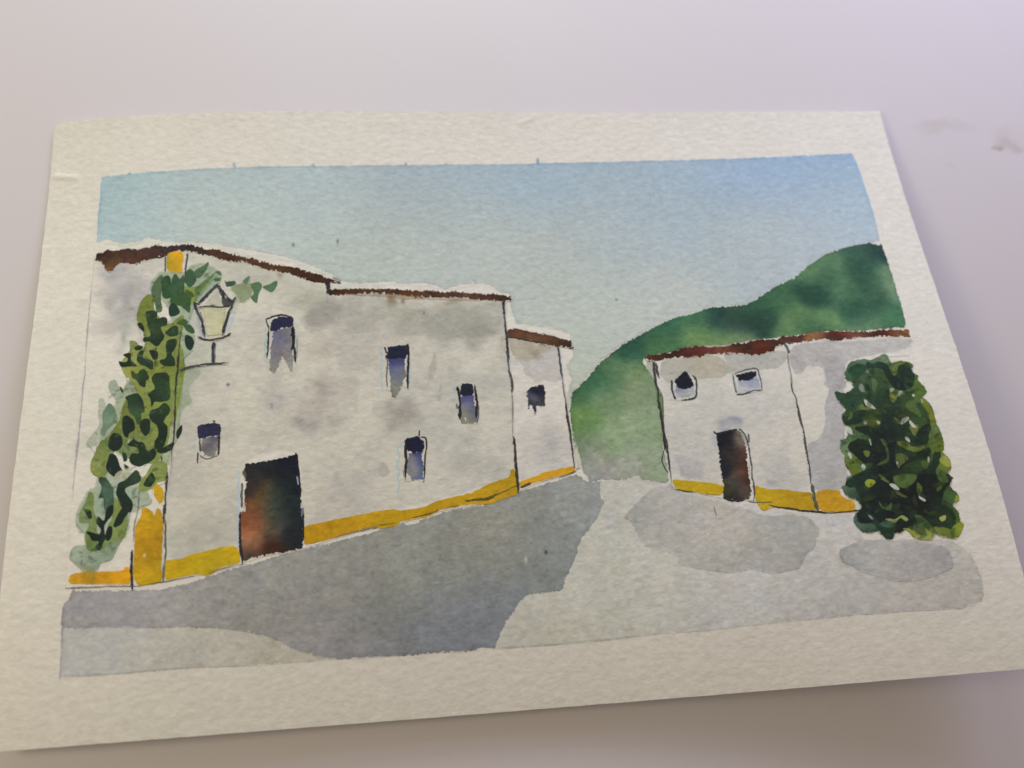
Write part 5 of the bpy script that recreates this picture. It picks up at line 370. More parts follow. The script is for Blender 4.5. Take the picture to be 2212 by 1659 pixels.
["S",[[-12.01,-28.65],[-10.55,-28.5],[-7.64,-28.42],[-5.03,-27.49]],[[-8.8,-28.3,0.119,0.104,0.027]],{"t":0.52,"j":0.48,"p":0,"a":1}],
["S",[[-6.64,-28.09],[-4.24,-27.34],[-1.61,-26.21],[-0.6,-25.97]],[[-3.3,-26.9,0.155,0.132,0.027]],{"t":0.28,"j":0.48,"p":0,"a":0.96}],
["S",[[0.05,-26.41],[2.38,-25.66]],[[1.2,-26.0,0.118,0.096,0.044]],{"t":0.53,"j":0.4,"p":0,"a":1}],
["S",[[4.77,-25.41],[8.19,-24.82]],[[6.5,-25.1,0.338,0.321,0.205]],{"t":0.24,"j":0.8,"p":0,"a":0.675}],
["S",[[8.2,-24.76],[9.82,-24.42],[11.88,-23.74],[13.18,-22.81]],[[10.8,-23.9,0.147,0.13,0.077]],{"t":0.33,"j":0.48,"p":0,"a":0.84}],
["S",[[-40.36,24.49],[-40.32,22.98],[-40.46,21.48]],[[-40.4,23.0,0.033,0.036,0.037]],{"t":0.73,"j":0.24,"p":0,"a":1}],
["S",[[-40.5,21.36],[-40.42,18.83]],[[-40.5,20.1,0.236,0.332,0.387]],{"t":0.28,"j":0.2,"p":0,"a":0.54}],
["S",[[-0.2,18.38],[-0.26,16.27],[-0.23,14.87]],[[-0.2,16.5,0.029,0.037,0.047]],{"t":0.61,"j":0.24,"p":0,"a":1}],
["S",[[-0.23,14.87],[-0.18,12.08],[-0.14,10.01]],[[-0.2,12.3,0.059,0.08,0.099]],{"t":0.42,"j":0.4,"p":0,"a":1}],
["S",[[-0.2,11.16],[-0.13,8.86],[-0.21,5.46],[-0.17,3.44]],[[-0.2,7.2,0.035,0.041,0.053]],{"t":0.56,"j":0.27999999999999997,"p":0,"a":1}],
["S",[[-0.2,4.34],[-0.28,2.1],[-0.2,0.1]],[[-0.2,2.2,0.072,0.083,0.091]],{"t":0.32,"j":0.4,"p":0,"a":0.96}],
["S",[[-0.28,0.77],[-0.0,-0.79],[0.17,-2.34],[-0.01,-4.51]],[[-0.0,-1.7,0.061,0.066,0.066]],{"t":0.55,"j":0.4,"p":0,"a":0.96}],
["S",[[-0.01,-4.51],[-0.18,-7.74],[-0.54,-11.34],[-0.38,-10.13],[-0.7,-14.75]],[[-0.4,-9.7,0.12,0.127,0.112]],{"t":0.32,"j":0.5599999999999999,"p":0,"a":0.78}],
["S",[[-0.58,-14.96],[-0.47,-17.25],[-0.58,-20.94],[-0.54,-23.97],[-0.49,-27.37]],[[-0.5,-20.9,0.051,0.047,0.034]],{"t":0.58,"j":0.24,"p":0,"a":1}],
["S",[[11.56,6.17],[11.54,4.91],[11.55,1.08],[11.68,-1.6]],[[11.6,2.6,0.05,0.054,0.071]],{"t":0.42,"j":0.32000000000000006,"p":0,"a":1}],
["S",[[11.68,-1.6],[11.73,-5.13],[11.9,-7.32]],[[11.8,-4.7,0.108,0.111,0.114]],{"t":0.25,"j":0.4,"p":0,"a":0.84}],
["S",[[11.9,-7.32],[11.83,-10.55],[11.93,-12.88],[12.06,-14.44],[12.12,-18.62],[12.19,-22.74]],[[12.0,-14.4,0.057,0.054,0.047]],{"t":0.45,"j":0.32000000000000006,"p":0,"a":1}],
["S",[[12.4,-23.57],[13.21,-23.42],[14.1,-25.3]],[[13.2,-24.1,0.828,0.876,0.842]],{"t":0.4,"j":0.5,"p":0,"a":0.6}],
["S",[[33.29,1.37],[32.88,-2.12],[32.98,-5.03],[33.2,-7.04]],[[33.1,-3.2,0.047,0.047,0.043]],{"t":0.51,"j":0.32000000000000006,"p":0,"a":1}],
["S",[[33.66,1.0],[33.7,-0.14],[33.61,-1.04],[33.79,-3.08]],[[33.7,-0.8,0.077,0.068,0.068]],{"t":0.61,"j":0.4,"p":1,"a":1}],
["S",[[33.22,-5.49],[32.84,-8.12],[33.03,-10.32],[33.13,-13.14],[32.93,-16.33],[32.63,-20.08]],[[33.0,-12.2,0.053,0.057,0.045]],{"t":0.46,"j":0.32000000000000006,"p":0,"a":1}],
["S",[[33.33,-5.5],[33.89,-7.31],[33.69,-10.36],[33.34,-13.15]],[[33.6,-9.1,0.063,0.11,0.051]],{"t":0.25,"j":0.4,"p":0,"a":0.84}],
["S",[[32.6,-8.23],[32.81,-11.08],[32.94,-13.68],[32.94,-16.46],[33.08,-19.0],[33.16,-21.93],[33.0,-24.39],[32.98,-28.77]],[[32.9,-17.9,0.046,0.046,0.051]],{"t":0.57,"j":0.27999999999999997,"p":1,"a":1}],
["S",[[32.4,-20.21],[31.64,-22.64],[32.39,-25.17]],[[32.1,-22.7,0.075,0.077,0.074]],{"t":0.31,"j":0.24,"p":0,"a":1}],
["S",[[33.19,-17.53],[33.45,-19.24]],[[33.3,-18.4,0.108,0.111,0.115]],{"t":0.27,"j":0.16000000000000003,"p":0,"a":0.96}],
["S",[[64.4,3.57],[64.92,2.0],[64.83,1.07]],[[64.7,2.2,0.076,0.11,0.143]],{"t":0.56,"j":0.16000000000000003,"p":0,"a":1}],
["S",[[64.35,3.81],[66.22,3.59]],[[65.3,3.7,0.127,0.144,0.152]],{"t":0.29,"j":0.5,"p":0,"a":0.8}],
["S",[[64.58,3.2],[64.46,0.86],[64.24,-1.67],[64.17,-3.97],[63.91,-6.67]],[[64.3,-1.6,0.114,0.14,0.164]],{"t":0.31,"j":0.5,"p":0,"a":0.75}],
["S",[[63.98,-10.65],[63.98,-15.05],[64.05,-18.09],[63.86,-21.91],[63.68,-25.67],[63.32,-30.37]],[[63.8,-20.3,0.083,0.085,0.086]],{"t":0.45,"j":0.32000000000000006,"p":0,"a":1}],
["S",[[63.9,-6.22],[63.64,-8.45],[64.07,-10.21],[63.94,-11.53]],[[63.9,-9.1,0.101,0.11,0.124]],{"t":0.34,"j":0.24,"p":0,"a":1}],
["S",[[63.52,-30.39],[63.3,-33.41],[63.45,-36.62]],[[63.4,-33.5,0.09,0.093,0.067]],{"t":0.66,"j":0.32000000000000006,"p":0,"a":0.96}],
["S",[[33.51,-29.21],[35.26,-29.51],[37.48,-29.98]],[[35.4,-29.6,0.115,0.119,0.073]],{"t":0.38,"j":0.4,"p":0,"a":1}],
["S",[[38.72,-30.32],[39.84,-30.81],[42.97,-31.06]],[[40.5,-30.7,0.175,0.178,0.113]],{"t":0.24,"j":0.8,"p":0,"a":0.6}],
["S",[[49.0,-32.97],[50.71,-33.35],[54.03,-33.55]],[[51.2,-33.3,0.091,0.1,0.088]],{"t":0.33,"j":0.32000000000000006,"p":0,"a":1}],
["S",[[53.33,-34.13],[55.35,-34.91],[58.2,-35.45],[60.97,-36.3],[65.02,-36.76]],[[58.6,-35.5,0.092,0.101,0.049]],{"t":0.39,"j":0.32000000000000006,"p":0,"a":1}],
["S",[[59.78,-35.92],[62.96,-36.47],[66.11,-37.09],[69.37,-37.12],[72.64,-37.09]],[[66.2,-36.7,0.055,0.051,0.033]],{"t":0.34,"j":0.4,"p":0,"a":1}],
["S",[[44.16,-16.55],[44.66,-17.23],[46.54,-16.95],[49.47,-16.54]],[[46.2,-16.8,0.029,0.032,0.045]],{"t":0.41,"j":0.32000000000000006,"p":0,"a":1}],
["S",[[49.89,-16.51],[50.75,-17.39],[51.21,-19.35],[51.35,-21.89]],[[50.8,-18.8,0.059,0.064,0.075]],{"t":0.38,"j":0.32000000000000006,"p":0,"a":1}],
["S",[[51.79,-17.8],[51.53,-19.8]],[[51.7,-18.8,0.108,0.117,0.128]],{"t":0.45,"j":0.16000000000000003,"p":0,"a":0.96}],
["S",[[51.22,-20.41],[51.15,-23.55],[51.12,-25.42],[50.82,-27.65],[50.78,-30.7],[50.23,-33.27]],[[50.9,-26.8,0.076,0.078,0.08]],{"t":0.35,"j":0.4,"p":0,"a":0.96}],
["S",[[50.6,-24.96],[50.5,-27.22]],[[50.5,-26.1,0.282,0.335,0.47]],{"t":0.2,"j":0.2,"p":0,"a":0.675}],
["S",[[43.87,-31.64],[44.95,-32.33],[46.85,-32.79],[48.48,-32.52]],[[46.0,-32.3,0.042,0.039,0.043]],{"t":0.53,"j":0.6400000000000001,"p":0,"a":0.96}],
["F",[[-65.14,23.06],[-66.67,21.08],[-67.4,19.52],[-63.74,19.36],[-64.2,21.42]],[[-65.4,20.9,0.568,0.571,0.468]],{"s":0.08,"w":0.06,"r":0.0,"e":0.0,"m":0.05,"a":0.8,"c":1,"n":0.0,"k":0.5}],
["F",[[-67.77,18.75],[-63.03,18.76],[-63.61,12.19],[-66.63,12.0],[-67.36,15.92]],[[-65.7,17.0,0.598,0.589,0.389],[-66.6,12.5,0.645,0.638,0.477],[-63.7,13.5,0.66,0.638,0.362]],{"s":0.08,"w":0.06,"r":0.0,"e":0.0,"m":0.05,"a":0.9,"c":1,"n":0.0,"k":0.5}],
["F",[[-62.37,23.63],[-60.72,21.73],[-59.88,19.88],[-60.63,17.87],[-62.57,16.82],[-61.08,20.15]],[[-61.2,20.0,0.55,0.595,0.449]],{"s":0.16,"w":0.1,"r":0.0,"e":0.0,"m":0.05,"a":0.6,"c":1,"n":0.0,"k":0.5}],
["S",[[-68.87,16.89],[-68.77,14.43],[-67.7,11.94]],[[-68.4,14.4,0.371,0.495,0.621]],{"t":0.82,"j":0.4,"p":0,"a":0.54}],
["S",[[-60.82,17.88],[-61.93,15.0],[-62.45,12.58]],[[-61.7,15.2,0.412,0.53,0.674]],{"t":0.89,"j":0.4,"p":0,"a":0.4725}],
["S",[[-64.9,24.77],[-67.1,22.01],[-69.0,20.05]],[[-67.0,22.3,0.044,0.052,0.071]],{"t":0.58,"j":0.24,"p":0,"a":1}],
["S",[[-64.99,24.43],[-63.83,22.32],[-63.09,20.92]],[[-64.0,22.6,0.034,0.037,0.053]],{"t":0.68,"j":0.32000000000000006,"p":0,"a":1}],
["S",[[-63.95,23.24],[-62.5,21.12],[-61.28,20.16]],[[-62.6,21.5,0.047,0.052,0.069]],{"t":0.45,"j":0.32000000000000006,"p":0,"a":1}],
["F",[[-63.9,21.41],[-62.7,21.36],[-61.18,20.16],[-61.85,19.05],[-63.43,19.0]],[[-62.6,20.2,0.037,0.04,0.054]],{"s":0.06,"w":0.08,"r":0.0,"e":0.0,"m":0.05,"a":0.92,"c":1,"n":0.0,"k":0.5}],
["B",[[-63.0,21.37]],[[-63.0,21.4,0.454,0.459,0.416]],{"x":0.28,"y":0.48,"a":0.8}],
["S",[[-68.96,19.03],[-67.39,19.18],[-65.81,19.11],[-63.82,18.86],[-62.25,19.18]],[[-65.6,19.1,0.044,0.048,0.055]],{"t":0.44,"j":0.32000000000000006,"p":0,"a":1}],
["B",[[-65.81,19.38]],[[-65.8,19.4,0.043,0.047,0.046]],{"x":0.59,"y":0.32,"a":0.9}],
["S",[[-69.91,20.44],[-69.33,18.49],[-68.46,16.42],[-67.79,14.38],[-67.2,11.59]],[[-68.5,16.3,0.044,0.048,0.069]],{"t":0.57,"j":0.27999999999999997,"p":0,"a":1}],
["S",[[-68.53,18.0],[-67.63,15.27]],[[-68.1,16.6,0.074,0.076,0.082]],{"t":0.26,"j":0.16000000000000003,"p":0,"a":0.84}],
["S",[[-69.8,20.32],[-68.79,19.7]],[[-69.3,20.0,0.058,0.063,0.08]],{"t":0.36,"j":0.16000000000000003,"p":0,"a":0.96}],
["S",[[-60.81,21.28],[-61.65,19.04],[-62.47,16.59],[-62.9,14.6],[-63.41,11.96]],[[-62.2,16.7,0.037,0.041,0.059]],{"t":0.53,"j":0.24,"p":0,"a":1}],
["S",[[-68.66,11.7],[-67.47,11.09],[-65.52,10.95],[-63.58,11.3],[-62.43,11.8],[-61.66,12.32]],[[-64.9,11.5,0.044,0.045,0.06]],{"t":0.53,"j":0.24,"p":0,"a":1}],
["S",[[-65.21,10.28],[-65.25,7.66],[-65.09,5.38]],[[-65.2,7.8,0.041,0.045,0.071]],{"t":0.7,"j":0.2,"p":0,"a":1}],
["S",[[-64.85,9.61],[-64.78,6.34]],[[-64.8,8.0,0.232,0.325,0.569]],{"t":0.23,"j":0.2,"p":0,"a":0.6}],
["S",[[-72.36,3.89],[-69.91,4.61],[-67.23,4.95],[-65.32,5.13],[-62.04,5.13]],[[-67.4,4.7,0.066,0.063,0.079]],{"t":0.52,"j":0.32000000000000006,"p":0,"a":1}],
["F",[[76.54,-7.0],[76.46,-5.16],[77.94,-2.98],[79.4,-2.17],[81.58,-1.9],[82.76,-2.24],[85.0,-1.73],[86.92,-0.84],[87.55,-2.43],[87.86,-3.63],[89.28,-3.06],[91.67,-3.51],[92.44,-4.52],[91.79,-6.08],[92.89,-7.34],[92.29,-7.98],[93.4,-9.91],[93.52,-11.29],[92.25,-12.52],[93.28,-13.96],[93.78,-15.79],[93.58,-18.64],[93.9,-21.06],[93.92,-23.86],[93.21,-25.7],[94.1,-27.47],[93.92,-29.54],[93.02,-30.69],[93.24,-32.77],[93.31,-32.53],[92.58,-33.6],[93.65,-35.3],[93.82,-36.67],[92.11,-37.85],[92.82,-39.26],[92.79,-41.02],[93.18,-42.16],[92.03,-44.02],[90.94,-44.99],[88.15,-44.29],[87.06,-43.53],[85.93,-44.72],[83.86,-44.53],[82.5,-43.96],[81.91,-42.82],[81.07,-41.86],[80.03,-42.64],[78.78,-42.52],[78.12,-43.54],[76.98,-43.91],[76.12,-42.92],[75.09,-41.73],[73.72,-42.15],[72.1,-41.67],[71.06,-40.48],[70.63,-38.9],[71.44,-37.65],[72.78,-36.44],[72.48,-34.84],[70.48,-33.98],[69.9,-32.57],[69.71,-31.42],[71.1,-31.09],[71.02,-29.94],[72.41,-29.14],[72.29,-28.71],[71.57,-26.57],[71.84,-24.5],[71.28,-23.4],[71.75,-21.32],[73.71,-19.79],[73.56,-17.84],[73.16,-16.06],[73.41,-14.99],[74.51,-13.77],[73.46,-12.12],[73.06,-10.3],[73.32,-9.2],[75.39,-10.06],[77.64,-8.46],[77.15,-7.05]],[[79.3,-2.6,0.158,0.24,0.161],[77.3,-5.7,0.05,0.117,0.064],[79.2,-6.5,0.064,0.123,0.053],[86.6,-1.9,0.162,0.253,0.158],[82.4,-6.8,0.043,0.091,0.035],[90.6,-3.4,0.071,0.128,0.034],[92.2,-11.2,0.096,0.165,0.029],[93.3,-16.9,0.193,0.255,0.022],[93.1,-23.3,0.18,0.24,0.027],[93.3,-28.2,0.213,0.26,0.032],[92.1,-16.7,0.036,0.083,0.034],[89.9,-13.6,0.081,0.145,0.051],[74.2,-10.6,0.031,0.076,0.048],[77.0,-12.0,0.024,0.063,0.03],[74.7,-18.4,0.072,0.126,0.036],[72.1,-22.4,0.192,0.3,0.199],[77.1,-20.1,0.073,0.134,0.055],[73.5,-26.7,0.125,0.196,0.03],[80.2,-15.6,0.07,0.109,0.023],[84.2,-16.0,0.017,0.032,0.022],[80.9,-21.1,0.014,0.025,0.021],[86.2,-23.7,0.023,0.047,0.023],[87.3,-27.0,0.029,0.06,0.024],[78.9,-29.3,0.013,0.02,0.018],[91.7,-32.6,0.057,0.112,0.041],[70.5,-31.7,0.204,0.319,0.239],[71.9,-30.3,0.127,0.226,0.151],[72.7,-32.6,0.031,0.077,0.039],[75.5,-34.0,0.015,0.023,0.019],[81.6,-35.7,0.014,0.019,0.017],[85.6,-37.2,0.012,0.015,0.015],[92.3,-34.5,0.054,0.113,0.039],[92.2,-40.1,0.047,0.098,0.027],[92.3,-42.7,0.204,0.275,0.032],[88.3,-43.9,0.23,0.278,0.046],[72.9,-40.9,0.079,0.155,0.103],[77.0,-43.0,0.03,0.079,0.04],[83.7,-43.2,0.237,0.307,0.077],[71.0,-38.7,0.089,0.163,0.13],[82.5,-41.3,0.029,0.054,0.027]],{"s":0.12,"w":0.1,"r":0.6,"e":0.06,"m":0.15,"a":1.0,"c":1,"n":0.0,"k":0.5}],
["F",[[85.11,-2.92],[86.57,-3.75],[87.27,-6.59],[89.23,-3.99],[91.2,-3.7],[92.07,-6.57],[91.11,-9.24],[88.87,-10.62],[86.63,-9.73],[85.72,-6.91],[85.04,-4.77],[81.82,-4.25],[82.02,-2.64],[83.34,-3.22]],[[88.3,-8.1,0.012,0.023,0.019],[90.8,-5.3,0.023,0.05,0.029],[85.8,-4.4,0.016,0.035,0.024],[82.8,-3.6,0.03,0.078,0.045]],{"s":0.12,"w":0.08,"r":0.0,"e":0.0,"m":0.1,"a":1.0,"c":1,"n":0.0,"k":0.5}],
["F",[[77.4,-4.32],[80.05,-2.93],[81.6,-3.88],[80.66,-5.53],[78.74,-6.51],[77.68,-5.72]],[[79.4,-4.8,0.028,0.079,0.043]],{"s":0.12,"w":0.08,"r":0.0,"e":0.1,"m":0.05,"a":1.0,"c":1,"n":0.0,"k":0.5}],
["F",[[80.82,-7.38],[81.04,-10.57],[81.94,-11.11],[83.29,-9.88],[85.52,-9.63],[84.81,-12.72],[85.9,-13.27],[87.77,-11.65],[89.87,-10.72],[90.17,-11.87],[86.52,-15.54],[84.68,-17.13],[84.64,-18.87],[87.51,-18.71],[87.62,-21.32],[89.83,-19.8],[91.1,-18.84],[92.11,-19.59],[91.45,-22.12],[89.74,-23.87],[87.35,-23.11],[85.22,-21.3],[83.67,-22.65],[82.75,-25.53],[85.32,-25.56],[87.94,-25.4],[90.79,-24.4],[90.09,-26.24],[87.73,-26.95],[85.21,-27.54],[82.9,-28.88],[80.83,-29.3],[78.96,-27.26],[75.85,-26.97],[74.73,-25.82],[73.1,-23.35],[73.04,-22.29],[75.2,-21.21],[77.11,-21.6],[78.24,-22.77],[78.49,-20.88],[76.01,-19.46],[75.74,-18.47],[78.12,-18.26],[80.19,-18.88],[81.59,-18.15],[82.06,-14.68],[80.59,-13.22],[80.13,-10.94]],[[81.2,-11.5,0.024,0.059,0.028],[82.0,-12.5,0.036,0.08,0.039],[84.3,-11.5,0.02,0.045,0.023],[88.3,-11.9,0.04,0.081,0.035],[82.9,-17.0,0.015,0.029,0.02],[86.3,-19.5,0.025,0.054,0.025],[90.5,-20.9,0.015,0.032,0.02],[87.5,-26.2,0.018,0.037,0.021],[76.9,-19.0,0.015,0.033,0.019],[74.5,-22.4,0.014,0.026,0.017],[79.1,-24.1,0.013,0.022,0.019],[81.5,-26.5,0.011,0.018,0.018],[82.4,-21.2,0.012,0.021,0.021]],{"s":0.11,"w":0.1,"r":0.0,"e":0.06,"m":0.12,"a":1.0,"c":1,"n":0.0,"k":0.5}],
["F",[[73.36,-15.2],[74.5,-15.53],[76.31,-14.81],[78.44,-14.46],[79.44,-15.54],[77.78,-17.14],[75.59,-17.81],[73.63,-17.52]],[[74.0,-16.1,0.019,0.05,0.029],[76.8,-16.0,0.014,0.029,0.018]],{"s":0.11,"w":0.08,"r":0.0,"e":0.0,"m":0.05,"a":1.0,"c":1,"n":0.0,"k":0.5}],
["F",[[73.36,-9.88],[75.69,-10.54],[78.33,-9.88],[79.31,-11.31],[78.08,-12.98],[75.29,-13.95],[73.66,-12.14]],[[74.1,-11.1,0.051,0.116,0.07],[77.0,-11.8,0.02,0.052,0.028]],{"s":0.12,"w":0.08,"r":0.0,"e":0.0,"m":0.1,"a":1.0,"c":1,"n":0.0,"k":0.5}],
["F",[[87.35,-14.74],[88.42,-15.28],[90.05,-16.76],[89.06,-17.44],[87.23,-16.71]],[[88.4,-16.2,0.031,0.056,0.018]],{"s":0.11,"w":0.06,"r":0.0,"e":0.0,"m":0.05,"a":1.0,"c":1,"n":0.0,"k":0.5}],
["F",[[90.86,-10.13],[90.25,-13.23],[91.56,-14.25],[92.3,-17.42],[91.44,-19.09],[89.65,-18.26],[88.36,-17.04],[90.59,-17.03],[90.53,-15.04],[88.89,-13.55]],[[90.4,-15.5,0.036,0.076,0.031]],{"s":0.15,"w":0.08,"r":0.0,"e":0.0,"m":0.05,"a":0.7,"c":1,"n":0.0,"k":0.5}],
["F",[[75.09,-28.55],[79.2,-27.91],[82.71,-29.69],[86.15,-30.02],[89.74,-28.3],[91.22,-25.71],[92.73,-25.65],[91.66,-28.49],[90.36,-30.43],[90.09,-33.66],[71.59,-31.9],[72.97,-29.18]],[[74.8,-30.0,0.02,0.051,0.03],[79.8,-29.4,0.012,0.015,0.016],[84.7,-29.5,0.022,0.047,0.027],[89.4,-30.3,0.015,0.027,0.02],[91.6,-26.4,0.022,0.056,0.028]],{"s":0.11,"w":0.1,"r":0.0,"e":0.0,"m":0.12,"a":1.0,"c":1,"n":0.0,"k":0.5}],
["F",[[73.5,-29.25],[80.84,-29.94],[93.24,-31.14],[91.5,-34.41],[89.92,-37.19],[91.74,-38.48],[91.9,-41.16],[90.48,-43.43],[89.81,-42.71],[86.59,-41.96],[83.62,-41.01],[80.08,-42.42],[77.99,-42.23],[76.08,-41.17],[74.58,-40.15],[72.04,-39.91],[71.45,-38.09],[73.31,-36.04],[72.46,-31.9]],[[73.6,-32.7,0.021,0.052,0.031],[77.6,-34.2,0.014,0.021,0.019],[83.8,-35.9,0.012,0.015,0.015],[89.3,-35.3,0.013,0.017,0.015],[90.2,-40.3,0.024,0.058,0.027],[74.5,-38.4,0.012,0.018,0.02],[80.5,-40.7,0.014,0.018,0.016],[86.0,-40.1,0.016,0.024,0.018],[90.9,-41.7,0.02,0.051,0.024]],{"s":0.16,"w":0.13,"r":0.0,"e":0.0,"m":0.12,"a":0.95,"c":1,"n":0.0,"k":0.5}],
["F",[[73.61,-37.63],[74.95,-38.42],[76.1,-40.07],[78.08,-41.8],[78.12,-43.54],[76.99,-43.87],[75.8,-42.45],[74.91,-40.62]],[[74.4,-39.0,0.016,0.032,0.029],[77.0,-42.8,0.027,0.079,0.043]],{"s":0.12,"w":0.08,"r":0.0,"e":0.0,"m":0.05,"a":1.0,"c":1,"n":0.0,"k":0.5}],
["F",[[76.05,-40.29],[77.65,-39.89],[78.82,-40.44],[78.18,-41.37],[76.54,-40.99]],[[77.4,-40.6,0.089,0.175,0.131]],{"s":0.12,"w":0.06,"r":0.0,"e":0.0,"m":0.05,"a":0.78,"c":1,"n":0.0,"k":0.5}],
["F",[[87.33,-5.21],[88.68,-3.7],[90.66,-3.37],[91.0,-3.68],[89.11,-4.44],[88.2,-6.22],[87.34,-6.71]],[[88.9,-4.8,0.183,0.241,0.051]],{"s":0.12,"w":0.06,"r":0.0,"e":0.08,"m":0.05,"a":0.78,"c":1,"n":0.0,"k":0.5}],
["F",[[91.65,-8.03],[92.95,-9.3],[93.52,-11.29],[92.24,-12.56],[90.77,-13.05],[90.74,-10.57]],[[92.0,-10.8,0.096,0.175,0.033]],{"s":0.11,"w":0.06,"r":0.0,"e":0.1,"m":0.05,"a":0.78,"c":1,"n":0.0,"k":0.5}],
["F",[[92.32,-12.64],[93.44,-15.54],[93.56,-19.07],[92.19,-19.27],[92.48,-16.77],[91.72,-14.04]],[[92.6,-16.2,0.214,0.262,0.024]],{"s":0.11,"w":0.06,"r":0.0,"e":0.08,"m":0.05,"a":0.78,"c":1,"n":0.0,"k":0.5}],
["F",[[92.18,-20.03],[93.83,-20.62],[93.78,-24.48],[92.99,-25.78],[90.8,-25.46],[90.47,-23.52]],[[92.5,-21.1,0.126,0.191,0.057],[92.3,-23.3,0.072,0.121,0.028],[93.2,-24.4,0.181,0.233,0.023]],{"s":0.11,"w":0.08,"r":0.0,"e":0.1,"m":0.12,"a":1.0,"c":1,"n":0.0,"k":0.5}],
["F",[[92.43,-27.1],[93.67,-26.9],[94.0,-29.13],[92.87,-29.23],[91.85,-27.77]],[[92.9,-27.6,0.293,0.336,0.042],[93.5,-28.9,0.419,0.449,0.143]],{"s":0.15,"w":0.06,"r":0.0,"e":0.0,"m":0.05,"a":1.0,"c":1,"n":0.0,"k":0.5}],
["F",[[85.48,-10.19],[85.93,-10.8],[86.3,-11.74],[87.09,-11.47],[85.85,-13.08],[85.0,-12.78]],[[85.9,-11.7,0.271,0.323,0.053]],{"s":0.1,"w":0.04,"r":0.0,"e":0.0,"m":0.05,"a":0.78,"c":1,"n":0.0,"k":0.5}],
["F",[[82.21,-6.82],[83.3,-7.83],[82.59,-9.36],[81.73,-10.46],[81.8,-8.83]],[[82.3,-8.7,0.112,0.188,0.068]],{"s":0.12,"w":0.06,"r":0.0,"e":0.0,"m":0.05,"a":0.78,"c":1,"n":0.0,"k":0.5}],
["F",[[88.15,-14.03],[89.67,-12.95],[90.69,-13.72],[90.61,-15.49],[90.73,-17.27],[89.04,-16.0]],[[89.8,-14.9,0.098,0.159,0.052]],{"s":0.11,"w":0.06,"r":0.0,"e":0.0,"m":0.05,"a":0.78,"c":1,"n":0.0,"k":0.5}],
["F",[[84.02,-22.47],[86.04,-22.77],[86.91,-24.03],[89.61,-23.97],[88.41,-25.12],[86.63,-25.1],[84.07,-23.43]],[[86.5,-23.8,0.175,0.234,0.036]],{"s":0.11,"w":0.06,"r":0.0,"e":0.08,"m":0.05,"a":0.78,"c":1,"n":0.0,"k":0.5}],
["F",[[78.61,-16.67],[80.03,-16.25],[81.45,-17.48],[80.72,-18.39],[78.5,-17.97]],[[79.9,-17.4,0.113,0.15,0.028]],{"s":0.11,"w":0.08,"r":0.0,"e":0.0,"m":0.05,"a":0.78,"c":1,"n":0.0,"k":0.5}],
["F",[[77.42,-13.59],[78.81,-12.94],[78.97,-13.95],[80.28,-13.63],[81.14,-14.42],[78.44,-14.46],[77.36,-14.25]],[[78.9,-13.9,0.167,0.231,0.055]],{"s":0.1,"w":0.06,"r":0.0,"e":0.0,"m":0.05,"a":0.78,"c":1,"n":0.0,"k":0.5}],
["F",[[82.99,-25.34],[84.38,-25.37],[85.44,-26.63],[83.78,-27.72],[82.68,-28.61],[82.64,-26.77]],[[83.7,-26.7,0.141,0.193,0.053]],{"s":0.11,"w":0.06,"r":0.0,"e":0.0,"m":0.05,"a":0.78,"c":1,"n":0.0,"k":0.5}],
["F",[[80.5,-21.71],[81.57,-22.24],[81.39,-25.82],[80.36,-27.18],[78.3,-27.51],[79.03,-26.95],[80.85,-25.98],[81.02,-23.67]],[[80.4,-25.1,0.105,0.157,0.057]],{"s":0.11,"w":0.06,"r":0.0,"e":0.0,"m":0.05,"a":0.78,"c":1,"n":0.0,"k":0.5}],
["F",[[87.56,-19.26],[89.44,-19.0],[89.11,-20.38],[88.04,-21.61],[87.52,-20.34]],[[88.3,-20.1,0.212,0.248,0.062]],{"s":0.09,"w":0.06,"r":0.0,"e":0.0,"m":0.05,"a":0.78,"c":1,"n":0.0,"k":0.5}],
["F",[[76.12,-24.1],[77.41,-24.14],[77.31,-25.01],[76.48,-25.56]],[[76.8,-24.7,0.205,0.246,0.043]],{"s":0.09,"w":0.06,"r":0.0,"e":0.0,"m":0.05,"a":0.78,"c":1,"n":0.0,"k":0.5}],
["F",[[72.97,-25.65],[74.38,-25.16],[74.49,-26.84],[74.94,-28.33],[72.39,-29.13]],[[73.8,-27.0,0.142,0.211,0.027]],{"s":0.11,"w":0.06,"r":0.0,"e":0.0,"m":0.05,"a":0.78,"c":1,"n":0.0,"k":0.5}],
["F",[[74.74,-30.99],[76.05,-30.39],[77.14,-31.21],[75.54,-32.18]],[[75.9,-31.2,0.353,0.424,0.045]],{"s":0.09,"w":0.06,"r":0.0,"e":0.0,"m":0.05,"a":0.78,"c":1,"n":0.0,"k":0.5}],
["F",[[81.41,-30.18],[86.08,-30.32],[85.36,-32.0],[83.07,-32.98],[81.35,-32.43]],[[83.5,-31.6,0.101,0.178,0.051]],{"s":0.11,"w":0.06,"r":0.0,"e":0.08,"m":0.05,"a":0.78,"c":1,"n":0.0,"k":0.5}],
["F",[[87.89,-27.49],[89.49,-27.75],[88.68,-29.34],[88.11,-29.28]],[[88.5,-28.5,0.106,0.159,0.034]],{"s":0.09,"w":0.04,"r":0.0,"e":0.0,"m":0.05,"a":0.78,"c":1,"n":0.0,"k":0.5}],
["F",[[75.31,-14.72],[75.8,-15.21],[75.25,-16.25],[74.43,-16.28]],[[75.2,-15.6,0.125,0.189,0.057]],{"s":0.11,"w":0.06,"r":0.0,"e":0.0,"m":0.05,"a":0.78,"c":1,"n":0.0,"k":0.5}],
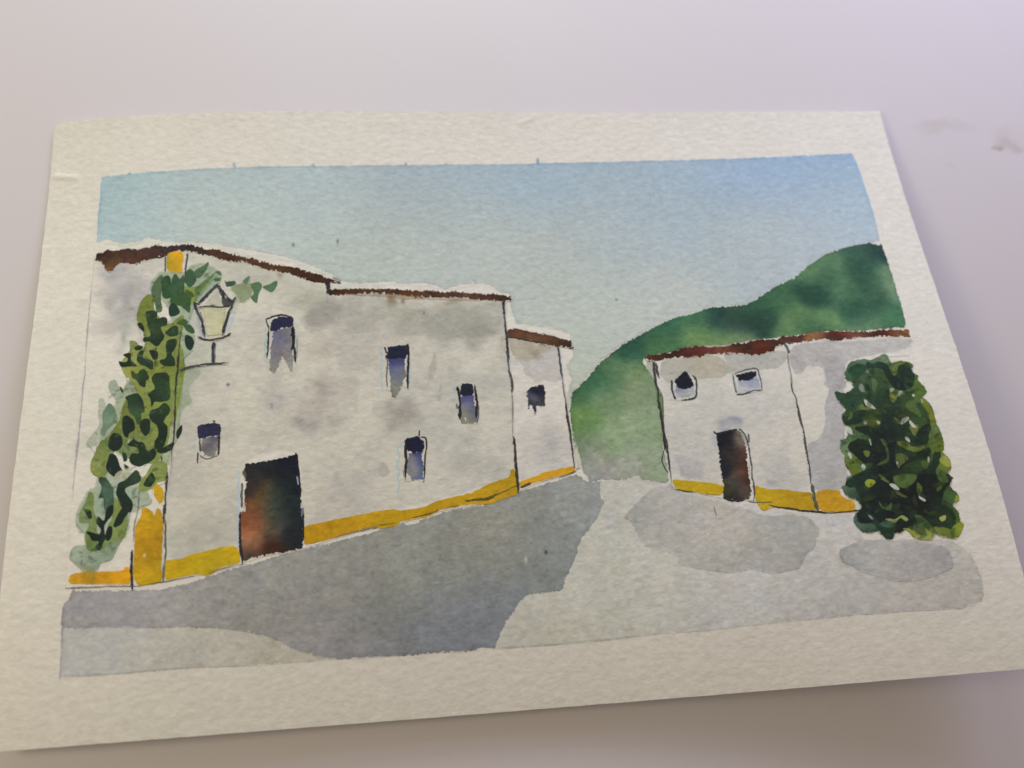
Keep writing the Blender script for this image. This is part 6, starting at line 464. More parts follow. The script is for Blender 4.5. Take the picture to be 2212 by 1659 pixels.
["F",[[78.02,-29.55],[78.76,-29.73],[80.06,-31.69],[79.54,-31.44]],[[79.1,-30.6,0.136,0.215,0.042]],{"s":0.09,"w":0.06,"r":0.0,"e":0.0,"m":0.05,"a":0.78,"c":1,"n":0.0,"k":0.5}],
["F",[[90.71,-29.85],[92.26,-30.62],[92.48,-32.7],[90.64,-32.31]],[[91.5,-31.4,0.076,0.135,0.041]],{"s":0.11,"w":0.08,"r":0.0,"e":0.0,"m":0.05,"a":1.0,"c":1,"n":0.0,"k":0.5}],
["F",[[73.86,-20.02],[75.59,-19.53],[77.9,-20.82],[76.82,-21.15],[74.51,-20.72]],[[75.7,-20.4,0.079,0.147,0.071]],{"s":0.11,"w":0.08,"r":0.0,"e":0.0,"m":0.05,"a":0.78,"c":1,"n":0.0,"k":0.5}],
["F",[[84.8,-16.7],[85.9,-17.9],[85.54,-18.52],[84.91,-17.81]],[[85.3,-17.7,0.169,0.195,0.072]],{"s":0.1,"w":0.06,"r":0.0,"e":0.0,"m":0.05,"a":0.78,"c":1,"n":0.0,"k":0.5}],
["F",[[74.81,-31.25],[76.2,-30.46],[77.12,-31.24],[75.46,-32.27]],[[75.9,-31.3,0.334,0.407,0.05]],{"s":0.1,"w":0.06,"r":0.0,"e":0.0,"m":0.05,"a":0.78,"c":1,"n":0.0,"k":0.5}],
["F",[[76.9,-35.53],[77.3,-36.64],[78.1,-36.94],[79.39,-36.05],[79.27,-37.05],[78.59,-37.65],[77.02,-36.95]],[[78.1,-36.7,0.126,0.237,0.047]],{"s":0.12,"w":0.06,"r":0.0,"e":0.0,"m":0.05,"a":0.78,"c":1,"n":0.0,"k":0.5}],
["F",[[77.98,-39.37],[79.2,-39.71],[80.88,-38.94],[82.08,-39.81],[81.54,-40.26],[80.43,-39.49],[79.03,-40.46]],[[78.1,-39.6,0.457,0.494,0.24],[80.8,-39.3,0.201,0.271,0.048]],{"s":0.1,"w":0.06,"r":0.0,"e":0.0,"m":0.05,"a":1.0,"c":1,"n":0.0,"k":0.5}],
["F",[[83.61,-39.24],[85.34,-40.08],[86.72,-42.3],[83.99,-42.14],[83.72,-40.58]],[[84.7,-40.9,0.082,0.154,0.042]],{"s":0.12,"w":0.08,"r":0.0,"e":0.0,"m":0.05,"a":0.78,"c":1,"n":0.0,"k":0.5}],
["F",[[88.63,-40.17],[90.12,-39.77],[89.68,-40.83],[88.72,-41.11]],[[89.3,-40.5,0.425,0.478,0.149]],{"s":0.1,"w":0.06,"r":0.0,"e":0.0,"m":0.05,"a":1.0,"c":1,"n":0.0,"k":0.5}],
["F",[[80.54,-41.81],[81.69,-41.92],[83.21,-42.72],[83.69,-43.9],[82.49,-44.0],[81.71,-42.8]],[[82.2,-42.9,0.369,0.428,0.084]],{"s":0.1,"w":0.06,"r":0.0,"e":0.0,"m":0.05,"a":0.78,"c":1,"n":0.0,"k":0.5}],
["F",[[85.19,-42.04],[86.18,-43.66],[85.61,-44.74],[83.59,-44.33],[85.1,-43.78]],[[85.1,-43.7,0.392,0.441,0.112]],{"s":0.1,"w":0.06,"r":0.0,"e":0.0,"m":0.05,"a":0.78,"c":1,"n":0.0,"k":0.5}],
["F",[[86.53,-42.21],[89.94,-43.05],[91.42,-42.21],[92.86,-41.58],[93.15,-42.27],[91.82,-44.43],[90.16,-44.74],[86.86,-43.51]],[[88.5,-42.8,0.228,0.289,0.069],[89.3,-44.1,0.147,0.205,0.034],[92.3,-42.3,0.268,0.337,0.032]],{"s":0.12,"w":0.08,"r":0.0,"e":0.0,"m":0.12,"a":1.0,"c":1,"n":0.0,"k":0.5}],
["F",[[91.22,-35.06],[93.47,-35.17],[93.51,-36.64],[92.3,-37.53],[90.71,-36.63]],[[92.2,-36.2,0.079,0.168,0.061]],{"s":0.12,"w":0.08,"r":0.0,"e":0.0,"m":0.05,"a":0.78,"c":1,"n":0.0,"k":0.5}],
["F",[[85.88,-32.15],[86.64,-33.48],[85.8,-35.1],[85.38,-34.6]],[[85.9,-33.8,0.118,0.18,0.035]],{"s":0.12,"w":0.06,"r":0.0,"e":0.0,"m":0.05,"a":0.78,"c":1,"n":0.0,"k":0.5}],
["F",[[81.24,-30.55],[85.85,-30.54],[85.06,-31.95],[83.12,-33.18],[81.95,-32.61]],[[83.4,-31.8,0.101,0.178,0.042]],{"s":0.12,"w":0.06,"r":0.0,"e":0.0,"m":0.05,"a":0.78,"c":1,"n":0.0,"k":0.5}],
["F",[[89.7,-33.82],[90.69,-33.37],[90.64,-33.98],[89.62,-34.56]],[[90.2,-33.9,0.123,0.165,0.035]],{"s":0.1,"w":0.04,"r":0.0,"e":0.0,"m":0.05,"a":0.78,"c":1,"n":0.0,"k":0.5}],
["F",[[93.42,-35.73],[94.0,-36.24],[92.96,-37.48],[92.6,-37.22]],[[93.2,-36.7,0.359,0.374,0.039]],{"s":0.1,"w":0.04,"r":0.0,"e":0.0,"m":0.05,"a":0.78,"c":1,"n":0.0,"k":0.5}],
["F",[[81.05,-33.62],[83.02,-34.94],[82.43,-35.11],[81.1,-34.3]],[[81.9,-34.5,0.086,0.134,0.043]],{"s":0.1,"w":0.06,"r":0.0,"e":0.0,"m":0.05,"a":1.0,"c":1,"n":0.0,"k":0.5}],
["F",[[78.52,-30.41],[80.08,-31.25],[79.76,-31.67],[78.63,-30.88]],[[79.3,-31.1,0.145,0.215,0.063]],{"s":0.1,"w":0.06,"r":0.0,"e":0.0,"m":0.05,"a":0.78,"c":1,"n":0.0,"k":0.5}],
["F",[[79.1,-8.02],[79.93,-8.44],[79.84,-10.01],[78.96,-9.82],[78.75,-9.01]],[[79.3,-9.1,0.312,0.37,0.322]],{"s":0.08,"w":0.04,"r":0.0,"e":0.0,"m":0.05,"a":0.78,"c":1,"n":0.0,"k":0.5}],
["F",[[85.69,-9.76],[86.6,-9.84],[86.09,-10.59],[85.59,-10.54]],[[86.0,-10.2,0.45,0.462,0.378]],{"s":0.08,"w":0.04,"r":0.0,"e":0.0,"m":0.05,"a":0.78,"c":1,"n":0.0,"k":0.5}],
["F",[[87.43,-10.6],[88.32,-10.75],[87.02,-11.76]],[[87.6,-11.0,0.451,0.463,0.379]],{"s":0.08,"w":0.04,"r":0.0,"e":0.0,"m":0.05,"a":0.78,"c":1,"n":0.0,"k":0.5}],
["F",[[90.28,-11.61],[90.73,-11.93],[90.52,-12.24],[90.11,-12.09]],[[90.4,-12.0,0.787,0.788,0.714]],{"s":0.06,"w":0.02,"r":0.0,"e":0.0,"m":0.05,"a":0.78,"c":1,"n":0.0,"k":0.5}],
["F",[[79.27,-11.76],[79.95,-12.49],[81.11,-14.37],[79.8,-13.92],[79.21,-12.98]],[[79.9,-13.1,0.756,0.766,0.716]],{"s":0.08,"w":0.06,"r":0.0,"e":0.0,"m":0.05,"a":0.78,"c":1,"n":0.0,"k":0.5}],
["F",[[86.34,-17.4],[87.67,-16.97],[87.95,-17.44],[86.58,-18.4],[85.83,-18.55]],[[86.9,-17.8,0.674,0.678,0.613]],{"s":0.08,"w":0.06,"r":0.0,"e":0.0,"m":0.05,"a":0.78,"c":1,"n":0.0,"k":0.5}],
["F",[[88.12,-17.78],[88.98,-19.61],[88.19,-19.53],[87.8,-18.52]],[[88.3,-18.9,0.772,0.764,0.714]],{"s":0.08,"w":0.06,"r":0.0,"e":0.0,"m":0.05,"a":0.78,"c":1,"n":0.0,"k":0.5}],
["F",[[73.43,-17.93],[74.63,-18.47],[74.68,-19.99],[73.64,-19.25]],[[74.1,-18.9,0.738,0.75,0.734]],{"s":0.11,"w":0.06,"r":0.0,"e":0.0,"m":0.05,"a":0.78,"c":1,"n":0.0,"k":0.5}],
["F",[[85.97,-21.48],[86.65,-21.97],[86.68,-22.98],[85.95,-22.33]],[[86.3,-22.2,0.76,0.763,0.706]],{"s":0.07,"w":0.04,"r":0.0,"e":0.0,"m":0.05,"a":0.78,"c":1,"n":0.0,"k":0.5}],
["S",[[78.1,-21.27],[78.12,-22.87]],[[78.1,-22.1,0.565,0.597,0.524]],{"t":0.2,"j":0.2,"p":0,"a":0.9}],
["F",[[75.15,-27.0],[75.72,-27.37],[75.62,-27.98],[75.11,-28.45],[74.79,-27.7]],[[75.3,-27.7,0.668,0.743,0.824]],{"s":0.07,"w":0.04,"r":0.0,"e":0.0,"m":0.05,"a":0.78,"c":1,"n":0.0,"k":0.5}],
["F",[[82.59,-26.98],[83.05,-27.34],[82.65,-27.92]],[[82.8,-27.4,0.719,0.725,0.661]],{"s":0.07,"w":0.04,"r":0.0,"e":0.0,"m":0.05,"a":0.78,"c":1,"n":0.0,"k":0.5}],
["F",[[89.61,-26.57],[89.94,-26.96],[89.44,-27.96],[89.29,-27.42]],[[89.6,-27.2,0.619,0.629,0.518]],{"s":0.07,"w":0.04,"r":0.0,"e":0.0,"m":0.05,"a":0.78,"c":1,"n":0.0,"k":0.5}],
["F",[[72.81,-23.75],[73.4,-24.65],[73.09,-25.56],[72.67,-24.79]],[[73.0,-24.7,0.703,0.735,0.721]],{"s":0.11,"w":0.04,"r":0.0,"e":0.0,"m":0.05,"a":0.78,"c":1,"n":0.0,"k":0.5}],
["F",[[77.94,-16.89],[78.5,-17.53],[78.1,-17.93],[77.78,-17.57]],[[78.1,-17.5,0.473,0.488,0.379]],{"s":0.08,"w":0.04,"r":0.0,"e":0.0,"m":0.05,"a":0.78,"c":1,"n":0.0,"k":0.5}],
["F",[[80.69,-17.3],[81.41,-17.65],[80.89,-18.12]],[[81.0,-17.7,0.481,0.502,0.28]],{"s":0.08,"w":0.04,"r":0.0,"e":0.0,"m":0.05,"a":1.0,"c":1,"n":0.0,"k":0.5}],
["F",[[91.83,-12.93],[92.1,-13.4],[91.72,-14.04]],[[91.9,-13.5,0.467,0.486,0.384]],{"s":0.08,"w":0.04,"r":0.0,"e":0.0,"m":0.05,"a":0.78,"c":1,"n":0.0,"k":0.5}],
["F",[[81.68,-4.82],[81.92,-5.07],[81.6,-5.5],[81.33,-5.18]],[[81.6,-5.1,0.351,0.388,0.323]],{"s":0.08,"w":0.02,"r":0.0,"e":0.0,"m":0.05,"a":0.78,"c":1,"n":0.0,"k":0.5}],
["F",[[79.87,-31.96],[80.99,-32.02],[81.74,-33.0],[81.65,-33.4],[80.72,-33.18]],[[81.0,-32.7,0.814,0.823,0.745]],{"s":0.08,"w":0.06,"r":0.0,"e":0.0,"m":0.05,"a":0.78,"c":1,"n":0.0,"k":0.5}],
["F",[[85.51,-35.14],[86.64,-36.08],[86.27,-36.43],[85.52,-35.81]],[[86.0,-35.9,0.788,0.776,0.719]],{"s":0.08,"w":0.04,"r":0.0,"e":0.0,"m":0.05,"a":0.78,"c":1,"n":0.0,"k":0.5}],
["F",[[73.92,-38.21],[74.59,-38.61],[74.77,-39.29],[74.18,-39.01]],[[74.4,-38.8,0.321,0.418,0.39]],{"s":0.08,"w":0.06,"r":0.0,"e":0.0,"m":0.05,"a":0.7,"c":1,"n":0.0,"k":0.5}],
["F",[[77.34,-39.35],[78.33,-39.73],[78.05,-40.04]],[[77.9,-39.7,0.428,0.469,0.31]],{"s":0.08,"w":0.04,"r":0.0,"e":0.0,"m":0.05,"a":0.78,"c":1,"n":0.0,"k":0.5}],
["F",[[71.98,-34.91],[72.9,-35.89],[72.71,-36.77],[71.84,-36.8],[72.07,-35.7]],[[72.3,-36.0,0.77,0.81,0.709]],{"s":0.12,"w":0.06,"r":0.0,"e":0.0,"m":0.05,"a":0.78,"c":1,"n":0.0,"k":0.5}],
["F",[[70.31,-35.76],[71.03,-34.48],[70.4,-36.89]],[[70.6,-35.7,0.316,0.257,0.044]],{"s":0.16,"w":0.04,"r":0.0,"e":0.0,"m":0.05,"a":0.4,"c":1,"n":0.0,"k":0.5}],
["B",[[-48.11,34.44]],[[-48.1,34.4,0.124,0.174,0.195]],{"x":0.26,"y":0.4,"a":0.9}],
["B",[[-37.88,34.97]],[[-37.9,35.0,0.126,0.189,0.21]],{"x":0.26,"y":0.52,"a":0.9}],
["S",[[26.47,17.83],[26.75,17.45]],[[26.6,17.6,0.144,0.246,0.262]],{"t":0.43,"j":0.2,"p":0,"a":0.8}],
["B",[[28.32,10.94]],[[28.3,10.9,0.15,0.182,0.173]],{"x":0.15,"y":0.26,"a":0.7}],
["S",[[-19.03,15.51],[-18.48,16.3]],[[-18.8,15.9,0.174,0.271,0.296]],{"t":0.45,"j":0.2,"p":1,"a":0.8}],
["B",[[-61.51,-0.09]],[[-61.5,-0.1,0.318,0.125,0.357]],{"x":0.46,"y":0.46,"a":0.9}],
["S",[[-52.61,-4.77],[-52.5,-6.02]],[[-52.6,-5.4,0.44,0.258,0.497]],{"t":0.34,"j":0.5,"p":0,"a":0.675}],
["S",[[2.42,19.12],[7.49,18.57]],[[5.0,18.8,0.27,0.34,0.318]],{"t":0.15,"j":0.2,"p":0,"a":0.405}],
["B",[[2.51,19.47]],[[2.5,19.5,0.165,0.249,0.217]],{"x":0.21,"y":0.21,"a":0.7}],
["B",[[-83.58,19.66]],[[-83.6,19.7,0.217,0.279,0.2]],{"x":0.56,"y":0.28,"a":0.7}],
["B",[[-50.8,-3.4]],[[-50.8,-3.4,0.334,0.254,0.26]],{"x":0.23,"y":0.19,"a":0.5}],
["B",[[66.15,-39.59]],[[66.2,-39.6,0.395,0.413,0.408]],{"x":0.26,"y":0.26,"a":0.6}],
["B",[[-91.56,31.63]],[[-91.6,31.6,0.707,0.705,0.561]],{"x":0.41,"y":0.51,"a":0.6}]
]
X0, X1, Y0, Y1, RES = -107.0, 113.0, -75.0, 73.0, 0.1
NX = int((X1 - X0) / RES); NY = int((Y1 - Y0) / RES)
rng = np.random.default_rng(11)
def vnoise(scale, stretch=1.0):
    """smooth value noise over the canvas, feature size in mm"""
    gw = int((X1 - X0) / (scale * stretch)) + 4; gh = int((Y1 - Y0) / scale) + 4
    g = rng.standard_normal((gh, gw)).astype(np.float32)
    xs = np.arange(NX) * RES / (scale * stretch); ys = np.arange(NY) * RES / scale
    xi = xs.astype(int); yi = ys.astype(int)
    fx = (xs - xi).astype(np.float32); fy = (ys - yi).astype(np.float32)
    fx = fx * fx * (3 - 2 * fx); fy = fy * fy * (3 - 2 * fy)
    a = g[:, xi] * (1 - fx) + g[:, xi + 1] * fx
    return a[yi] * (1 - fy)[:, None] + a[yi + 1] * fy[:, None]
def norm(a):
    return (a - a.mean()) / a.std()
N_grain = norm(vnoise(0.45, 1.3) + 0.9 * vnoise(0.9, 1.3))
N_mid = norm(vnoise(2.2) + 0.7 * vnoise(1.1))
N_big = norm(vnoise(9.0) + 0.7 * vnoise(4.5))
N_wx = norm(vnoise(0.9) + 0.8 * vnoise(0.4)); N_wy = norm(vnoise(0.9) + 0.8 * vnoise(0.4))
N_lx = norm(vnoise(3.0)); N_ly = norm(vnoise(3.0))
N_r = norm(vnoise(0.35) + 0.5 * vnoise(0.2))
GX = (X0 + (np.arange(NX) + 0.5) * RES).astype(np.float32)
GY = (Y0 + (np.arange(NY) + 0.5) * RES).astype(np.float32)
canvas = np.empty((NY, NX, 3), np.float32)
canvas[:] = np.array([0.825, 0.795, 0.745], np.float32)
canvas *= (1 + 0.006 * N_big + 0.006 * N_mid)[..., None]

def catmull(P, n=4, closed=True):
    P = np.asarray(P, float)
    k = len(P)
    if k < 3:
        return P
    out = []
    for i in range(k if closed else k - 1):
        if closed:
            a, b, c, d = P[(i - 1) % k], P[i], P[(i + 1) % k], P[(i + 2) % k]
        else:
            a, b, c, d = P[max(i - 1, 0)], P[i], P[i + 1], P[min(i + 2, k - 1)]
        for j in range(n):
            t = j / n
            out.append(0.5 * (2 * b + (c - a) * t + (2 * a - 5 * b + 4 * c - d) * t * t + (3 * b - a - 3 * c + d) * t ** 3))
    if not closed:
        out.append(P[-1])
    return np.array(out)
def window(P, pad):
    x0 = max(int((P[:, 0].min() - pad - X0) / RES), 0); x1 = min(int((P[:, 0].max() + pad - X0) / RES) + 2, NX)
    y0 = max(int((P[:, 1].min() - pad - Y0) / RES), 0); y1 = min(int((P[:, 1].max() + pad - Y0) / RES) + 2, NY)
    return slice(y0, y1), slice(x0, x1)
def sdf(P, X, Y):
    """signed distance, positive inside"""
    d2 = np.full(X.shape, 1e9, np.float32); ins = np.zeros(X.shape, bool)
    for i in range(len(P)):
        ax, ay = P[i - 1]; bx, by = P[i]
        dx, dy = bx - ax, by - ay
        L = dx * dx + dy * dy
        if L < 1e-9:
            continue
        t = np.clip(((X - ax) * dx + (Y - ay) * dy) / L, 0, 1)
        d2 = np.minimum(d2, (X - ax - t * dx) ** 2 + (Y - ay - t * dy) ** 2)
        if dy != 0:
            c = (ay > Y) != (by > Y)
            ins ^= c & (X < (Y - ay) * dx / dy + ax)
    return np.where(ins, 1, -1) * np.sqrt(d2)
def upsample(a, ys, xs):
    y0 = np.clip(ys.astype(int), 0, a.shape[0] - 2); x0 = np.clip(xs.astype(int), 0, a.shape[1] - 2)
    fy = (ys - y0)[:, None].astype(np.float32); fx = (xs - x0)[None].astype(np.float32)
    if a.ndim == 3:
        fy = fy[..., None]; fx = fx[..., None]
    r0 = a[y0]; r1 = a[y0 + 1]
    return (r0[:, x0] * (1 - fx) + r0[:, x0 + 1] * fx) * (1 - fy) + (r1[:, x0] * (1 - fx) + r1[:, x0 + 1] * fx) * fy
def ctrl_color(ctrl, sy, sx, kf):
    c = np.array(ctrl, np.float32)
    ny, nx = sy.stop - sy.start, sx.stop - sx.start
    if len(c) == 1:
        return np.broadcast_to(c[0, 2:], (ny, nx, 3))
    st = 6 if ny * nx > 40000 else 1
    ix = np.arange(0, nx + st, st); iy = np.arange(0, ny + st, st)
    X = X0 + (sx.start + ix) * RES; Y = Y0 + (sy.start + iy) * RES
    X, Y = np.meshgrid(X.astype(np.float32), Y.astype(np.float32))
    W = np.zeros(X.shape, np.float32); A = np.zeros(X.shape + (3,), np.float32)
    lc = np.log(c[:, 2:])
    dd = np.hypot(c[:, None, 0] - c[None, :, 0], c[:, None, 1] - c[None, :, 1]) + np.eye(len(c)) * 1e6
    sg = max(0.35, kf * float(np.sort(dd, 1)[:, :2].mean()))
    for (x, y), l in zip(c[:, :2], lc):
        r2 = (X - x) ** 2 + (Y - y) ** 2
        wgt = np.exp(-r2 / (2 * sg * sg)) + 0.003 / (1 + r2 / (sg * sg)) ** 1.5
        W += wgt; A += wgt[..., None] * l
    A = np.exp(A / W[..., None])
    if st == 1:
        return A[:ny, :nx]
    return upsample(A, np.arange(ny) / st, np.arange(nx) / st)
def sstep(a):
    a = np.clip(a, 0, 1)
    return a * a * (3 - 2 * a)
def lay(sy, sx, al, col):
    al = np.clip(al, 0, 1)[..., None]
    canvas[sy, sx] = canvas[sy, sx] * (1 - al) + col * al
for kind, P, ctrl, o in SHAPES:
    P = np.array(P, float)
    if kind == 'F':
        Q = catmull(P) if o['c'] else P
        sy, sx = window(P, o['s'] * 2 + o['w'] * 3 + 0.5)
        ny, nx = sy.stop - sy.start, sx.stop - sx.start
        if ny * nx > 60000:
            st = 4
            X, Y = np.meshgrid(GX[sx.start] + np.arange(nx // st + 3) * RES * st, GY[sy.start] + np.arange(ny // st + 3) * RES * st)
            big = sdf(Q, X.astype(np.float32), Y.astype(np.float32))
            # domain warp by looking the distance up at shifted places
            yy = (np.arange(ny)[:, None] + (o['w'] * (0.5 * N_wy[sy, sx] + 0.5 * N_ly[sy, sx])) / RES) / st
            xx = (np.arange(nx)[None] + (o['w'] * (0.5 * N_wx[sy, sx] + 0.5 * N_lx[sy, sx])) / RES) / st
            yy = np.clip(yy, 0, big.shape[0] - 2.001); xx = np.clip(xx, 0, big.shape[1] - 2.001)
            yi = yy.astype(int); xi = xx.astype(int); fy = yy - yi; fx = xx - xi
            D = (big[yi, xi] * (1 - fx) + big[yi, xi + 1] * fx) * (1 - fy) + (big[yi + 1, xi] * (1 - fx) + big[yi + 1, xi + 1] * fx) * fy
        else:
            X, Y = np.meshgrid(GX[sx], GY[sy])
            D = sdf(Q, X + o['w'] * (0.5 * N_wx[sy, sx] + 0.5 * N_lx[sy, sx]), Y + o['w'] * (0.5 * N_wy[sy, sx] + 0.5 * N_ly[sy, sx]))
        D = D + o['r'] * 0.09 * N_r[sy, sx]
        s = max(o['s'], 0.09)
        al = sstep(D / (2 * s) + 0.5) * o['a']
        if o.get('n'):
            al = al * sstep(0.5 + o['n'] * (0.30 * N_big[sy, sx] + 0.14 * N_mid[sy, sx]) - 0.12)
        col = ctrl_color(ctrl, sy, sx, o['k'])
        m_ = o['m']
        g = 1 + m_ * (0.45 * N_big[sy, sx] + 0.5 * N_mid[sy, sx] + 0.35 * N_grain[sy, sx])
        hue = m_ * 0.22 * N_lx[sy, sx]
        g3 = np.stack([g + hue * 0.5, g, g - hue], -1)
        if o['e']:
            rim = np.exp(-(np.maximum(D, 0) / 0.38)) * (D > -s)
            g3 = g3 * (1 - o['e'] * rim * (0.8 + 0.35 * N_lx[sy, sx]))[..., None]
        lay(sy, sx, al, np.clip(col * np.clip(g3, 0.3, 1.8), 0.003, 0.95))
    elif kind == 'S':
        Q = catmull(P, 5, False)
        t_ = o['t']
        sy, sx = window(P, t_ * 1.5 + 0.4)
        X, Y = np.meshgrid(GX[sx], GY[sy])
        X = X + 0.10 * N_wx[sy, sx] * min(t_, 1); Y = Y + 0.10 * N_wy[sy, sx] * min(t_, 1)
        best = np.full(X.shape, 1e9, np.float32); S_ = np.zeros(X.shape, np.float32)
        tot = max(len(Q) - 1, 1)
        for i in range(len(Q) - 1):
            ax, ay = Q[i]; dx, dy = Q[i + 1] - Q[i]
            L = dx * dx + dy * dy + 1e-9
            t = np.clip(((X - ax) * dx + (Y - ay) * dy) / L, 0, 1)
            d = np.sqrt((X - ax - t * dx) ** 2 + (Y - ay - t * dy) ** 2)
            k = d < best
            best = np.where(k, d, best); S_ = np.where(k, (i + t) / tot, S_)
        wd = t_ * 0.5 * (1 + o['j'] * 0.5 * N_lx[sy, sx] + o['j'] * 0.2 * N_wx[sy, sx])
        ends = 0.45 if not o['p'] else 0.15
        wd = wd * (ends + (1 - ends) * sstep(np.minimum(S_, 1 - S_) * (9 if not o['p'] else 4)))
        al = sstep((wd - best) / 0.16 + 0.5) * o['a']
        al = al * np.clip(1 - o['j'] * 0.22 * np.maximum(N_r[sy, sx] - 0.3, 0), 0, 1)
        lay(sy, sx, al, np.array(ctrl[0][2:], np.float32))
    else:
        cx, cy = P[0]; rx, ry = o['x'], o['y']
        sy, sx = window(np.array([[cx - rx, cy - ry], [cx + rx, cy + ry]]), max(rx, ry) * 1.1)
        X, Y = np.meshgrid(GX[sx], GY[sy])
        q = 0.3 * min(rx, ry)
        r = np.sqrt(((X - cx + q * N_lx[sy, sx]) / rx) ** 2 + ((Y - cy + q * N_ly[sy, sx]) / ry) ** 2)
        r = r * (1 + 0.22 * N_big[sy, sx] + 0.09 * N_mid[sy, sx])
        al = np.exp(-1.1 * r ** 2.2) * sstep((2.0 - r) * 2) * o['a'] * (1 + 0.12 * N_mid[sy, sx])
        lay(sy, sx, al, np.array(ctrl[0][2:], np.float32) * (1 + 0.02 * N_mid[sy, sx])[..., None])
# small half-transparent dabs that tie the painted foliage together
SHRUB = [[76.54,-7.0],[76.46,-5.16],[77.94,-2.98],[79.4,-2.17],[81.58,-1.9],[82.76,-2.24],[85.0,-1.73],[86.92,-0.84],[87.55,-2.43],[87.86,-3.63],[89.28,-3.06],[91.67,-3.51],[92.44,-4.52],[91.79,-6.08],[92.89,-7.34],[92.29,-7.98],[93.4,-9.91],[93.52,-11.29],[92.25,-12.52],[93.28,-13.96],[93.78,-15.79],[93.58,-18.64],[93.9,-21.06],[93.92,-23.86],[93.21,-25.7],[94.1,-27.47],[93.92,-29.54],[93.02,-30.69],[93.24,-32.77],[93.31,-32.53],[92.58,-33.6],[93.65,-35.3],[93.82,-36.67],[92.11,-37.85],[92.82,-39.26],[92.79,-41.02],[93.18,-42.16],[92.03,-44.02],[90.94,-44.99],[88.15,-44.29],[87.06,-43.53],[85.93,-44.72],[83.86,-44.53],[82.5,-43.96],[81.91,-42.82],[81.07,-41.86],[80.03,-42.64],[78.78,-42.52],[78.12,-43.54],[76.98,-43.91],[76.12,-42.92],[75.09,-41.73],[73.72,-42.15],[72.1,-41.67],[71.06,-40.48],[70.63,-38.9],[71.44,-37.65],[72.78,-36.44],[72.48,-34.84],[70.48,-33.98],[69.9,-32.57],[69.71,-31.42],[71.1,-31.09],[71.02,-29.94],[72.41,-29.14],[72.29,-28.71],[71.57,-26.57],[71.84,-24.5],[71.28,-23.4],[71.75,-21.32],[73.71,-19.79],[73.56,-17.84],[73.16,-16.06],[73.41,-14.99],[74.51,-13.77],[73.46,-12.12],[73.06,-10.3],[73.32,-9.2],[75.39,-10.06],[77.64,-8.46],[77.15,-7.05]]
def dabs(outline, n, size, cols, a, seed):
    r_ = random.Random(seed)
    Q = np.array(outline, float)
    lo, hi = Q.min(0), Q.max(0); k = 0
    while k < n:
        c = np.array([r_.uniform(lo[0], hi[0]), r_.uniform(lo[1], hi[1])])
        if sdf(Q, np.array([[c[0]]], np.float32), np.array([[c[1]]], np.float32))[0, 0] < 0.5:
            continue
        k += 1
        L = size * r_.uniform(0.6, 1.3); W = L * r_.uniform(0.35, 0.6); th = r_.uniform(0, 3.14)
        sy, sx = window(np.array([c - L, c + L]), 0.2)
        X, Y = np.meshgrid(GX[sx], GY[sy])
        u = (X - c[0]) * math.cos(th) + (Y - c[1]) * math.sin(th); v = -(X - c[0]) * math.sin(th) + (Y - c[1]) * math.cos(th)
        v = v + 0.25 * u * u / L
        r = np.sqrt((u / L) ** 2 + (v / W) ** 2) + 0.10 * N_lx[sy, sx] + 0.05 * N_wx[sy, sx]
        lay(sy, sx, sstep((1 - r) * 2.2) * a * r_.uniform(0.5, 1.0), np.array(r_.choice(cols), np.float32))
dabs(SHRUB, 230, 1.15, [(0.020, 0.042, 0.018), (0.035, 0.075, 0.028), (0.010, 0.018, 0.012), (0.05, 0.085, 0.02), (0.018, 0.034, 0.022)], 0.6, 5)
IVY = max((p for p in [[[-79.81,25.9],[-78.13,27.99],[-76.35,28.46],[-73.11,27.7],[-72.17,29.16],[-70.96,28.87],[-67.2,30.56],[-66.91,27.98],[-64.3,28.1],[-64.22,25.32],[-66.74,23.13],[-69.01,20.28],[-70.49,17.87],[-70.77,15.42],[-69.5,13.14],[-69.51,8.74],[-71.54,6.68],[-71.93,2.87],[-71.49,1.53],[-71.53,-1.63],[-71.76,-4.73],[-71.94,-8.82],[-71.27,-9.27],[-71.81,-11.66],[-72.59,-12.82],[-73.33,-14.77],[-73.95,-17.1],[-73.64,-19.66],[-74.29,-21.16],[-76.59,-22.37],[-76.61,-25.42],[-79.1,-26.01],[-80.41,-25.17],[-80.53,-26.15],[-81.18,-30.22],[-82.58,-33.62],[-83.66,-36.27],[-85.89,-37.01],[-86.49,-38.58],[-88.96,-38.31],[-90.46,-37.03],[-91.98,-35.47],[-91.62,-33.32],[-89.18,-32.78],[-89.52,-30.55],[-91.3,-28.38],[-91.33,-25.76],[-90.28,-23.19],[-87.18,-23.56],[-87.51,-19.12],[-89.18,-17.64],[-88.67,-13.75],[-90.32,-11.64],[-88.26,-7.36],[-88.73,-1.56],[-86.75,-2.75],[-86.94,2.08],[-85.83,2.64],[-83.14,2.24],[-84.51,5.31],[-85.39,6.89],[-84.36,8.55],[-83.39,11.31],[-81.85,11.43],[-80.47,11.12],[-82.16,16.09],[-82.0,19.66],[-81.35,21.88],[-79.25,23.12]]]), key=len)
dabs(IVY, 170, 0.85, [(0.03, 0.06, 0.03), (0.06, 0.11, 0.03), (0.02, 0.035, 0.02), (0.10, 0.15, 0.04), (0.07, 0.12, 0.08)], 0.5, 9)
